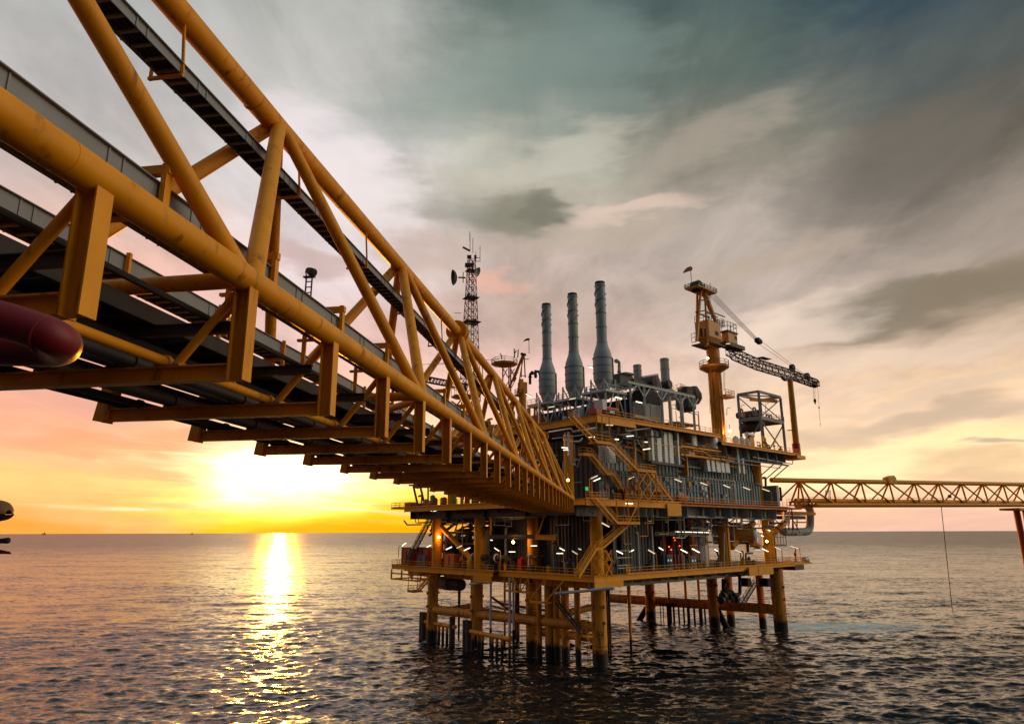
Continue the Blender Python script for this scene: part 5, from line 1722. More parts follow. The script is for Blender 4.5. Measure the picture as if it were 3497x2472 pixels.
# ------------------------------------------------------------------ cranes
def build_crane():
    l0 = 0.0
    P = lambda x, y, dl=0: pR(5, x, y, l0 + dl)
    base = P(690, 1600)
    base.z = ZEXT
    sc_ = (base - CAM).length / ray(*q(5, 680, 1300)).length / 2.7057
    t = thing('pedestal_crane', 'tall yellow pedestal crane with its lattice boom lowered onto the rest post', 'crane', base)
    B = Vector((base.x, base.y, 0))
    zc, zk, zp = P(670, 1010).z, P(660, 840).z, P(650, 760).z
    R = 56 * sc_
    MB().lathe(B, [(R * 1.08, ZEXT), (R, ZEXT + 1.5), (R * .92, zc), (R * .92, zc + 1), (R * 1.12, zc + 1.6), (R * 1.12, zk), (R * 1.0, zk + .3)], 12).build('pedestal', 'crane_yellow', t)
    for k in range(12):
        a = 2 * pi * k / 12 + .26
        p = B + Vector((cos(a), sin(a), 0)) * R * .99
        MB().beam(p + ZUP * (ZEXT + 1.2), p + ZUP * zc, .12, .22, Vector((cos(a), sin(a), 0))).build('stiffener', 'crane_yellow', t)
    # service ring platform
    MB().lathe(B, [(R * 1.15, zc - .9), (R * 2.5, zc + .2), (R * 2.5, zc + .5), (R * 1.15, zc + .5)], 12).build('platform', 'crane_yellow', t)
    ring = [B + Vector((cos(2 * pi * k / 12), sin(2 * pi * k / 12), 0)) * R * 2.45 + ZUP * (zc + .5) for k in range(13)]
    MB().rail(ring, 1.2, 1.5, .09).build('handrail', 'dark_steel', t)
    # small lower balcony
    zb = P(700, 1262).z
    MB().boxl(ur(B) - .6, ur(B) + 3.4, -R - 1.4, -R * .2, zb - .4, zb).build('platform', 'crane_yellow', t)
    MB().rail([W(ur(B) - .5, -R - 1.3, zb), W(ur(B) + 3.3, -R - 1.3, zb), W(ur(B) + 3.3, -R * .3, zb)], 1.2, 1.2, .09).build('handrail', 'crane_yellow', t)
    for x, ya, yb in ((738, 1000, 1200), (610, 1010, 1420)):
        ld = MB()
        a, b = P(x, yb, -1.2), P(x, ya, -1.2)
        for s in (-.22, .22):
            ld.beam(mov(a, r=s), mov(b, r=s), .06, .06)
        for k in range(int((b.z - a.z) / .5)):
            ld.beam(mov(a, r=-.22, z=k * .5), mov(a, r=.22, z=k * .5), .04, .04)
        ld.build('ladder', 'dark_steel', t)
    # machinery house: near corner, right face along r, left face along l
    rc_, lc = ur(P(600, 700, -1.8)), -1.8
    r1_ = ur(P(712, 700, -1.8))
    l1_ = ul(pL(5, 474, 700, rc_))
    r0_ = rc_
    z0, z1, zm = P(600, 800).z, P(590, 592).z, P(600, 735).z
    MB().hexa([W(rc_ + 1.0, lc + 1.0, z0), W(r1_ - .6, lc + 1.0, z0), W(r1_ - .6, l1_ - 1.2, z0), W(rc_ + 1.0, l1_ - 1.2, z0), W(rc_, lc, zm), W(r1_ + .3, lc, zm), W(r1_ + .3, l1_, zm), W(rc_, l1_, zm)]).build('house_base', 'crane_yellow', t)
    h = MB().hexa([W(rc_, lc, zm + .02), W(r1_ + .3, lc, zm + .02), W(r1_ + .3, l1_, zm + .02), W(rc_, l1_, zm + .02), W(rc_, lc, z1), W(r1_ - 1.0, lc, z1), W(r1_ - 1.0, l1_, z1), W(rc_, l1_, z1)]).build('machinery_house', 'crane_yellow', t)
    for x0, x1 in ((512, 540), (552, 580)):
        a, b = pL(5, x0, 640, rc_ - .02), pL(5, x1, 705, rc_ - .02)
        MB().boxl(rc_ - .06, rc_ - .01, ul(b), ul(a), min(a.z, b.z), max(a.z, b.z)).build('louvre', 'black_steel', h)
    a, b = P(655, 655, lc - .02), P(685, 700, lc - .02)
    MB().boxl(ur(a), ur(b), lc - .06, lc - .01, b.z, a.z).build('louvre', 'black_steel', h)
    MB().boxl(rc_ - .8, r1_ + .5, lc - .6, l1_ + .8, P(600, 790).z - .25, P(600, 790).z).build('platform', 'dark_steel', t)
    MB().rail([W(rc_ - .7, l1_ + .7, zm - 1), W(rc_ - .7, l1_ - 1.2, zm - 1)], 2.2, .8, .09).build('handrail', 'dark_steel', t)
    MB().rail([W(rc_, l1_, z1), W(rc_, lc, z1), W(r1_ - 1, lc, z1), W(r1_ - 1, l1_, z1)], 1.6, 1.3, .09).build('handrail', 'dark_steel', t)
    cg = MB()
    pc = P(710, 610, -1)
    for k in range(8):
        a = 2 * pi * k / 8
        cg.beam(pc + Vector((cos(a), sin(a), 0)) * .75, pc + Vector((cos(a), sin(a), 0)) * .75 + ZUP * (P(710, 550, -1).z - pc.z), .08, .08)
    for f in (0, .33, .66, 1):
        rr_ = [pc + Vector((cos(2 * pi * k / 8), sin(2 * pi * k / 8), 0)) * .75 + ZUP * f * (P(710, 550, -1).z - pc.z) for k in range(9)]
        cg.path(rr_, .05, 4)
    cg.build('ladder_cage', 'dark_steel', t)
    # cab
    a, b = P(768, 655, -1.8), P(858, 775, -1.8)
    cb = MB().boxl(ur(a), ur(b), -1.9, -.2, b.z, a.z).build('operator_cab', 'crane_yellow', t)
    MB().boxl(ur(a) - .25, ur(b) + .25, -2.1, 0, a.z + .02, a.z + .35).build('cab_roof', 'dark_steel', cb)
    MB().boxl(ur(b) - 1.1, ur(b) - .1, -1.96, -1.91, b.z + 1.3, a.z - .5).build('cab_window', 'black_steel', cb)
    MB().boxl(ur(b) + .01, ur(b) + .06, -1.7, -.4, b.z + .9, a.z - .4).build('cab_window', 'screen_glow', cb)
    MB().rail([W(ur(a), -.3, a.z + .35), W(ur(a), -1.9, a.z + .35), W(ur(b), -1.9, a.z + .35), W(ur(b), -.3, a.z + .35)], 2.2, 1.2, .09).build('handrail', 'dark_steel', t)
    MB().boxl(ur(P(690, 800)), ur(P(858, 800)), -2.0, .6, P(780, 800).z - .3, P(780, 778).z).build('cab_deck', 'dark_steel', t)
    # A-frame mast
    tp = P(520, 235)
    for (x, y, dl) in ((485, 760, -1.5), (585, 780, -2.2), (485, 700, 2.0), (690, 640, -1.0), (700, 660, 2.0)):
        f = P(x, y, dl)
        MB().beam(f, mov(P(510 if x < 500 else 530, 240), l=dl * .3), .42 if x in (485, 585) else .5, .5).build('mast_leg', 'crane_yellow', t)
    cb2 = MB()
    for (x0, y0, x1, y1) in ((475, 490, 560, 470), (475, 490, 600, 535), (560, 470, 650, 520), (500, 380, 585, 370), (585, 370, 605, 410)):
        cb2.beam(P(x0, y0, -.6), P(x1, y1, -.6), .26, .26)
    cb2.build('mast_brace', 'dark_steel', t)
    MB().beam(P(640, 485, -.5), P(742, 518, -.5), .2, .2).build('mast_arm', 'dark_steel', t)
    zt = P(520, 285).z
    a, b = ur(P(436, 285)), ur(P(606, 285))
    MB().boxl(a, b, -1.8, 1.8, zt - .25, zt).build('mast_platform', 'crane_yellow', t)
    MB().rail([W(a, 1.8, zt), W(a, -1.8, zt), W(b, -1.8, zt), W(b, 1.8, zt), W(a, 1.8, zt)], P(440, 225).z - zt, 1.3, .1).build('handrail', 'dark_steel', t)
    MB().lathe(P(518, 240, -1.0), [(1.2, 0), (1.3, .1), (1.3, 2.0), (1.2, 2.1)], 16, Lv).build('sheave', 'black_steel', t)
    MB().beam(P(493, 240), P(493, 185), .1, .1).build('beacon_post', 'dark_steel', t)
    for k, (x, ya, yb) in enumerate(((608, 210, 400), (592, 300, 540))):
        ld = MB()
        a_, b_ = P(x, yb, .5), P(x, ya, .5)
        for s in (-.25, .25):
            ld.beam(mov(a_, r=s), mov(b_, r=s), .06, .06)
        for j in range(int((b_.z - a_.z) / .5)):
            ld.beam(mov(a_, r=-.25, z=j * .5), mov(a_, r=.25, z=j * .5), .04, .04)
        ld.build('ladder', 'dark_steel', t)
    # boom: lattice box with pale catwalk top, sagging to the tip
    bp = [P(790, 850), P(830, 850), P(1050, 935), P(1380, 1040), P(1560, 1110)]
    lattice(P(775, 838), P(1060, 945), 1.9, 2.0, 9, .17, .075, taper=(.7, 1)).build('boom_section', 'dark_steel', t)
    lattice(P(1060, 945), P(1400, 1040), 1.9, 2.0, 12, .17, .075).build('boom_section', 'dark_steel', t)
    lattice(P(1400, 1040), P(1590, 1112), 1.9, 1.7, 7, .20, .09, taper=(1, .7)).build('boom_tip', 'dark_steel', t)
    mb = MB().beam(mov(P(1030, 878), l=-1), mov(P(1110, 895), l=-1), 1.6, .12)
    mb.build('boom_plate', 'dark_steel', t)
    for x, y in ((1378, 955), (1515, 1035), (1585, 1110)):
        MB().lathe(P(x, y, -.5), [(.9, 0), (1.0, .1), (1.0, .9), (.9, 1)], 16, Lv).build('sheave', 'black_steel', t)
    for x, y in ((1430, 1090), (1470, 1102), (1510, 1115), (1550, 1135), (1570, 1140)):
        MB().beam(P(x, y, -1.2), P(x, y, 1.2), .3, .3).build('boom_roller', 'black_steel', t)
    # pendant ropes
    bl = P(1045, 720)
    for i in range(6):
        w_ = (i - 2.5) * .32
        MB().tube(mov(P(612, 310), l=w_), mov(bl, l=w_ * .6), .05, n=4).build('luffing_rope', 'tray_grey', t)
    MB().beam(mov(bl, r=-.6, z=.3), mov(bl, r=1.2, z=-.2), 1.2, 1.0).build('bridle_block', 'black_steel', t)
    for w_ in (-.7, .7):
        MB().tube(mov(bl, l=w_), P(1370 if w_ < 0 else 1340, 935, w_), .06, n=4).build('pendant_rope', 'dark_steel', t)
        MB().tube(P(1375, 955, w_), P(1520, 1040, w_), .05, n=4).build('pendant_rope', 'dark_steel', t)
    # hooks
    for x0, x1, y0, y1 in ((1556, 1560, 1140, 1240), (1572, 1570, 1140, 1240)):
        MB().tube(P(x0, y0), P(x1, y1), .05, n=4).build('hoist_rope', 'dark_steel', t)
    hk = P(1568, 1240)
    s = sc_
    MB().lathe(mov(hk, z=-70 * s), [(.02, 0), (8 * s, 4 * s), (8 * s, 20 * s), (14 * s, 28 * s), (16 * s, 45 * s), (10 * s, 62 * s), (4 * s, 68 * s)], 12).build('hook_block', 'black_steel', t)
    MB().tube(P(1596, 1130), P(1609, 1315), .045, n=4).build('hoist_rope', 'dark_steel', t)
    MB().tube(P(1609, 1330), P(1622, 1500), .045, n=4).build('hoist_rope', 'dark_steel', t)
    MB().lathe(mov(P(1609, 1330), z=-8 * s), [(.05, 0), (7 * s, 4 * s), (7 * s, 18 * s), (3 * s, 24 * s)], 10).build('overhaul_ball', 'black_steel', t)
    MB().lathe(P(1622, 1482), [(.05, 0), (4 * s, 3 * s), (3 * s, 10 * s)], 8).build('overhaul_ball', 'black_steel', t)
    # boom rest post
    t2 = thing('boom_rest', 'leaning yellow post with a cradle top holding up the crane boom', 'post', P(1385, 1620, -1))
    f = P(1392, 1625, -1)
    f.z = ZEXT
    MB().tube(f, P(1340, 1068, -1), .85, .72, n=16).build('post', 'crane_yellow', t2)
    MB().tube(f, f + ZUP * 3.2, .98, n=16).build('post_base', 'red_paint', t2)
    MB().path([P(1270, 1048, -1), P(1290, 1066, -1), P(1340, 1060, -1), P(1385, 1045, -1), P(1405, 1022, -1)], .4, 8).build('cradle', 'dark_steel', t2)
    MB().box(P(1338, 1530, -1.6), 1.2, .8, .15).build('lamp_bracket', 'dark_steel', t2)
    return t


build_crane()


def windsock(label, n, plane, x0, y0, x1, y1, sx_, sy_, left=False):
    Pn = (lambda x, y: (pL if left else pR)(n, x, y, plane))
    a, b = Pn(x0, y0), Pn(x1, y1)
    t = thing('windsock', label, 'windsock', a)
    MB().tube(a, b, .07, n=6).build('pole', 'dark_steel', t)
    e = Pn(sx_, sy_)
    d = e - b
    MB().path([b, b + d * .3 + ZUP * .1, b + d * .6 + ZUP * .12, e], [.16 * d.length, .15 * d.length, .12 * d.length, .05 * d.length], 10).build('sock', 'sock_cloth', t)


windsock('dark red windsock on a thin pole at the very top of the big crane mast', 5, -1.8, 438, 240, 427, 92, 365, 132)
windsock('small reddish windsock on the platform rail behind the footbridge, left of the stacks', 3, -2.0, 1408, 985, 1406, 872, 1364, 888, True)


def build_frame_tower():
    t0 = pR(5, 1050, 1182, 2.0)
    r0, z1 = ur(t0), t0.z
    l1 = ul(pL(5, 860, 1215, r0))
    r1 = ur(pR(5, 1250, 1218, 2.0))
    t = thing('equipment_tower', 'open grey steel tower with a horizontal vessel inside, between crane and boom rest', 'steel frame', W(r0, 2, ZEXT))
    zm = pR(5, 1050, 1425, 2.0).z
    for r in (r0, r1):
        for l in (2.0, l1):
            MB().ibeam(W(r, l, ZEXT), W(r, l, z1 - .2), .5, .5, .06, Rv).build('frame_post', 'grey_steel', t)
    for z in (z1, zm):
        for (a, b) in (((r0, 2), (r1, 2)), ((r1, 2), (r1, l1)), ((r0, l1), (r1, l1)), ((r0, 2), (r0, l1))):
            MB().beam(W(*a, z), W(*b, z), .45, .6).build('frame_beam', 'grey_steel', t)
    MB().beam(W(r0, l1, z1 + .02), W(r1, 2, z1 + .02), .3, .3).build('frame_beam', 'grey_steel', t)
    MB().beam(W(r0 + .5, l1 * .6, z1 - 1.6), W(r1 - .2, 3.0, z1 - 1.0), .5, .8).build('monorail', 'yellow_paint', t)
    for (a, b) in (((r0, 2), (r0, l1)), ((r0, 2), (r1, 2)), ((r1, 2), (r1, l1))):
        MB().beam(W(*b, z1 - .6), W(*a, zm + .4), .22, .22).build('frame_brace', 'grey_steel', t)
        MB().beam(W(*a, zm - .6), W(*b, ZEXT + .4), .24, .24).build('frame_brace', 'grey_steel', t)
    MB().boxl(r0 - .2, r1 + .8, 1.8, l1, zm + .32, zm + .45).build('mezzanine', 'grey_steel', t)
    MB().rail([W(r0, l1, zm + .45), W(r0, 1.9, zm + .45), W(r1 + .7, 1.9, zm + .45), W(r1 + .7, l1, zm + .45)], 1.3, 1.4, .08).build('handrail', 'grey_steel', t)
    for nm, x, y, r_, L_, m in (('vessel', 960, 1390, .85, 6, 'dark_steel'), ('vessel', 975, 1510, 1.4, 4.5, 'dark_steel')):
        p = pL(5, x, y, r0 + 3)
        MB().lathe(mov(p, l=-L_ / 2), [(.05, -.6), (r_ * .6, -.5), (r_ * .9, -.2), (r_, 0), (r_, L_), (r_ * .9, L_ + .3), (.05, L_ + .6)], 20, Lv).build(nm, m, t)
    for x, y in ((1000, 1330), (880, 1350), (1120, 1385), (1150, 1390)):
        p = pR(5, x, y, 4)
        MB().path([mov(p, z=-2), p, mov(p, r=1.2), mov(p, r=1.2, z=-2)], .22, 8, .5).build('pipe', 'grey_steel', t)
    for x0, y0, x1, y1 in ((1115, 1380, 1118, 1290), (890, 1400, 893, 1320), (760, 1420, 762, 1355)):
        a, b = pR(5, x0, y0, 3), pR(5, x1, y1, 3)
        MB().path([a, b, mov(b, r=1.6, z=.4)], .07, 5).build('lamp_pole', 'dark_steel', t)
    # boxes and drums on the extension deck
    t2 = thing('drum_set', 'cluster of pale insulated drums standing under the grey steel tower', 'drums', pR(7, 1050, 280, -1, ZEXT))
    for x, y, r_ in ((1010, 280, .8), (1075, 260, .7), (1130, 255, .8)):
        p = pR(7, x, y, 0)
        MB().lathe(W(ur(p), 0, ZEXT), [(r_, 0), (r_, 2.0), (r_ * .7, 2.5), (.1, 2.8)], 16).build('drum', 'pipe_white', t2)
    p = pR(7, 1165, 225, 0)
    MB().lathe(mov(p, r=-1.5), [(.1, -.2), (.55, 0), (.55, 3), (.1, 3.2)], 14, Rv).build('drum', 'duct_white', t2)
    MB().boxl(ur(p) - 1.4, ur(p) + 1.4, -.3, .3, ZEXT, p.z - .5).build('cradle', 'yellow_paint', t2)
    # clutter of valves at the right end of the extension deck
    t3 = thing('valve_manifold', 'dark tangle of valves and small pipes near the foot of the boom rest', 'valves', W(62, -1, ZEXT))
    rnd = random.Random(4)
    for k in range(16):
        r = 55 + rnd.random() * 15
        l = -2 + rnd.random() * 5
        h = .8 + rnd.random() * 2.6
        MB().path([W(r, l, ZEXT), W(r, l, ZEXT + h), W(r + rnd.uniform(-2, 2), l, ZEXT + h), ], .10 + .1 * rnd.random(), 6, .3).build('pipe', rnd.choice(['dark_steel', 'yellow_paint', 'black_steel']), t3)
        MB().lathe(W(r, l, ZEXT + h * .6), [(.1, -.2), (.32, -.1), (.32, .1), (.1, .2)], 10).build('valve', 'black_steel', t3)
    return t


build_frame_tower()


# ------------------------------------------------------------------ radio mast
def build_mast():
    D = 166.0
    P = lambda x, y: at_dist(*q(3, x, y), D)
    top, bot = P(948, 150), P(925, 1290)
    t = thing('radio_mast', 'slender red and grey lattice radio mast with a dish and whip aerials behind the footbridge', 'mast', bot)
    sc_ = D / FPX / 2.3189
    zb = bot.z
    bx = Vector((P(945, 700).x, P(945, 700).y, 0))

    def half(z):
        zt = top.z
        f = (zt - z) / (zt - zb)
        return (38 + 62 * f) * sc_ * .62
    zz = [zb + (top.z - zb) * k / 18 for k in range(19)]
    cr = lambda k, z: bx + Vector((cos(pi / 4 + k * pi / 2 + .5), sin(pi / 4 + k * pi / 2 + .5), 0)) * half(z) * 1.414 + ZUP * z
    for seg in range(6):
        m = MB()
        for s in range(3):
            a, b = zz[seg * 3 + s], zz[seg * 3 + s + 1]
            for k in range(4):
                m.beam(cr(k, a), cr(k, b), .16, .16)
                m.beam(cr(k, a), cr(k + 1, b) if s % 2 else cr(k + 1, b), .1, .1)
                m.beam(cr(k + 1, a), cr(k, b), .1, .1)
                m.beam(cr(k, b), cr(k + 1, b), .1, .1)
        m.beam(bx + ZUP * zz[seg * 3] + Rv * .2, bx + ZUP * zz[seg * 3 + 3] + Rv * .2, .5, .14)
        m.build('mast_section', 'stripe_red' if seg % 2 else 'grey_steel', t)
    pd = P(846, 342)
    ax = (P(700, 345) - P(846, 342)).normalized() * 1 + (CAM - pd).normalized() * .35
    r_ = 62 * sc_
    MB().lathe(pd, [(.1, .5), (r_ * .5, .62), (r_ * .8, .9), (r_, 1.3), (r_ * 1.02, 1.3), (r_ * .8, .8), (r_ * .5, .5), (.1, .38)], 24, ax).build('dish', 'dark_steel', t)
    MB().beam(pd, P(905, 345), .3, .3).build('dish_arm', 'dark_steel', t)
    MB().beam(P(885, 300), P(885, 385), .2, .2).build('dish_arm', 'dark_steel', t)
    r2 = 40 * sc_
    MB().lathe(P(985, 295), [(.1, 0), (r2 * .7, .2), (r2, .6), (r2 * .7, .1)], 18, (CAM - pd).normalized() + Rv).build('dish', 'grey_steel', t)
    for x, y0, y1 in ((940, 140, 0), (962, 150, 30), (1019, 215, 95), (986, 215, 140), (938, 60, -20)):
        MB().tube(P(x, y0), P(x, y1), .07, n=5).build('whip_aerial', 'dark_steel', t)
    MB().beam(P(985, 187), P(1019, 187), .12, .12).build('aerial_arm', 'dark_steel', t)
    MB().beam(P(985, 215), P(1022, 215), .12, .12).build('aerial_arm', 'dark_steel', t)
    MB().beam(P(882, 103), P(938, 132), .5, .35).build('radar_bar', 'dark_steel', t)
    MB().beam(P(815, 622), P(870, 625), .1, .1).build('aerial_arm', 'dark_steel', t)
    rnd = random.Random(2)
    for k in range(12):
        p = P(rnd.uniform(915, 985), rnd.choice((180, 215, 245, 250, 480, 500, 690, 700)))
        MB().box(p, rnd.uniform(.5, 1.1), .6, rnd.uniform(.5, 1.2)).build('antenna_unit', 'dark_steel', t)
    for y in (250, 490, 700):
        MB().box(bx + ZUP * P(945, y).z, half(P(945, y).z) * 3, half(P(945, y).z) * 3, .12, .5).build('rest_platform', 'dark_steel', t)


build_mast()


def build_second_crane():
    D = 152.0
    P = lambda x, y, d=0: at_dist(*q(12, x, y), D + d)
    s = D / FPX / 4.592
    base = P(1560, 1100)
    t = thing('pedestal_crane', 'second yellow crane seen through the footbridge with its light boom lowered to the left', 'crane', base)
    ax = Vector((base.x, base.y, 0))
    # octagonal look-out deck
    c = P(1480, 440)
    MB().lathe(c, [(60 * s, -38 * s), (208 * s, 0), (208 * s, 14 * s), (60 * s, 14 * s)], 8).build('platform', 'crane_yellow', t)
    ring = [c + Vector((cos(2 * pi * k / 8), sin(2 * pi * k / 8), 0)) * 204 * s + ZUP * 14 * s for k in range(9)]
    MB().rail(ring, 95 * s * .8, 2.0, .09).build('handrail', 'dark_steel', t)
    for x in (1456, 1553, 1580):
        MB().tube(P(x, 1000), P(x, 470), 11 * s, n=8).build('column', 'crane_yellow', t)
    b = MB()
    for x0, y0, x1, y1 in ((1456, 490, 1553, 660), (1580, 490, 1640, 640), (1553, 640, 1640, 500), (1456, 640, 1530, 500), (1456, 860, 1553, 690), (1590, 800, 1670, 640)):
        b.tube(P(x0, y0), P(x1, y1), 7 * s, n=6)
    b.build('column_brace', 'crane_yellow', t)
    for x0, y0, x1, y1, w_ in ((1560, 800, 1775, 270, 14), (1625, 700, 1785, 270, 12), (1745, 640, 1760, 290, 9), (1808, 640, 1790, 280, 11), (1680, 900, 1780, 300, 8)):
        MB().beam(P(x0, y0), P(x1, y1), w_ * s * 1.6, w_ * s * 1.6).build('mast_leg', 'crane_yellow', t)
    for y, xa, xb in ((612, 1730, 1825), (565, 1620, 1700), (350, 1765, 1866)):
        MB().beam(P(xa, y), P(xb, y), 8 * s, 10 * s).build('mast_brace', 'dark_steel', t)
    MB().lathe(P(1778, 275), [(22 * s, -.6), (22 * s, .6)], 14, Rv).build('sheave', 'black_steel', t)
    a = P(1765, 800)
    MB().box(P(1765, 800), 118 * s, 100 * s, 170 * s, .4).build('machinery_house', 'crane_yellow', t)
    MB().box(P(1745, 700), 50 * s, 60 * s, 70 * s, .4).build('machinery_house', 'crane_yellow', t)
    MB().lathe(Vector((a.x, a.y, 0)), [(60 * s, ZTOP - 1), (60 * s, P(1765, 890).z)], 18).build('pedestal', 'crane_yellow', t)
    MB().lathe(P(1740, 930), [(90 * s, 0), (100 * s, 8 * s), (100 * s, 16 * s)], 12).build('platform', 'crane_yellow', t)
    ring = [P(1740, 925) + Vector((cos(2 * pi * k / 10), sin(2 * pi * k / 10), 0)) * 98 * s for k in range(11)]
    MB().rail(ring, 1.3, 1.5, .09).build('handrail', 'crane_yellow', t)
    for x0, y0, x1, y1 in ((1412, 262, 1438, 300), (1438, 300, 1438, 350), (1634, 185, 1640, 330), (1668, 215, 1640, 262), (1698, 200, 1690, 330)):
        MB().tube(P(x0, y0), P(x1, y1), 9 * s, n=8).build('stub_post', 'dark_steel', t)
    lattice(P(130, 645), P(900, 790), 75 * s, 85 * s, 16, .11, .06).build('boom_section', 'dark_steel', t)
    MB().box(P(312, 660), 28 * s, 20 * s, 50 * s).build('boom_lamp', 'black_steel', t)
    for x0, y0, x1, y1 in ((130, 440, 1400, 350), (350, 440, 760, 415)):
        MB().tube(P(x0, y0, 2), P(x1, y1, 2), .05, n=4).build('guy_rope', 'dark_steel', t)
    # yellow deck with braces glimpsed below the boom
    t2 = thing('lookout_platform', 'small yellow platform on braced legs glimpsed through the footbridge below the mast', 'platform', P(860, 1200))
    MB().lathe(P(860, 955), [(90 * s, -18 * s), (215 * s, 0), (215 * s, 14 * s), (90 * s, 14 * s)], 8).build('platform', 'crane_yellow', t2)
    ring = [P(860, 945) + Vector((cos(2 * pi * k / 8), sin(2 * pi * k / 8), 0)) * 210 * s for k in range(9)]
    MB().rail(ring, 3.6, 1.6, .09).build('handrail', 'dark_steel', t2)
    for x0, y0, x1, y1 in ((650, 1010, 820, 1130), (800, 990, 690, 1130), (780, 1180, 830, 970), (950, 1180, 900, 970), (1080, 1180, 1030, 960)):
        MB().tube(P(x0, y0), P(x1, y1), 12 * s, n=8).build('leg', 'crane_yellow', t2)
    for x, y in ((880, 700), (865, 800), (1100, 880), (1045, 790), (900, 900), (1180, 930)):
        MB().tube(P(x, y + 140, 3), P(x, y - 40, 3), .14, n=6).build('post', 'stripe_red', t2)


build_second_crane()
# ------------------------------------------------------------------ far footbridge on the right
def build_far_bridge():
    DA, DB = 166.0, 216.0
    xa, xb = 130, 2080

    def P(x, y, back=0.0):
        # depth along a straight line seen in perspective: 1/depth is linear in x
        f = (x - xa) / (xb - xa)
        d = 1 / ((1 - f) / DA + f / DB)
        return at_dist(*q(10, x, y), d)
    A, B = P(430, 519), P(2080, 519)
    dv = (B - A); dv.z = 0; dv.normalize()
    bk = Vector((-dv.y, dv.x, 0))
    t = thing('footbridge', 'slender yellow truss footbridge leaving the right side of the platform over open sea', 'footbridge', A)
    ext = dv * 30
    TA, TB = P(135, 318), P(2080, 352)
    TA, TB = TA + bk * 2.2, TB + bk * 2.2
    MB().path([TA, TB, TB + (TB - TA) * .25], .62, 14).build('top_chord', 'bridge_yellow', t)
    MB().path([A, B, B + (B - A) * .25], .50, 12).build('bottom_chord', 'bridge_yellow', t)
    A2, B2 = A + bk * 4.6, B + bk * 4.6
    MB().path([A2, B2, B2 + (B - A) * .25], .50, 12).build('bottom_chord', 'bridge_yellow', t)
    tops = [310, 565, 800, 1022, 1225, 1415, 1595, 1765, 1925, 2072, 2210]

    def along(p0, p1, x):
        d = ray(*q(10, x, 430))
        # intersect in plan with line p0-p1
        e = p1 - p0
        cr_ = lambda u, v: u.x * v.y - u.y * v.x
        s = cr_(p0 - CAM, d) / -cr_(e, d)
        return p0 + e * s
    for i, x in enumerate(tops):
        T = along(TA, TB, x)
        s = (T - TA).length / (TB - TA).length
        N_ = (along(TA, TB, tops[i + 1]) - T) if i + 1 < len(tops) else N_
        half = N_ * .5
        for C0, e0 in ((A, B), (A2, B2)):
            def C(tv):
                e = e0 - C0
                k = (tv - C0).dot(e) / e.dot(e)
                return C0 + e * k
            c1, c2, c0 = C(T), C(T + N_ * .98), C(T - N_ * .02)
            MB().tube(T, c1, .25, n=8).build('post', 'bridge_yellow', t)
            if i + 1 < len(tops) and C0 is A:
                MB().tube(T, c2, .24, n=8).build('diagonal', 'bridge_yellow', t)
            if C0 is A2:
                MB().tube(T, C(T - half), .2, n=8).build('diagonal', 'bridge_yellow', t)
            if i == 0:
                MB().tube(T, C0 + (C0 - e0).normalized() * 1.0, .24, n=8).build('diagonal', 'bridge_yellow', t)
        e = B - A
        k = (T - A).dot(e) / e.dot(e)
        MB().beam(A + e * k, A2 + e * k, .25, .3).build('cross_beam', 'bridge_yellow', t)
    for off, r, dz, m in ((.9, .55, 1.05, 'yellow_paint'), (2.0, .30, .8, 'grey_steel'), (2.9, .2, .7, 'dark_steel')):
        MB().path([A + bk * off + ZUP * dz - dv * 6, B + bk * off + ZUP * dz + ext], r, 10).build('pipeline', m, t)
    MB().beam(A + bk * 3.6 + ZUP * .9, B + bk * 3.6 + ZUP * .9 + ext, 1.2, .1).build('walkway_floor', 'dark_steel', t)
    MB().rail([A + bk * 2.9 + ZUP * .95, B + bk * 2.9 + ZUP * .95], 1.1, 3.2, .08, False).build('handrail', 'bridge_yellow', t)
    p = along(TA, TB, 1030) + ZUP * .7
    mb = MB().box(p - ZUP * .3, 3.4, 1.8, 1.5, math.atan2(dv.y, dv.x))
    w = 4.0
    mb.hexa([p - dv * 1.7 - bk * .9 + ZUP * .46, p + dv * 1.7 - bk * .9 + ZUP * .46, p + dv * 1.7 + bk * .9 + ZUP * .46, p - dv * 1.7 + bk * .9 + ZUP * .46,
             p + dv * .1 - bk * .8 + ZUP * 1.0, p + dv * 1.0 - bk * .8 + ZUP * 1.15, p + dv * 1.0 + bk * .8 + ZUP * 1.15, p + dv * .1 + bk * .8 + ZUP * 1.0])
    mb.build('splice_box', 'yellow_paint', t)
    for x, y0, y1 in ((510, 470, 400), (545, 470, 395), (535, 470, 405)):
        MB().tube(P(x, y0), P(x, y1), .09, n=5).build('lamp_pole', 'dark_steel', t)
    MB().lathe(P(1492, 462), [(.5, 0), (.5, .7), (.1, .9)], 10).build('lamp', 'dark_steel', t)
    # hanging line
    c0, c1 = P(1424, 528), ground(*q(10, 1508, 1322))
    one('hanging_line', MB().tube(c0, Vector((c1.x, c1.y, -1)), .10, n=5), 'black_steel', 'thin dark line hanging from the far right footbridge down to the sea', 'cable')
    # support jacket at the frame edge
    L0 = P(2052, 532)
    t2 = thing('bridge_support', 'rust-orange leg carrying the far end of the right footbridge', 'support', Vector((L0.x, L0.y, 0)))
    for k, (dx, db) in enumerate(((2.4, 0), (6.5, 4.6), (13, 2.3))):
        p = L0 + dv * dx + bk * db
        MB().tube(p - ZUP * .5, Vector((p.x, p.y, -4)) + dv * 1.2, .95, n=14).build('leg', 'stripe_red', t2)
    MB().box(L0 + dv * 6 + bk * 2.3 - ZUP * .75, 16, 6, .7, math.atan2(dv.y, dv.x)).build('cap_beam', 'yellow_paint', t2)
    # landing and grey pipe elbow at the platform end
    t3 = thing('bridge_landing', 'yellow landing beams under the right footbridge end with railings', 'platform', pR(7, 1650, 1060, 1.0))
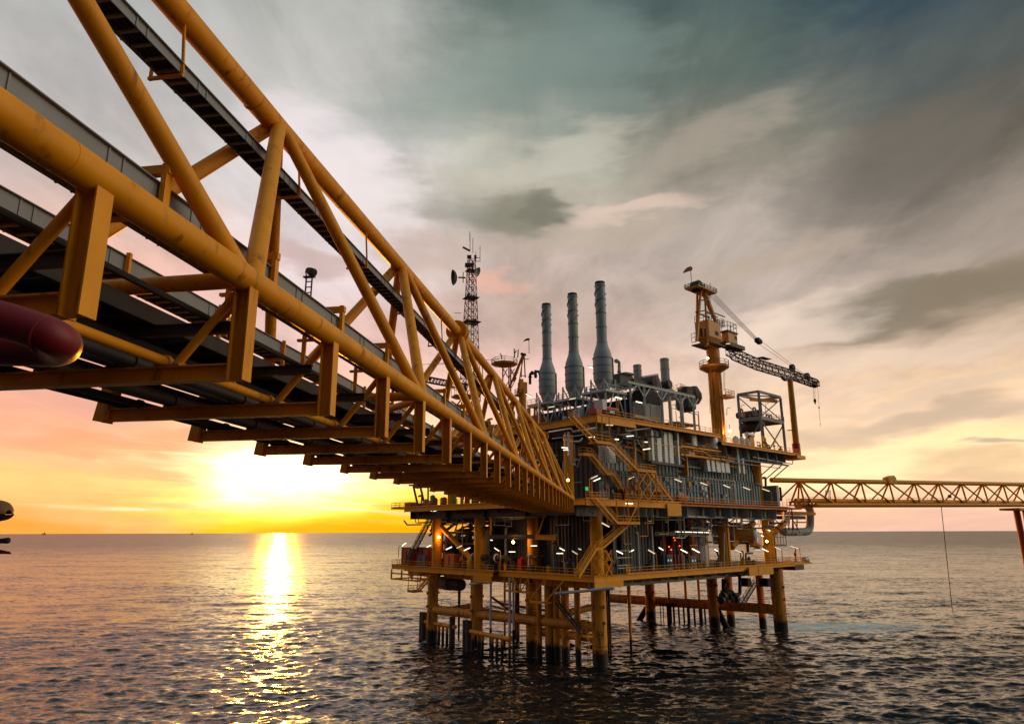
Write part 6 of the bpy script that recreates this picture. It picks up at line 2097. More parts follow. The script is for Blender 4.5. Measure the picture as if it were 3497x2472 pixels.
    for x0, x1, y0, y1, m in ((1615, 1890, 1072, 1118, 'yellow_paint'), (1560, 1735, 1028, 1052, 'yellow_paint'), (1610, 1780, 1120, 1165, 'dark_steel')):
        a, b = pR(7, x0, y0, 1.0), pR(7, x1, y1, 1.0)
        MB().boxl(ur(a), ur(b), .8, 5.5, b.z, a.z).build('landing_beam', m, t3)
    a, b = pR(7, 1580, 1010, .8), pR(7, 1760, 1010, .8)
    MB().rail([a, b], 1.6, 1.3, .1).build('handrail', 'yellow_paint', t3)
    for x in (1560, 1600, 1640, 1690):
        MB().beam(pR(7, x, 1170, 1.5), pR(7, x, 1290, 1.5), .22, .22).build('hanger', 'dark_steel', t3)
    MB().beam(pR(7, 1640, 1200, 1.5), pR(7, 1800, 1200, 1.5), .3, .35).build('hanger_beam', 'yellow_paint', t3)
    MB().beam(pR(7, 1640, 1170, 1.5), pR(7, 1710, 1290, 1.5), .2, .2).build('hanger_brace', 'dark_steel', t3)
    MB().path([pR(7, 1500, 800, -1), pR(7, 1508, 880, -1), pR(7, 1515, 960, -1)], .3, 8).build('pipe', 'black_steel', t3)
    MB().path([pR(7, 1545, 1065, -1.5), pR(7, 1552, 1230, -1.5), pR(7, 1605, 1240, -1.5), pR(7, 1605, 1030, -1.5)], .16, 6, .6).build('pipe', 'pipe_white', t3)
    t4 = thing('pipe_bend', 'fat grey pipe bending in a U under the right footbridge end', 'pipe', pR(7, 1830, 1200, 3))
    g = MB().path([pR(7, 1690, 995, 3), pR(7, 1790, 1000, 3), pR(7, 1835, 1050, 3), pR(7, 1835, 1305, 3), pR(7, 1740, 1312, 3), pR(7, 1540, 1310, 3)], 1.0, 16, 4.5)
    g.build('pipe', 'stack_grey', t4)
    MB().box(pR(7, 1675, 1340, 3), 3.2, 2.2, .5, RANG).build('pipe_saddle', 'grey_steel', t4)
    for x in (1640, 1715):
        MB().beam(pR(7, x, 1300, 2), pR(7, x, 1345, 2), .2, .2).build('pipe_strap', 'grey_steel', t4)


build_far_bridge()


# ------------------------------------------------------------------ left edge: lifeboat and davit tips
def build_lifeboat():
    D = 70.0
    P = lambda x, y, d=0: at_dist(*q(11, x, y), D + d)
    c = P(95, 480)
    s = D / FPX / 3.2457
    t = thing('lifeboat', 'rounded yellow lifeboat with a dark keel poking in at the left edge above the horizon', 'lifeboat', c)
    ax = Vector((-1, .25, 0)).normalized()
    m = MB()
    prof = []
    n, L = 18, 7.5
    rings = [(0, .25), (.25, .62), (.7, .86), (1.4, .97), (2.4, 1.0), (5.2, 1.0), (6.6, .9), (7.3, .55), (7.5, .1)]
    side = Vector((-ax.y, ax.x, 0))
    top_h = 125 * s
    base = P(95, 500)
    vs, fs = [], []
    for d, k in rings:
        for i in range(n + 1):
            a = pi * i / n
            vs.append(base + ax * d + side * (cos(a) * 1.35 * k) + ZUP * (sin(a) * (top_h + .3) * k))
    R_ = n + 1
    for i in range(len(rings) - 1):
        fs += [(i * R_ + j, i * R_ + j + 1, (i + 1) * R_ + j + 1, (i + 1) * R_ + j) for j in range(n)]
    m.add(vs, fs)
    m.build('canopy', 'boat_yellow', t)
    m = MB()
    vs, fs = [], []
    for d, k in rings:
        for i in range(n + 1):
            a = -pi * i / n
            vs.append(base - ZUP * .02 + ax * (d + .2 * abs(sin(a))) + side * (cos(a) * 1.45 * k) + ZUP * (sin(a) * 85 * s * k))
    for i in range(len(rings) - 1):
        fs += [(i * R_ + j, (i + 1) * R_ + j, (i + 1) * R_ + j + 1, i * R_ + j + 1) for j in range(n)]
    m.add(vs, fs)
    m.build('hull', 'black_steel', t)
    t2 = thing('davit', 'dark bulb-ended arm and pointed bracket entering at the left edge below the lifeboat', 'davit', P(0, 850))
    a = P(105, 795)
    MB().path([P(-500, 815), P(-80, 803), P(10, 800), P(50, 797), P(90, 795), P(105, 795), P(113, 795)], [.22, .22, .25, 30 * s, 34 * s, 26 * s, 8 * s], 12).build('arm', 'black_steel', t2)
    MB().hexa([P(-500, 945, -.6), P(130, 945, -.3), P(130, 945, .3), P(-500, 945, .6), P(-500, 800, -.6), P(112, 918, -.2), P(112, 918, .2), P(-500, 800, .6)]).build('bracket', 'crimson_paint', t2)
    MB().beam(P(-480, 700), P(-480, 945), .4, .4).build('upright', 'black_steel', t2)


build_lifeboat()


def distant_rig(fx, fy, hgt, label):
    D = 9000.0
    p = at_dist(fx, fy, D)
    p.z = 0
    k = hgt / FPX * D
    t = thing('distant_rig', label, 'oil rig', p, 'far rigs on the horizon')
    for s in (-.3, .3):
        MB().beam(p + Vector((s * k, 0, -3)), p + Vector((s * k, 0, k * .4)), k * .1, k * .1).build('leg', 'far_rig', t)
    MB().box(p + Vector((0, 0, k * .45)), k * .9, k * .5, k * .18).build('deck', 'far_rig', t)
    MB().lathe(p + Vector((k * .1, 0, k * .54)), [(k * .14, 0), (k * .03, k * .45)], 4).build('derrick', 'far_rig', t)


distant_rig(152, 1812, 12, 'tiny rig on the horizon, the farther left of those near the lifeboat')
distant_rig(656, 1817, 9, 'tiny dark rig on the horizon left of the sun')
distant_rig(985, 1818, 8, 'tiny rig on the horizon right beneath the sun glare')

# ------------------------------------------------------------------ equipment on the lowest deck
def vbox(n, x0, x1, y0, y1, plane, depth, left=False, zmin=None):
    f = pL if left else pR
    a, b = f(n, x0, y0, plane), f(n, x1, y1, plane)
    z0, z1 = min(a.z, b.z), max(a.z, b.z)
    if zmin is not None:
        z0 = zmin if abs(z0 - zmin) < 1.5 else z0
    if left:
        l0, l1 = sorted((ul(a), ul(b)))
        return MB().boxl(plane, plane + depth, l0, l1, z0, z1)
    r0, r1 = sorted((ur(a), ur(b)))
    return MB().boxl(r0, r1, plane, plane + depth, z0, z1)


def add_parts():
    t = cellar
    P = lambda x, y, l: pR(9, x, y, l)
    vbox(9, 248, 300, 205, 700, 2.5, .3, zmin=ZCEL).build('wall_panel', 'grey_steel', t)
    a, b = pR(9, 335, 400, 1.5), pR(9, 612, 400, 1.5)
    corrugated(W(ur(a), 1.5, 0), W(ur(b), 1.5, 0), ZCEL, ZMAIN - 2.4, .9, .15, -Lv).build('wall_panel', 'wall_dark', t)
    vbox(9, 618, 632, 270, 682, .6, .35, zmin=ZCEL).build('wall_post', 'pipe_white', t)
    a, b = pR(9, 645, 400, 7), pR(9, 1010, 400, 7)
    MB().boxl(ur(a), ur(b), 7, 7.2, ZCEL, ZMAIN - 2.4).build('dark_backing', 'black_steel', t)  # black backing sheet, shade of the open bay put into its colour
    vbox(9, 640, 1140, 318, 338, .6, 1.6).build('lintel', 'dark_steel', t)
    for x in (830, 985, 1130):
        MB().beam(P(x, 318, .9), P(x, 200, .9), .14, .14).build('hanger', 'grey_steel', t)
        MB().beam(P(x, 240, .9), P(x + 25, 200, .9), .1, .1).build('hanger', 'grey_steel', t)
    # left face: dark corrugated bulkhead and yellow trimming
    a = ul(pL(8, 1225, 450, 1.0))
    corrugated(W(1.6, ul(pL(8, 1000, 450, 1.6)), 0), W(1.6, 2, 0), ZCEL, ZMAIN - 2.4, .9, .15, -Rv).build('wall_panel', 'wall_dark', t)
    for x, y0, y1 in ((872, 340, 545), (1237, 345, 575)):
        p0, p1 = pL(8, x, y0, -3.0), pL(8, x, y1, -3.0)
        MB().beam(p0, p1, .45, .45).build('hanger_post', 'yellow_paint', main_d)
    MB().ibeam(pL(8, 862, 557, -3.0), pL(8, 1228, 558, -3.0), .4, .8).build('hanger_beam', 'dark_steel', main_d)
    MB().ibeam(pL(8, 1225, 562, -3.4), pL(8, 1390, 566, -3.4), .4, .9).build('hanger_beam', 'yellow_paint', main_d)
    MB().beam(pL(8, 1245, 550, -3.2), pL(8, 1308, 375, -3.2), .25, .25).build('hanger_brace', 'yellow_paint', main_d)
    # pale trapeze supports under the middle deck
    for x0, x1, y0, y1 in ((770, 830, 345, 412), (795, 812, 412, 475), (892, 905, 365, 468), (960, 972, 350, 420), (905, 985, 440, 470), (985, 1037, 400, 478), (1390, 1490, 372, 470), (1605, 1668, 370, 437), (1052, 1058, 345, 385),
                           (600, 645, 400, 520), (455, 520, 360, 440), (560, 592, 430, 470), (1090, 1130, 350, 420)):
        z1 = ZMAIN - 2.2
        p0, p1 = pL(8, x0, y1, -3.4), pL(8, x1, y1, -3.4)
        h = MB()
        for p in (p0, p1):
            h.beam(p, Vector((p.x, p.y, pL(8, x0, y0, -3.4).z)), .11, .11)
        h.beam(p0, p1, .12, .12)
        h.build('pipe_hanger', 'pipe_white', main_d)
    for x0, x1, y0, y1 in ((575, 617, 85, 180), (735, 768, 80, 186), (577, 612, 178, 228), (738, 764, 180, 232), (648, 740, 185, 188), (1560, 1615, 150, 222), (1690, 1740, 150, 224), (1435, 1450, 180, 230), (205, 250, 200, 272), (148, 200, 150, 265), (1825, 1870, 60, 212), (930, 1180, 172, 176), (35, 50, 40, 176), (1398, 1445, 180, 270)):
        p0, p1 = P(x0, y1, -2.6), P(x1, y1, -2.6)
        h = MB()
        for p in (p0, p1):
            h.beam(p, Vector((p.x, p.y, max(p.z + .3, P(x0, y0, -2.6).z))), .13, .13)
        h.beam(p0, p1, .14, .14)
        h.build('pipe_hanger', 'pipe_white', main_d)
    # long pale pipes under the middle and top decks
    def run(n, pts, plane, r, m, par, left=False, name='pipe'):
        MB().path([(pL if left else pR)(n, x, y, plane) for x, y in pts], r, 7, .5).build(name, m, par)
    run(8, [(905, 405), (1105, 410), (1140, 392), (1305, 395)], -3.6, .13, 'pipe_white', main_d, True)
    run(8, [(925, 420), (1110, 423), (1145, 405), (1310, 410)], -3.2, .10, 'grey_steel', main_d, True)
    run(8, [(640, 480), (985, 485)], -2.5, .16, 'black_steel', main_d, True)
    run(8, [(238, 372), (240, 415), (370, 420)], -5, .13, 'dark_steel', main_d, True)
    run(8, [(272, 380), (275, 450), (375, 452)], -5, .10, 'dark_steel', main_d, True)
    run(8, [(1652, 290), (1652, 375), (1690, 385)], -3.5, .15, 'grey_steel', main_d, True)
    run(9, [(930, 172), (1240, 170), (1700, 172)], -2.2, .16, 'pipe_white', main_d)
    run(9, [(640, 212), (900, 206)], -2.0, .10, 'grey_steel', main_d)
    run(6, [(560, 475), (815, 432), (830, 470), (1100, 420)], -3.4, .13, 'pipe_white', top_d)
    run(6, [(600, 545), (840, 520), (1000, 490)], -2.4, .11, 'grey_steel', top_d)
    run(6, [(745, 480), (745, 620)], -2.6, .10, 'pipe_white', top_d)
    run(6, [(785, 470), (785, 730)], -2.6, .16, 'pipe_white', top_d)
    run(6, [(745, 560), (785, 555)], -2.6, .10, 'pipe_white', top_d)
    run(6, [(785, 575), (910, 572), (940, 540)], -2.6, .13, 'pipe_white', top_d)
    run(6, [(800, 590), (800, 820), (860, 825)], -2.2, .15, 'grey_steel', top_d)
    run(6, [(850, 600), (855, 820)], -2.0, .10, 'grey_steel', top_d)
    run(6, [(1420, 330), (1420, 440), (1690, 390)], -3.2, .12, 'pipe_white', top_d)
    run(6, [(1560, 380), (1565, 325), (1640, 325)], -3.2, .13, 'pipe_white', top_d)
    run(6, [(1160, 590), (1160, 780)], -1.6, .40, 'pipe_white', top_d)
    run(6, [(1525, 590), (1525, 720)], -2.5, .10, 'pipe_white', top_d)
    run(7, [(1200, 480), (1640, 530), (1640, 480)], -3.0, .12, 'pipe_white', top_d)
    run(7, [(1250, 490), (1600, 548)], -2.4, .16, 'grey_steel', top_d)
    run(7, [(1170, 540), (1215, 690), (1220, 780), (1290, 800)], -1.5, .22, 'dark_steel', main_d)
    run(7, [(1225, 670), (1275, 665), (1278, 760)], 3, .2, 'dark_steel', main_d)
    run(7, [(1290, 700), (1340, 690), (1342, 800)], 3, .3, 'dark_steel', main_d)
    run(8, [(705, 922), (792, 916), (882, 910)], -6.0, .20, 'pale_steel', cellar, True, 'light_duct')
    run(8, [(1385, 999), (1600, 980), (1852, 956)], -5.6, .26, 'pale_steel', cellar, True, 'light_duct')
    # vertical pipes and legs on the lowest deck, left face
    for x, y0, y1, r, m in ((520, 490, 655, .32, 'grey_steel'), (847, 500, 790, .5, 'stack_grey'), (991, 480, 785, .28, 'pipe_white'), (648, 450, 640, .12, 'grey_steel'), (480, 500, 670, .5, 'orange_paint'), (610, 505, 640, .15, 'dark_steel'), (1035, 520, 760, .3, 'dark_steel'), (1500, 470, 720, .25, 'black_steel')):
        run(8, [(x + (12 if r > .4 and x == 847 else 0), y0), (x, y0 + 30), (x, y1)], 0.0, r, m, cellar, True, 'riser_pipe')
    run(9, [(1280, 310), (1280, 640)], -1.5, .13, 'pipe_white', cellar, name='riser_pipe')
    run(9, [(1207, 480), (1250, 590), (1250, 640)], -1.0, .2, 'dark_steel', cellar, name='riser_pipe')
    run(9, [(1410, 640), (1425, 740), (1425, 885), (1372, 890)], -1.0, .38, 'black_steel', cellar)
    run(9, [(1290, 770), (1315, 775), (1318, 800), (1290, 860)], 0, .25, 'black_steel', cellar)
    run(9, [(1300, 960), (1300, 880), (1330, 855), (1362, 870), (1362, 960)], 0, .42, 'black_steel', cellar)
    for x, y in ((1270, 900), (1330, 905), (1390, 930), (1255, 940)):
        MB().lathe(P(x, y, 0), [(.3, -.6), (.8, -.4), (.8, .4), (.3, .6)], 14, Rv).build('valve', 'dark_steel', cellar)
    run(9, [(1250, 850), (1255, 960)], 0, .15, 'black_steel', cellar)
    run(9, [(1275, 740), (1275, 870)], .5, .45, 'black_steel', cellar)
    for x in (1515, 1700, 540):
        vbox(9, x - 22, x + 18, 735, 810, -.5, 2).build('sump_box', 'black_steel', cellar)
    # dim clutter: standing pipes, valves and small skids behind the rails
    rnd = random.Random(21)
    cols = ['dark_steel', 'black_steel', 'grey_steel', 'wall_dark', 'yellow_paint', 'dark_steel', 'pipe_white', 'wall_dark']
    for k in range(46):
        left = k < 22
        u = rnd.uniform(3, 48) if left else rnd.uniform(4, 64)
        dp = rnd.uniform(-2.2, 3.0)
        loc = (lambda a, b, z: W(b - 1.5, a, z)) if left else (lambda a, b, z: W(a, b, z))
        if not left and 6 < u < 20:
            dp += 3
        z0 = ZCEL
        h = rnd.uniform(1.0, 3.0) if rnd.random() < .6 else rnd.uniform(4, 9.5)
        p = loc(u, dp, z0)
        p2 = loc(u + rnd.uniform(-3, 3), dp, z0)
        pts = [p, p + ZUP * h, Vector((p2.x, p2.y, z0 + h))]
        if rnd.random() < .5:
            pts.append(Vector((p2.x, p2.y, z0 + (0 if h < 3.2 else h + 2))))
        MB().path(pts, rnd.uniform(.08, .24), 7, .4).build('pipe', rnd.choice(cols), cellar)
    for k in range(34):
        left = k < 17
        u = rnd.uniform(2, 48) if left else rnd.uniform(5, 64)
        dp = rnd.uniform(-1.8, 2.0)
        c = W(dp - 1.5, u, 0) if left else W(u, dp, 0)
        w_, d_, h_ = rnd.uniform(.6, 1.8), rnd.uniform(.6, 1.4), rnd.uniform(.7, 2.1)
        if rnd.random() < .45:
            MB().lathe(Vector((c.x, c.y, ZCEL)), [(w_ * .4, 0), (w_ * .4, h_ * .8), (w_ * .25, h_), (.08, h_ * 1.1)], 12).build('tank', rnd.choice(cols), cellar)
        else:
            m = MB().box(Vector((c.x, c.y, ZCEL + h_ / 2)), w_, d_, h_, RANG)
            m.box(Vector((c.x, c.y, ZCEL + h_ + .04)), w_ * 1.08, d_ * 1.08, .08, RANG)
            m.box(Vector((c.x, c.y, ZCEL + h_ + .25)), w_ * .4, d_ * .4, .34, RANG)
            m.build('cabinet', rnd.choice(cols + ['blue_cabinet', 'red_paint']), cellar)
    # dark horizontal pipe racks under the middle deck and at the rear of the left bays
    for k in range(34):
        u, dp, z = rnd.uniform(20, 44), rnd.uniform(-2, 9), rnd.uniform(18.5, 25.2)
        MB().path([W(dp, u, z), W(dp, u + rnd.uniform(5, 12), z), W(dp + rnd.uniform(-2, 2), u + 12, z - rnd.uniform(0, 5))], rnd.uniform(.12, .4), 7, .5).build('pipe', rnd.choice(['black_steel', 'dark_steel', 'dark_steel', 'wall_dark', 'grey_steel']), cellar)
    for k in range(22):
        u, dp, z = rnd.uniform(20, 50), rnd.uniform(-3.5, 1), rnd.uniform(23.2, 25)
        MB().path([W(dp, u, z), W(dp, u + rnd.uniform(3, 7), z), W(dp, u + 7, z + 1)], rnd.uniform(.08, .2), 6, .3).build('pipe', rnd.choice(['black_steel', 'grey_steel', 'dark_steel', 'pipe_white']), main_d)
    for k in range(26):
        u, dp, z = rnd.uniform(22, 62), rnd.uniform(-2.5, 3), rnd.uniform(22.6, 25)
        MB().path([W(u, dp, z), W(u + rnd.uniform(3, 9), dp, z), W(u + 9, dp, z + rnd.choice((-1.5, 1)))], rnd.uniform(.08, .26), 6, .3).build('pipe', rnd.choice(['black_steel', 'grey_steel', 'dark_steel', 'wall_dark']), main_d)
    for k in range(5):
        MB().boxl(rnd.uniform(2, 7), rnd.uniform(8, 10), 24 + k * 5, 27.5 + k * 5, ZCEL, ZCEL + rnd.uniform(3, 7)).build('enclosure', rnd.choice(['black_steel', 'wall_dark']), cellar)
    # same on the middle deck, left face and corner walkway
    for k in range(30):
        u = rnd.uniform(12, 48)
        dp = rnd.uniform(-5.5, -2)
        h = rnd.uniform(1.0, 3.4)
        p, p2 = W(dp, u, ZMAIN), W(dp, u + rnd.uniform(-2.5, 2.5), ZMAIN)
        pts = [p, p + ZUP * h, p2 + ZUP * h] + ([p2] if rnd.random() < .5 else [])
        MB().path(pts, rnd.uniform(.1, .3), 7, .4).build('pipe', rnd.choice(['grey_steel', 'pipe_white', 'yellow_paint', 'dark_steel', 'stack_grey']), main_d)
    for k in range(12):
        u, dp, h_ = rnd.uniform(24, 49), rnd.uniform(-5, -2), rnd.uniform(1, 2.6)
        MB().lathe(W(dp, u, ZMAIN), [(.6, 0), (.6, h_), (.4, h_ + .3), (.08, h_ + .4)], 12).build('tank', rnd.choice(['red_paint', 'pipe_white', 'grey_steel', 'dark_steel']), main_d)
    # a frame of posts at the middle deck's left end, dark against the sunset
    for x0, y0, x1, y1 in ((258, 165, 290, 300), (312, 165, 345, 300), (375, 170, 375, 320), (225, 160, 390, 155), (330, 235, 300, 245)):
        MB().beam(pL(8, x0, y0, -3), pL(8, x1, y1, -3), .35, .35).build('end_post', 'dark_steel', main_d)
    for x0, x1, y0, y1, m in ((190, 240, 295, 335, 'red_paint'), (245, 290, 300, 338, 'dark_steel'), (330, 395, 295, 335, 'stripe_red')):
        vbox(8, x0, x1, y0, y1, -5.5, 1.6, True).build('cabinet', m, main_d)
    # under the top deck at the back of the left face: pipes seen past the bridge
    for k in range(20):
        u = rnd.uniform(6, 40)
        z = rnd.uniform(ZMAIN + 4, ZTOP - 2)
        MB().path([W(-2 + rnd.uniform(-1, 1), u, z), W(-2, u + rnd.uniform(3, 9), z), W(-2, u + 9, z + rnd.uniform(-3, 3))], rnd.uniform(.12, .35), 8, .6).build('pipe', rnd.choice(['stack_grey', 'pipe_white', 'aluminium', 'grey_steel']), top_d)
    # top deck behind the bridge: small process frames and rails
    for k in range(18):
        u = rnd.uniform(12, 44)
        h = rnd.uniform(1.5, 5.5)
        dp = rnd.uniform(-1.5, 2)
        MB().path([W(dp, u, ZTOP), W(dp, u, ZTOP + h), W(dp, u + rnd.uniform(-3, 3), ZTOP + h)], rnd.uniform(.1, .3), 7, .4).build('pipe', rnd.choice(['pale_steel', 'pipe_white', 'dark_steel', 'aluminium', 'yellow_paint']), top_d)
    for k in range(10):
        u, w_, h_ = rnd.uniform(14, 44), rnd.uniform(1, 2.2), rnd.uniform(1.5, 3.5)
        MB().boxl(-1.5, .5, u, u + w_, ZTOP, ZTOP + h_).build('cabinet', rnd.choice(['grey_steel', 'wall_dark', 'pipe_white']), top_d)
    # between the support posts under the stacks
    for k in range(16):
        u, r_, h_ = rnd.uniform(-2, 26), rnd.uniform(.5, 5.5), rnd.uniform(1.2, 4.2)
        if rnd.random() < .5:
            MB().lathe(W(r_, u, ZTOP), [(.55, 0), (.55, h_), (.3, h_ + .3)], 12).build('tank', rnd.choice(['pale_steel', 'pipe_white', 'red_paint', 'grey_steel']), top_d)
        else:
            MB().boxl(r_, r_ + 1.4, u, u + 1.6, ZTOP, ZTOP + h_).build('cabinet', rnd.choice(['wall_dark', 'grey_steel', 'red_paint', 'dark_steel']), top_d)
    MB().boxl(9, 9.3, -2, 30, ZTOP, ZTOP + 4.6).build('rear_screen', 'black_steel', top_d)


add_parts()


def add_equipment():
    # pale cylindrical tank in the right bay
    p = pR(9, 1105, 640, 1.6, ZCEL)
    sc_ = (p - CAM).length / ray(*q(9, 1105, 500)).length / 2.705
    r = 84 * sc_
    c = W(ur(p), 1.6 + r * .7, ZCEL)
    t = thing('storage_tank', 'big pale upright tank with a round manway in the right bay of the lowest deck', 'tank', c)
    MB().lathe(c, [(r, 0), (r, ZMAIN - ZCEL - 2.6)], 32).build('tank_shell', 'pipe_white', t)
    d = (CAM - c); d.z = 0
    d = (d.normalized() + Rv * .55).normalized()
    MB().lathe(c + d * (r - .1) + ZUP * 5.2, [(.75, 0), (.75, .35), (.9, .35), (.9, .55), (.05, .6)], 20, d).build('manway', 'grey_steel', t)
    # horizontal vessel with pale domed end
    pc = pR(9, 1562, 322, -1.2)
    r = 76 / 2.705 / FPX * (pc - CAM).length
    ax = (Lv * .8 - Rv * .62).normalized()
    t = thing('pressure_vessel', 'horizontal vessel with a pale domed end glowing orange from the lamp at the right end', 'vessel', pc)
    MB().lathe(pc + ax * .6, [(r, 0), (r, 8.5)], 30, ax).build('vessel_shell', 'jacket_yellow', t)
    MB().lathe(pc + ax * .58, [(r, 0), (r * .97, -.25), (r * .85, -.62), (r * .6, -.95), (r * .3, -1.12), (.02, -1.18)], 30, ax).build('domed_end', 'pipe_white', t)
    for s in (2, 6.5):
        MB().box(pc + ax * s - ZUP * (r + .8), .5, r * 1.6, 1.8, math.atan2(ax.y, ax.x)).build('saddle', 'dark_steel', t)
    # drum under the left end of the lowest deck
    pa, pb = pL(8, 405, 905, -1.0), pL(8, 640, 905, -1.0)
    ax = (pb - pa); ax.z = 0
    r = 46 / 2.3189 / FPX * (pb - CAM).length
    L = ax.length
    ax.normalize()
    t = thing('pressure_vessel', 'grey drum slung under the left end of the lowest deck with a dark end', 'vessel', pa)
    MB().lathe(pa, [(.05, -.5), (r * .8, -.3), (r, 0), (r, L * .62)], 26, ax).build('vessel_shell', 'grey_steel', t)
    MB().lathe(pa + ax * (L * .62 + .02), [(r, 0), (r, L * .34), (r * .85, L * .40), (r * .4, L * .44), (.03, L * .45)], 26, ax).build('vessel_end', 'wall_dark', t)
    for f in (.1, .55):
        MB().beam(pa + ax * L * f + ZUP * (ZCEL - 1 - pa.z), pa + ax * L * f - ZUP * r * 1.05, .2, r * 2.1, ax).build('sling', 'dark_steel', t)
    a, b = pL(8, 245, 825, -3.5), pL(8, 340, 832, -3.5)
    t = thing('pipe_spool', 'pale pipe spool lying inside the hanging box frame at the far left', 'pipe', a)
    MB().path([a, b], .75, 16).build('pipe', 'pipe_white', t)
    MB().lathe(a, [(.75, 0), (1.0, 0), (1.0, .25), (.75, .25)], 18, (b - a).normalized()).build('flange', 'pipe_white', t)
    # flanged barrels behind the left rail
    for i, (x0, x1, y) in enumerate(((738, 840, 715), (922, 1000, 722))):
        a, b = pL(8, x0, y, -2.5), pL(8, x1, y, -2.5)
        ax = (b - a).normalized()
        t = thing('pig_launcher', ['dark barrel with a white ring end, left of the grey upright pipe', 'dark barrel with a white ring end, right of the grey upright pipe'][i], 'pipe barrel', a, 'barrels on the lowest deck')
        MB().lathe(a, [(.62, 0), (.62, (b - a).length)], 18, ax).build('barrel', 'dark_steel', t)
        MB().lathe(a - ax * .2, [(.55, 0), (.88, .02), (.88, .18), (.62, .19)], 20, ax).build('ring_flange', 'sign_white', t)
        for f in (.25, .8):
            pp = a.lerp(b, f)
            MB().beam(pp, Vector((pp.x, pp.y, ZCEL)), .3, .4).build('stand', 'yellow_paint', t)
    # coloured kit on the left nose
    items = [(178, 228, 650, 722, -4.6, 2, 'red_paint', 'red upright locker beside the stair foot on the left nose', 'locker'),
             (288, 370, 640, 690, -4.8, 1.5, 'stripe_red', 'dull red stacked container behind the left rail of the lowest deck', 'container'),
             (285, 352, 703, 736, -5.0, 1.2, 'blue_cabinet', 'low blue box under the dull red container on the lowest deck', 'box'),
             (508, 578, 692, 720, -4.0, 1.5, 'orange_paint', 'orange machine casing behind the left rail of the lowest deck', 'machinery'),
             (165, 205, 640, 700, -4.0, 1.2, 'dark_steel', 'dark cabinet at the left nose beside the red locker', 'cabinet')]
    for x0, x1, y0, y1, pl, dp, m, lab, cat in items:
        o = pL(8, (x0 + x1) / 2, y1, pl)
        t = thing(cat if cat not in ('box', 'machinery') else {'box': 'storage_box', 'machinery': 'machine_casing'}[cat], lab, cat, Vector((o.x, o.y, ZCEL)))
        a, b = pL(8, x0, y0, pl), pL(8, x1, y1, pl)
        l0, l1 = sorted((ul(a), ul(b)))
        MB().boxl(pl, pl + dp, l0, l1, ZCEL + .1, a.z).build('casing', m, t)
        MB().boxl(pl - .05, pl + dp + .05, l0 - .05, l1 + .05, a.z + .01, a.z + .12).build('lid', m, t)
        MB().boxl(pl + .1, pl + dp - .1, l0 + .1, l1 - .1, ZCEL, ZCEL + .1).build('base', 'dark_steel', t)
        MB().boxl(pl - .04, pl - .005, l0 + (l1 - l0) * .45, l0 + (l1 - l0) * .55, ZCEL + .4, a.z - .3).build('door_seam', 'black_steel', t)
    # blue cabinets with small lit screens
    for i, (x0, x1) in enumerate(((742, 812), (852, 922), (968, 1032))):
        a, b = pR(9, x0, 530, -.6), pR(9, x1, 655, -.6)
        t = thing('control_cabinet', ['dark blue control cabinet with lit screens, closest to the white post', 'dark blue control cabinet with lit screens, between the other two', 'dark blue control cabinet with lit screens, beside the pale tank'][i], 'cabinet', W((ur(a) + ur(b)) / 2, 0, ZCEL), 'control cabinets in the right bay')
        MB().boxl(ur(a), ur(b), -.6, 1.2, ZCEL + .25, a.z).build('casing', 'blue_cabinet', t)
        MB().boxl(ur(a) + .05, ur(b) - .05, -.55, 1.1, ZCEL, ZCEL + .25).build('plinth', 'pipe_white', t)
        w_ = ur(b) - ur(a)
        for f in (.22, .62):
            MB().boxl(ur(a) + w_ * f, ur(a) + w_ * (f + .16), -.64, -.605, a.z - 1.2, a.z - .85).build('screen', 'screen_glow', t)
    for i, x in enumerate((822, 880)):
        a = pR(9, x, 560, -1.4)
        t = thing('gas_bottle', ['red gas bottle standing between the first and second control cabinets', 'red gas bottle standing before the middle control cabinet'][i], 'gas bottle', W(ur(a), -1.4, ZCEL), 'red gas bottles in the right bay')
        MB().lathe(W(ur(a), -1.4, ZCEL), [(.28, 0), (.28, 2.4), (.18, 2.8), (.08, 2.95)], 14).build('bottle', 'red_paint', t)
        MB().lathe(W(ur(a), -1.4, ZCEL + 2.96), [(.06, 0), (.1, .05), (.1, .25)], 10).build('valve', 'dark_steel', t)
    # white rack beside the stair tower
    t = thing('pipe_rack', 'small white tubular rack with crossbars right of the lower stair tower', 'rack', pR(9, 360, 690, -.5, ZCEL))
    zt = pR(9, 360, 500, -.5).z
    r0, r1 = ur(pR(9, 290, 600, -.5)), ur(pR(9, 432, 600, -.5))
    for r in np.linspace(r0, r1, 6):
        MB().beam(W(r, -.5, ZCEL), W(r, -.5, zt if r in (r0, r1) else zt - 2.6), .12, .12).build('upright', 'pipe_white', t)
    for z in (zt, zt - 2.5, zt - 3.0, zt - 1.2):
        MB().beam(W(r0, -.55, z), W(r1, -.55, z), .12, .14).build('crossbar', 'pipe_white', t)
    # red machinery lit inside the bay
    t = thing('machinery', 'machinery lit red in the dark open bay behind the control cabinets', 'machinery', pR(9, 800, 500, 4.5, ZCEL))
    for x, y0, y1, w_, m in ((735, 345, 500, .18, 'red_paint'), (860, 390, 500, .25, 'red_paint'), (690, 380, 480, .3, 'dark_steel'), (820, 360, 620, .4, 'dark_steel'), (780, 440, 620, .7, 'dark_steel'), (930, 400, 640, .6, 'dark_steel')):
        a, b = pR(9, x, y0, 4.5), pR(9, x, y1, 4.5)
        MB().lathe(W(ur(b), 4.5, ZCEL), [(w_, 0), (w_, a.z - ZCEL - .3), (w_ * .5, a.z - ZCEL)], 12).build('column', m, t)
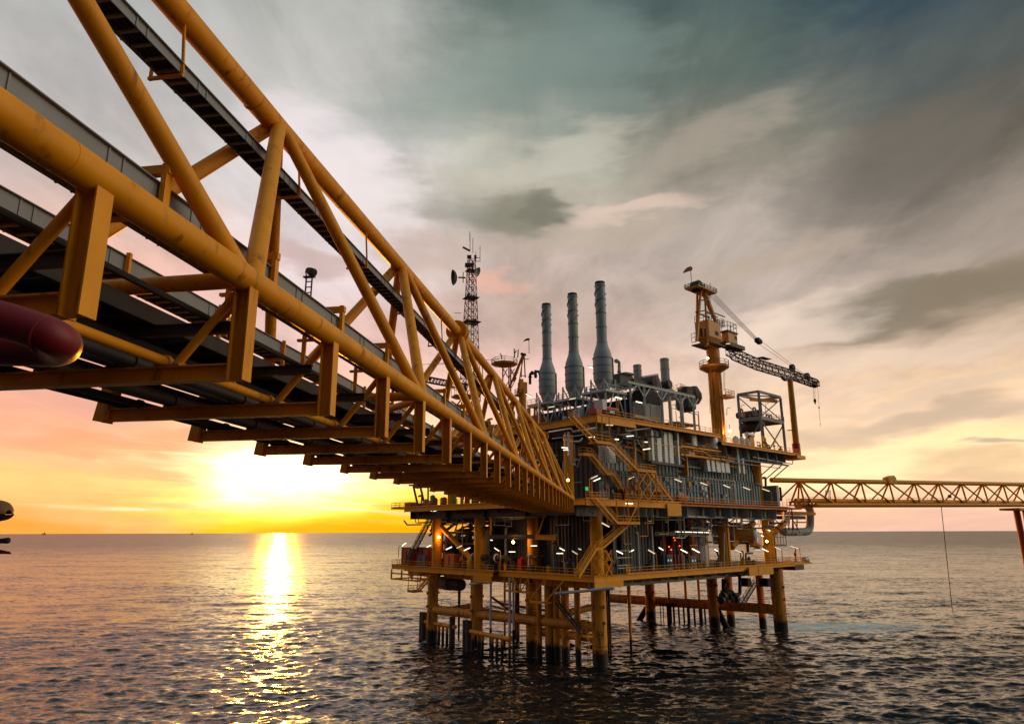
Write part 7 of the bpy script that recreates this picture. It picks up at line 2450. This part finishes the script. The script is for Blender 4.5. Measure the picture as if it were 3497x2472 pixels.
    for x, y in ((815, 365), (825, 388), (770, 450), (790, 478), (868, 440)):
        MB().lathe(pR(9, x, y, 3.6), [(.03, -.14), (.15, -.07), (.15, .07), (.03, .14)], 10).build('pilot_lamp', 'ember_glow', t)
    # main deck: red cabinets, orange box, people-height kit at the stair tower
    for lab, nm, cat, n, x0, x1, y0, y1, m in (
            ('tall red cabinet on the middle deck left of the braced yellow tower', 'fire_cabinet', 'cabinet', 6, 1390, 1420, 1065, 1160, 'red_paint'),
            ('orange box on a stand beside the tall red cabinet', 'hose_box', 'box', 6, 1505, 1545, 1030, 1075, 'orange_paint'),
            ('small red cabinet at the right foot of the braced yellow tower', 'fire_cabinet', 'cabinet', 6, 1765, 1795, 1085, 1160, 'red_paint'),
            ('red hose reel on the middle deck at the foot of the lowest stair flight', 'hose_reel', 'hose reel', 7, 358, 440, 930, 985, 'red_paint')):
        a, b = pR(n, x0, y0, -2.2), pR(n, x1, y1, -2.2)
        t = thing(nm, lab, cat, W((ur(a) + ur(b)) / 2, -2, ZMAIN))
        if nm == 'hose_reel':
            for k in range(3):
                c = W(ur(a) + .8 + k * 1.1, -2.2, ZMAIN + 1.0)
                MB().lathe(c, [(.2, -.3), (.65, -.28), (.65, -.2), (.3, -.18), (.3, .18), (.65, .2), (.65, .28), (.2, .3)], 16, Lv).build('reel', 'red_paint', t)
            MB().boxl(ur(a), ur(b), -2.4, -1.9, ZMAIN, ZMAIN + .35).build('stand', 'dark_steel', t)
        elif nm == 'hose_box':
            MB().boxl(ur(a), ur(b), -2.6, -1.6, b.z, a.z).build('casing', m, t)
            MB().beam(W((ur(a) + ur(b)) / 2, -2.1, ZMAIN), W((ur(a) + ur(b)) / 2, -2.1, b.z), .3, .3).build('stand', 'yellow_paint', t)
        else:
            MB().boxl(ur(a), ur(b), -2.6, -1.6, ZMAIN + .1, a.z).build('casing', m, t)
            MB().boxl(ur(a) + .1, ur(b) - .1, -2.63, -2.605, ZMAIN + .5, a.z - .3).build('door', m, t)
            MB().boxl(ur(a) + .05, ur(b) - .05, -2.5, -1.7, ZMAIN, ZMAIN + .1).build('base', 'dark_steel', t)
    # green escape sign on the wall at the bridge end
    p = pR(6, 985, 1080, -1.1)
    t = thing('exit_sign', 'small green lit sign on the pale wall at the end of the near footbridge', 'sign', p)
    MB().boxl(ur(p) - .35, ur(p) + .35, -1.2, -1.1, p.z - .3, p.z + .3).build('panel', 'sign_green', t)
    MB().boxl(ur(p) - .42, ur(p) + .42, -1.09, -1.03, p.z - .37, p.z + .37).build('frame', 'dark_steel', t)
    # striped bin-like float at the right nose
    p = pR(9, 2030, 545, -2.5)
    t = thing('life_raft', 'white life raft canister on the railing at the right nose of the lowest deck', 'life raft', p)
    MB().lathe(p - Rv * 1.0, [(.4, -.15), (.62, 0), (.62, .95), (.66, .95), (.66, 1.1), (.62, 1.1), (.62, 2.0), (.4, 2.15)], 18, Rv).build('canister', 'pipe_white', t)
    for d in (.3, 1.7):
        MB().boxl(ur(p) - 1 + d - .1, ur(p) - 1 + d + .1, -3.1, -1.9, ZCEL - .1, p.z - .5).build('cradle', 'dark_steel', t)
    # red pump beside it
    p = pR(9, 1935, 520, -2.2, ZCEL)
    t = thing('fire_monitor', 'red fire monitor on a post by the railing at the right nose', 'fire monitor', p)
    MB().lathe(p, [(.3, 0), (.2, .2), (.2, 1.5), (.35, 1.6), (.35, 2.0), (.1, 2.2)], 12).build('post', 'red_paint', t)
    MB().path([p + ZUP * 2.1, p + ZUP * 2.6 + Rv * .4, p + ZUP * 3.4 + Rv * .3], [.2, .18, .1], 10).build('nozzle', 'red_paint', t)
    p = pR(9, 1640, 395, 2)
    t = thing('service_platform', 'small railed service platform at the right end between the lower decks', 'platform', p)
    a, b = pR(9, 1610, 425, .5), pR(9, 1860, 425, .5)
    MB().boxl(ur(a), ur(b), .5, 3.5, a.z - .25, a.z).build('platform', 'grey_steel', t)
    MB().rail([W(ur(a) + 6, .6, a.z), W(ur(b) - .1, .6, a.z), W(ur(b) - .1, 3.4, a.z)], 3.4, 1.4, .1).build('handrail', 'dark_steel', t)
    MB().tube(W(ur(a) + 6, 1.5, ZCEL), W(ur(a) + 6, 1.5, a.z - .25), .16, n=8).build('post', 'grey_steel', t)
    for s in (-2.5, 2.5):
        MB().tube(W(ur(a) + 6, 1.5, a.z - 3), W(ur(a) + 6 + s, 1.5, a.z - .25), .1, n=6).build('knee_brace', 'grey_steel', t)


add_equipment()


def wall_dressing():
    rnd = random.Random(8)
    zl = ZMAIN + 5.4
    for k in range(26):
        r, z = rnd.uniform(1.5, 45), rnd.choice((rnd.uniform(ZMAIN + .8, ZMAIN + 2.2), rnd.uniform(ZMAIN + 2.8, zl - .8)))
        w_, h_ = rnd.uniform(.3, .9), rnd.uniform(.4, 1.1)
        MB().boxl(r, r + w_, -1.12, -.86, z, z + h_).build('junction_box', rnd.choice(['grey_steel', 'tray_grey', 'dark_steel', 'pipe_white', 'red_paint', 'yellow_paint']), main_d)
    for z, l, r, m in ((zl - .55, -1.0, .07, 'dark_steel'), (zl - .8, -.98, .05, 'pipe_white'), (ZMAIN + 2.55, -1.0, .06, 'grey_steel'), (ZMAIN + .35, -1.05, .10, 'dark_steel')):
        MB().path([W(.6, l, z), W(14, l, z), W(14.4, l, z + .5), W(29, l, z + .5), W(29.4, l, z), W(46, l, z)], r, 6, .3).build('conduit', m, main_d)
    for k in range(16):
        r = rnd.uniform(1, 45)
        z0 = rnd.choice((ZMAIN, ZMAIN + 2.2))
        MB().path([W(r, -1.03, z0), W(r, -1.03, zl - rnd.uniform(.2, 1.8)), W(r + rnd.uniform(-1, 1), -1.03, zl - .1)], rnd.uniform(.04, .11), 6, .2).build('downpipe', rnd.choice(['grey_steel', 'dark_steel', 'pipe_white', 'yellow_paint']), main_d)
    for k in range(20):
        r, z = rnd.uniform(1.5, 44), rnd.uniform(zl + .6, ZMAIN + 9.6)
        if rnd.random() < .5:
            MB().boxl(r, r + rnd.uniform(.5, 1.8), -.35, .12, z, z + rnd.uniform(.5, 1.6)).build('wall_unit', rnd.choice(['grey_steel', 'wall_dark', 'tray_grey', 'dark_steel']), main_d)
        else:
            MB().path([W(r, -.1, zl + .3), W(r, -.1, z), W(r + rnd.uniform(-3, 3), -.1, z)], rnd.uniform(.06, .18), 6, .3).build('conduit', rnd.choice(['grey_steel', 'dark_steel', 'pipe_white']), main_d)
    # busy shadowed zone under the top deck
    for k in range(44):
        r, l, z = rnd.uniform(-2, 46), rnd.uniform(-2.6, .2), rnd.uniform(ZMAIN + 9.6, ZTOP - 1.6)
        if r > 37:
            z -= 1.5
        MB().path([W(r, l, z), W(r + rnd.uniform(2, 7), l, z), W(r + 7, l, z + rnd.choice((-2, -1, .9)))], rnd.uniform(.06, .2), 6, .3).build('pipe', rnd.choice(['grey_steel', 'dark_steel', 'black_steel', 'pipe_white', 'yellow_paint']), top_d)
    for k in range(12):
        r = rnd.uniform(4, 44)
        MB().beam(W(r, -1.2, ZMAIN + 8), W(r, -1.2, ZTOP - 1.4 - (1.5 if r > 37 else 0)), .16, .16).build('hanger_post', rnd.choice(['yellow_paint', 'grey_steel']), top_d)
    # slim posts, cable ladders and hangers that fill the open face of both storeys
    for k in range(26):
        r, l = rnd.uniform(3, 62), rnd.uniform(-3.2, -1.2)
        z = rnd.uniform(19.5, 24.2)
        MB().path([W(r, l, ZMAIN - 2.4), W(r, l, z), W(r + rnd.choice((-1, 1)) * rnd.uniform(.6, 3.5), l, z)], rnd.uniform(.05, .11), 6, .2).build('pipe_hanger', rnd.choice(['grey_steel', 'pipe_white', 'yellow_paint', 'dark_steel']), main_d)
    for k in range(12):
        r, l = rnd.uniform(3, 60), rnd.uniform(-2.4, -.5)
        MB().beam(W(r, l, ZCEL), W(r, l, ZMAIN - 2.6), .16, .16).build('slim_post', rnd.choice(['yellow_paint', 'dark_steel', 'grey_steel']), cellar)
    for k in range(8):
        r, l, z = rnd.uniform(22, 58), rnd.uniform(-1.5, 2), rnd.uniform(18, 22.5)
        m = MB()
        L_ = rnd.uniform(4, 9)
        for s in (0, .5):
            m.beam(W(r, l + s, z), W(r + L_, l + s, z), .06, .12)
        for j in range(int(L_ / .6)):
            m.beam(W(r + j * .6, l + .04, z), W(r + j * .6, l + .46, z), .05, .05)
        m.build('cable_ladder', rnd.choice(['grey_steel', 'dark_steel']), cellar)
    for k in range(9):
        r = 2 + k * 5 + rnd.uniform(-1, 1)
        MB().rail([W(r, -3.0, ZMAIN + rnd.choice((.0, .02))), W(r + rnd.uniform(1.5, 3), -3.0, ZMAIN)], 1.1, 1.0).build('handrail', 'yellow_paint', main_d)
    for k in range(10):
        r, l = rnd.uniform(-1, 34), rnd.uniform(-2.6, 1)
        h = rnd.uniform(2.5, 6)
        MB().beam(W(r, l, ZTOP), W(r, l, ZTOP + h), .14, .14).beam(W(r, l + .08, ZTOP + h - .1), W(r, l + rnd.uniform(.8, 1.6), ZTOP + h - .1), .10, .10).build('lamp_post', rnd.choice(['yellow_paint', 'pale_steel', 'grey_steel']), top_d)
    # left face of the module, behind the footbridge end
    for k in range(24):
        u, z = rnd.uniform(-.5, 18), rnd.uniform(ZMAIN + 1, ZTOP - 3)
        MB().path([W(-.2, u, z), W(-.2, u + rnd.uniform(1, 4), z), W(-.2, u + 4, z + rnd.choice((-3, 3)))], rnd.uniform(.06, .2), 6, .3).build('pipe', rnd.choice(['grey_steel', 'dark_steel', 'pipe_white', 'black_steel']), main_d)
    # extra caissons and cable tubes dropping from the lowest deck into the sea
    jk = bpy.data.objects['jacket']
    for k in range(16):
        p = W(rnd.uniform(1, 14), rnd.uniform(3, 44), 0)
        MB().lathe(mov(p, z=-3), [(.1, 0), (rnd.uniform(.16, .4), .01), (rnd.uniform(.16, .4), 3 + ZCEL - 1)], 10).build('caisson', rnd.choice(['dark_steel', 'jacket_yellow', 'black_steel']), jk)
    for k in range(9):
        a, b = W(rnd.uniform(0, 4), rnd.uniform(2, 20), rnd.uniform(3.5, 9)), W(rnd.uniform(0, 8), rnd.uniform(22, 44), rnd.uniform(3.5, 9))
        MB().tube(a, b, rnd.uniform(.12, .3), n=8).build('guide_brace', rnd.choice(['dark_steel', 'jacket_yellow']), jk)


wall_dressing()


# ------------------------------------------------------------------ lamps
def hash_(s):
    return sum((i + 1) * ord(ch) for i, ch in enumerate(s))


def tube_light(n, x0, y0, x1, y1, plane, label, left=False, pole=None, group='white tube lights on the platform', hang=0.0):
    f = pL if left else pR
    a, b = f(n, x0, y0, plane), f(n, x1, y1, plane)
    t = thing('tube_light', label, 'lamp', a.lerp(b, .5), group)
    MB().beam(a, b, .15, .12).build('lamp_tube', 'dim_tube_glow' if hash_(label) % 3 == 0 else 'tube_glow', t)
    d = (b - a).normalized() * .12
    MB().beam(a - d + ZUP * .15, b + d + ZUP * .15, .24, .10).build('lamp_housing', 'grey_steel', t)
    if pole:
        base = f(n, pole[0], pole[1], plane)
        c = b if (f(n, pole[0], pole[1], plane) - b).length < (f(n, pole[0], pole[1], plane) - a).length else a
        top = Vector((base.x, base.y, max(c.z - .1, base.z + .5)))
        MB().path([base, top, c + ZUP * .15], .085, 6, .5).build('lamp_pole', 'yellow_paint', t)
    elif hang:
        m = a.lerp(b, .5) + ZUP * .2
        MB().beam(m, m + ZUP * hang, .07, .07).build('lamp_hanger', 'grey_steel', t)
    return t


TL = [
    # n, x0,y0,x1,y1, plane, left, pole/None, label
    (8, 168, 628, 200, 603, -5.5, 1, (140, 715), 'tube light on the outermost pole of the left nose, above the red locker'),
    (8, 365, 636, 395, 622, -5.0, 1, None, 'tube light over the dull red container behind the left rail'),
    (8, 437, 637, 462, 629, -3.5, 1, None, 'short tube light below the first orange floodlight at the left'),
    (8, 518, 656, 562, 636, -4.5, 1, (500, 770), 'slanting tube light above the orange machine casing'),
    (8, 603, 645, 643, 626, -4.5, 1, (645, 775), 'slanting tube light right of the orange machine casing'),
    (8, 660, 664, 706, 644, -4.5, 1, None, 'slanting tube light just left of the yellow column with the middle floodlight'),
    (8, 902, 644, 936, 667, -4.0, 1, (948, 790), 'tube light sloping down to the right above the second ring-ended barrel'),
    (8, 1017, 675, 1064, 675, -3.6, 1, None, 'level tube light below the third orange floodlight'),
    (8, 1190, 629, 1236, 629, -3.0, 1, None, 'level tube light high in the dark left bay near the hung yellow beam'),
    (8, 1420, 647, 1456, 666, -3.4, 1, None, 'tube light sloping right, left of the lowest yellow stair'),
    (8, 1395, 688, 1446, 688, -3.0, 1, (1450, 800), 'level tube light just below the sloping one left of the lowest yellow stair'),
    (8, 1518, 670, 1560, 695, -3.4, 1, (1558, 800), 'tube light sloping right closest to the lowest yellow stair'),
    (8, 1568, 652, 1588, 660, -2.6, 1, None, 'very short tube light beside the lowest yellow stair'),
    (8, 398, 360, 438, 360, -6.2, 1, None, 'level tube light under the left end of the middle deck edge'),
    (8, 870, 582, 884, 584, -2, 1, None, 'small spot of tube light behind the hung yellow post'),
    (8, 476, 858, 498, 858, -4, 1, None, 'short tube light under the left end of the lowest deck beside the drum'),
    (9, 150, 262, 218, 296, -5.0, 0, None, 'bright tube light sloping under the hung yellow landing'),
    (9, 288, 505, 342, 530, -1.2, 0, None, 'tube light sloping over the white rack'),
    (9, 408, 511, 443, 491, -1.2, 0, None, 'short tube light rising right at the end of the white rack'),
    (9, 580, 492, 637, 523, -3.2, 0, (661, 684), 'tube light on a yellow pole just right of the dark corrugated wall'),
    (9, 678, 466, 722, 490, -1.0, 0, None, 'tube light hanging in front of the red lit bay'),
    (9, 880, 480, 937, 508, -3.2, 0, (963, 668), 'tube light on a yellow pole before the middle control cabinet'),
    (9, 984, 470, 1050, 503, -3.2, 0, (1077, 655), 'tube light on a yellow pole before the pale upright tank'),
    (9, 1192, 469, 1217, 483, -1.5, 0, None, 'short tube light beside the manway of the pale tank'),
    (9, 1380, 468, 1438, 494, -3.0, 0, (1464, 640), 'tube light on a yellow pole below the thick diagonal brace'),
    (9, 1563, 463, 1613, 463, -1.5, 0, None, 'level tube light below the domed vessel'),
    (9, 1628, 453, 1685, 479, -3.2, 0, (1712, 620), 'sloping tube light right of the level one below the domed vessel'),
    (9, 1747, 434, 1800, 458, -3.2, 0, (1822, 600), 'sloping tube light below the service platform at the right end'),
    (9, 1892, 422, 1962, 443, -3.3, 0, (1985, 560), 'tube light on the bent pole at the right nose railing'),
    (9, 1670, 262, 1718, 288, -1.0, 0, None, 'sloping tube light high at the right end above the last floodlight'),
    (9, 1603, 289, 1635, 290, 0.0, 0, None, 'level tube light high beside the domed vessel end'),
    (9, 1620, 325, 1640, 333, 0.0, 0, None, 'very short tube light just right of the domed vessel end'),
    (9, 372, 76, 436, 76, -4.2, 0, None, 'level tube light under the middle deck edge above the hung landing'),
    (9, 830, 314, 1135, 312, -0.2, 0, None, 'long strip light along the lintel over the red lit bay'),
    (6, 1035, 974, 1105, 940, -3.4, 0, (1022, 1190), 'upper of two tube lights on bent poles at the footbridge end'),
    (6, 1066, 998, 1135, 966, -3.0, 0, (1048, 1190), 'lower of two tube lights on bent poles at the footbridge end'),
    (6, 1452, 960, 1521, 928, -3.0, 0, (1436, 1160), 'tube light rising right beside the rear stair foot'),
    (6, 1432, 494, 1505, 485, -2.6, 0, None, 'tube light under the top deck left of the tall pale ducts'),
    (6, 1614, 630, 1688, 615, -2.8, 0, None, 'tube light beside the tall pale ducts at mid height'),
    (6, 1620, 541, 1660, 541, -1.0, 0, None, 'dim short tube light inside the duct gantry'),
    (6, 1302, 530, 1340, 532, -1.6, 0, None, 'short tube light behind the middle stair flight'),
    (6, 1203, 387, 1278, 387, -3.8, 0, None, 'bright level tube light under the top deck corner'),
    (6, 1014, 527, 1075, 522, -2.8, 0, None, 'tube light behind the upper stair flight'),
    (6, 712, 642, 774, 645, -3.0, 0, None, 'upper of two close tube lights left of the rear stair'),
    (6, 730, 668, 786, 664, -2.6, 0, None, 'lower of two close tube lights left of the rear stair'),
    (7, 338, 776, 414, 803, -3.2, 0, (455, 1010), 'tube light on a yellow pole at the foot of the lowest stair flight'),
    (7, 624, 800, 697, 826, -3.2, 0, (738, 1012), 'tube light on a yellow pole before the double doors'),
    (7, 877, 815, 947, 841, -3.2, 0, (980, 1014), 'tube light on a yellow pole in the middle of the teal wall'),
    (7, 1095, 827, 1168, 853, -3.2, 0, (1206, 1016), 'tube light on a yellow pole near the right end of the teal wall'),
    (7, 1307, 836, 1382, 860, -3.2, 0, (1418, 1018), 'tube light on a yellow pole before the grey end cabin'),
    (4, 470, 1390, 523, 1381, 3.0, 0, None, 'tube light under the platform of the shortest stack'),
    (4, 663, 1315, 718, 1304, 0.0, 0, None, 'tube light under the platform of the middle stack'),
    (4, 1090, 1276, 1147, 1288, -2.6, 0, None, 'tube light under the platform of the tallest stack'),
    (4, 1278, 1303, 1334, 1313, -1.6, 0, None, 'tube light inside the pale blue-grey frame'),
    (4, 1617, 1350, 1670, 1368, -1.0, 0, None, 'tube light below the dark hopper in the pale frame'),
    (4, 262, 1243, 312, 1270, 3.0, 1, None, 'sloping tube light left of the shortest stack'),
    (4, 840, 992, 890, 1000, 5.0, 0, None, 'tube light high between the middle and the tallest stack'),
    (5, 755, 772, 790, 765, -2.6, 0, None, 'small tube light under the crane operator cab'),
]
for row in TL:
    n, x0, y0, x1, y1, pl_, lf, pole, lab = row
    tube_light(n, x0, y0, x1, y1, pl_, 'white ' + lab, bool(lf), pole)


def flood(n, x, y, plane, label, left=False, rad_=.28, watts=420):
    p = (pL if left else pR)(n, x, y, plane)
    t = thing('floodlight', label, 'floodlight', p, 'orange glowing floodlights on the platform')
    d = (CAM - p).normalized()
    MB().lathe(p, [(.03, .30), (rad_ * .7, .24), (rad_, .08), (rad_, .0), (.03, -.02)], 14, d).build('lamp_lens', 'flood_glow', t)
    MB().lathe(p, [(rad_ * 1.12, .10), (rad_ * 1.12, -.1), (rad_ * .7, -.5), (.05, -.55)], 14, d).build('lamp_housing', 'dark_steel', t)
    MB().beam(p - ZUP * .35 - d * .3, p + ZUP * 1.4 - d * .3, .12, .12).build('lamp_bracket', 'dark_steel', t)
    l = bpy.data.lights.new('flood_lamp', 'POINT')
    l.energy = watts
    l.color = (1, .48, .16)
    l.shadow_soft_size = .3
    o = bpy.data.objects.new('flood_bulb', l)
    COL.objects.link(o)
    o.parent = t
    o.location = d * .7


flood(8, 462, 560, -4.0, 'orange glowing floodlight on the leftmost yellow column of the platform', True, .28, 220)
flood(8, 755, 568, -3.0, 'orange glowing floodlight on the yellow column above the ring-ended barrels', True)
flood(8, 1050, 600, -3.0, 'orange glowing floodlight hung in the dark bay under the footbridge end', True)
flood(9, 1672, 380, -1.2, 'orange glowing floodlight at the right end beside the domed vessel', False, .28, 160)
flood(7, 945, 200, -2.0, 'orange glowing floodlight on the extension deck at the foot of the crane')
flood(5, 585, 912, -2.0, 'orange glowing floodlight on the ring platform of the crane pedestal')
flood(6, 780, 992, -4.5, 'pale floodlight glimpsed between the footbridge diagonals near the platform', False, .22, 150)

l = bpy.data.lights.new('bay_lamp', 'POINT')
l.energy, l.color, l.shadow_soft_size = 90, (1, .14, .04), .4
o = bpy.data.objects.new('bay_lamp', l)
COL.objects.link(o)
o.location = pR(9, 800, 430, 2.6)
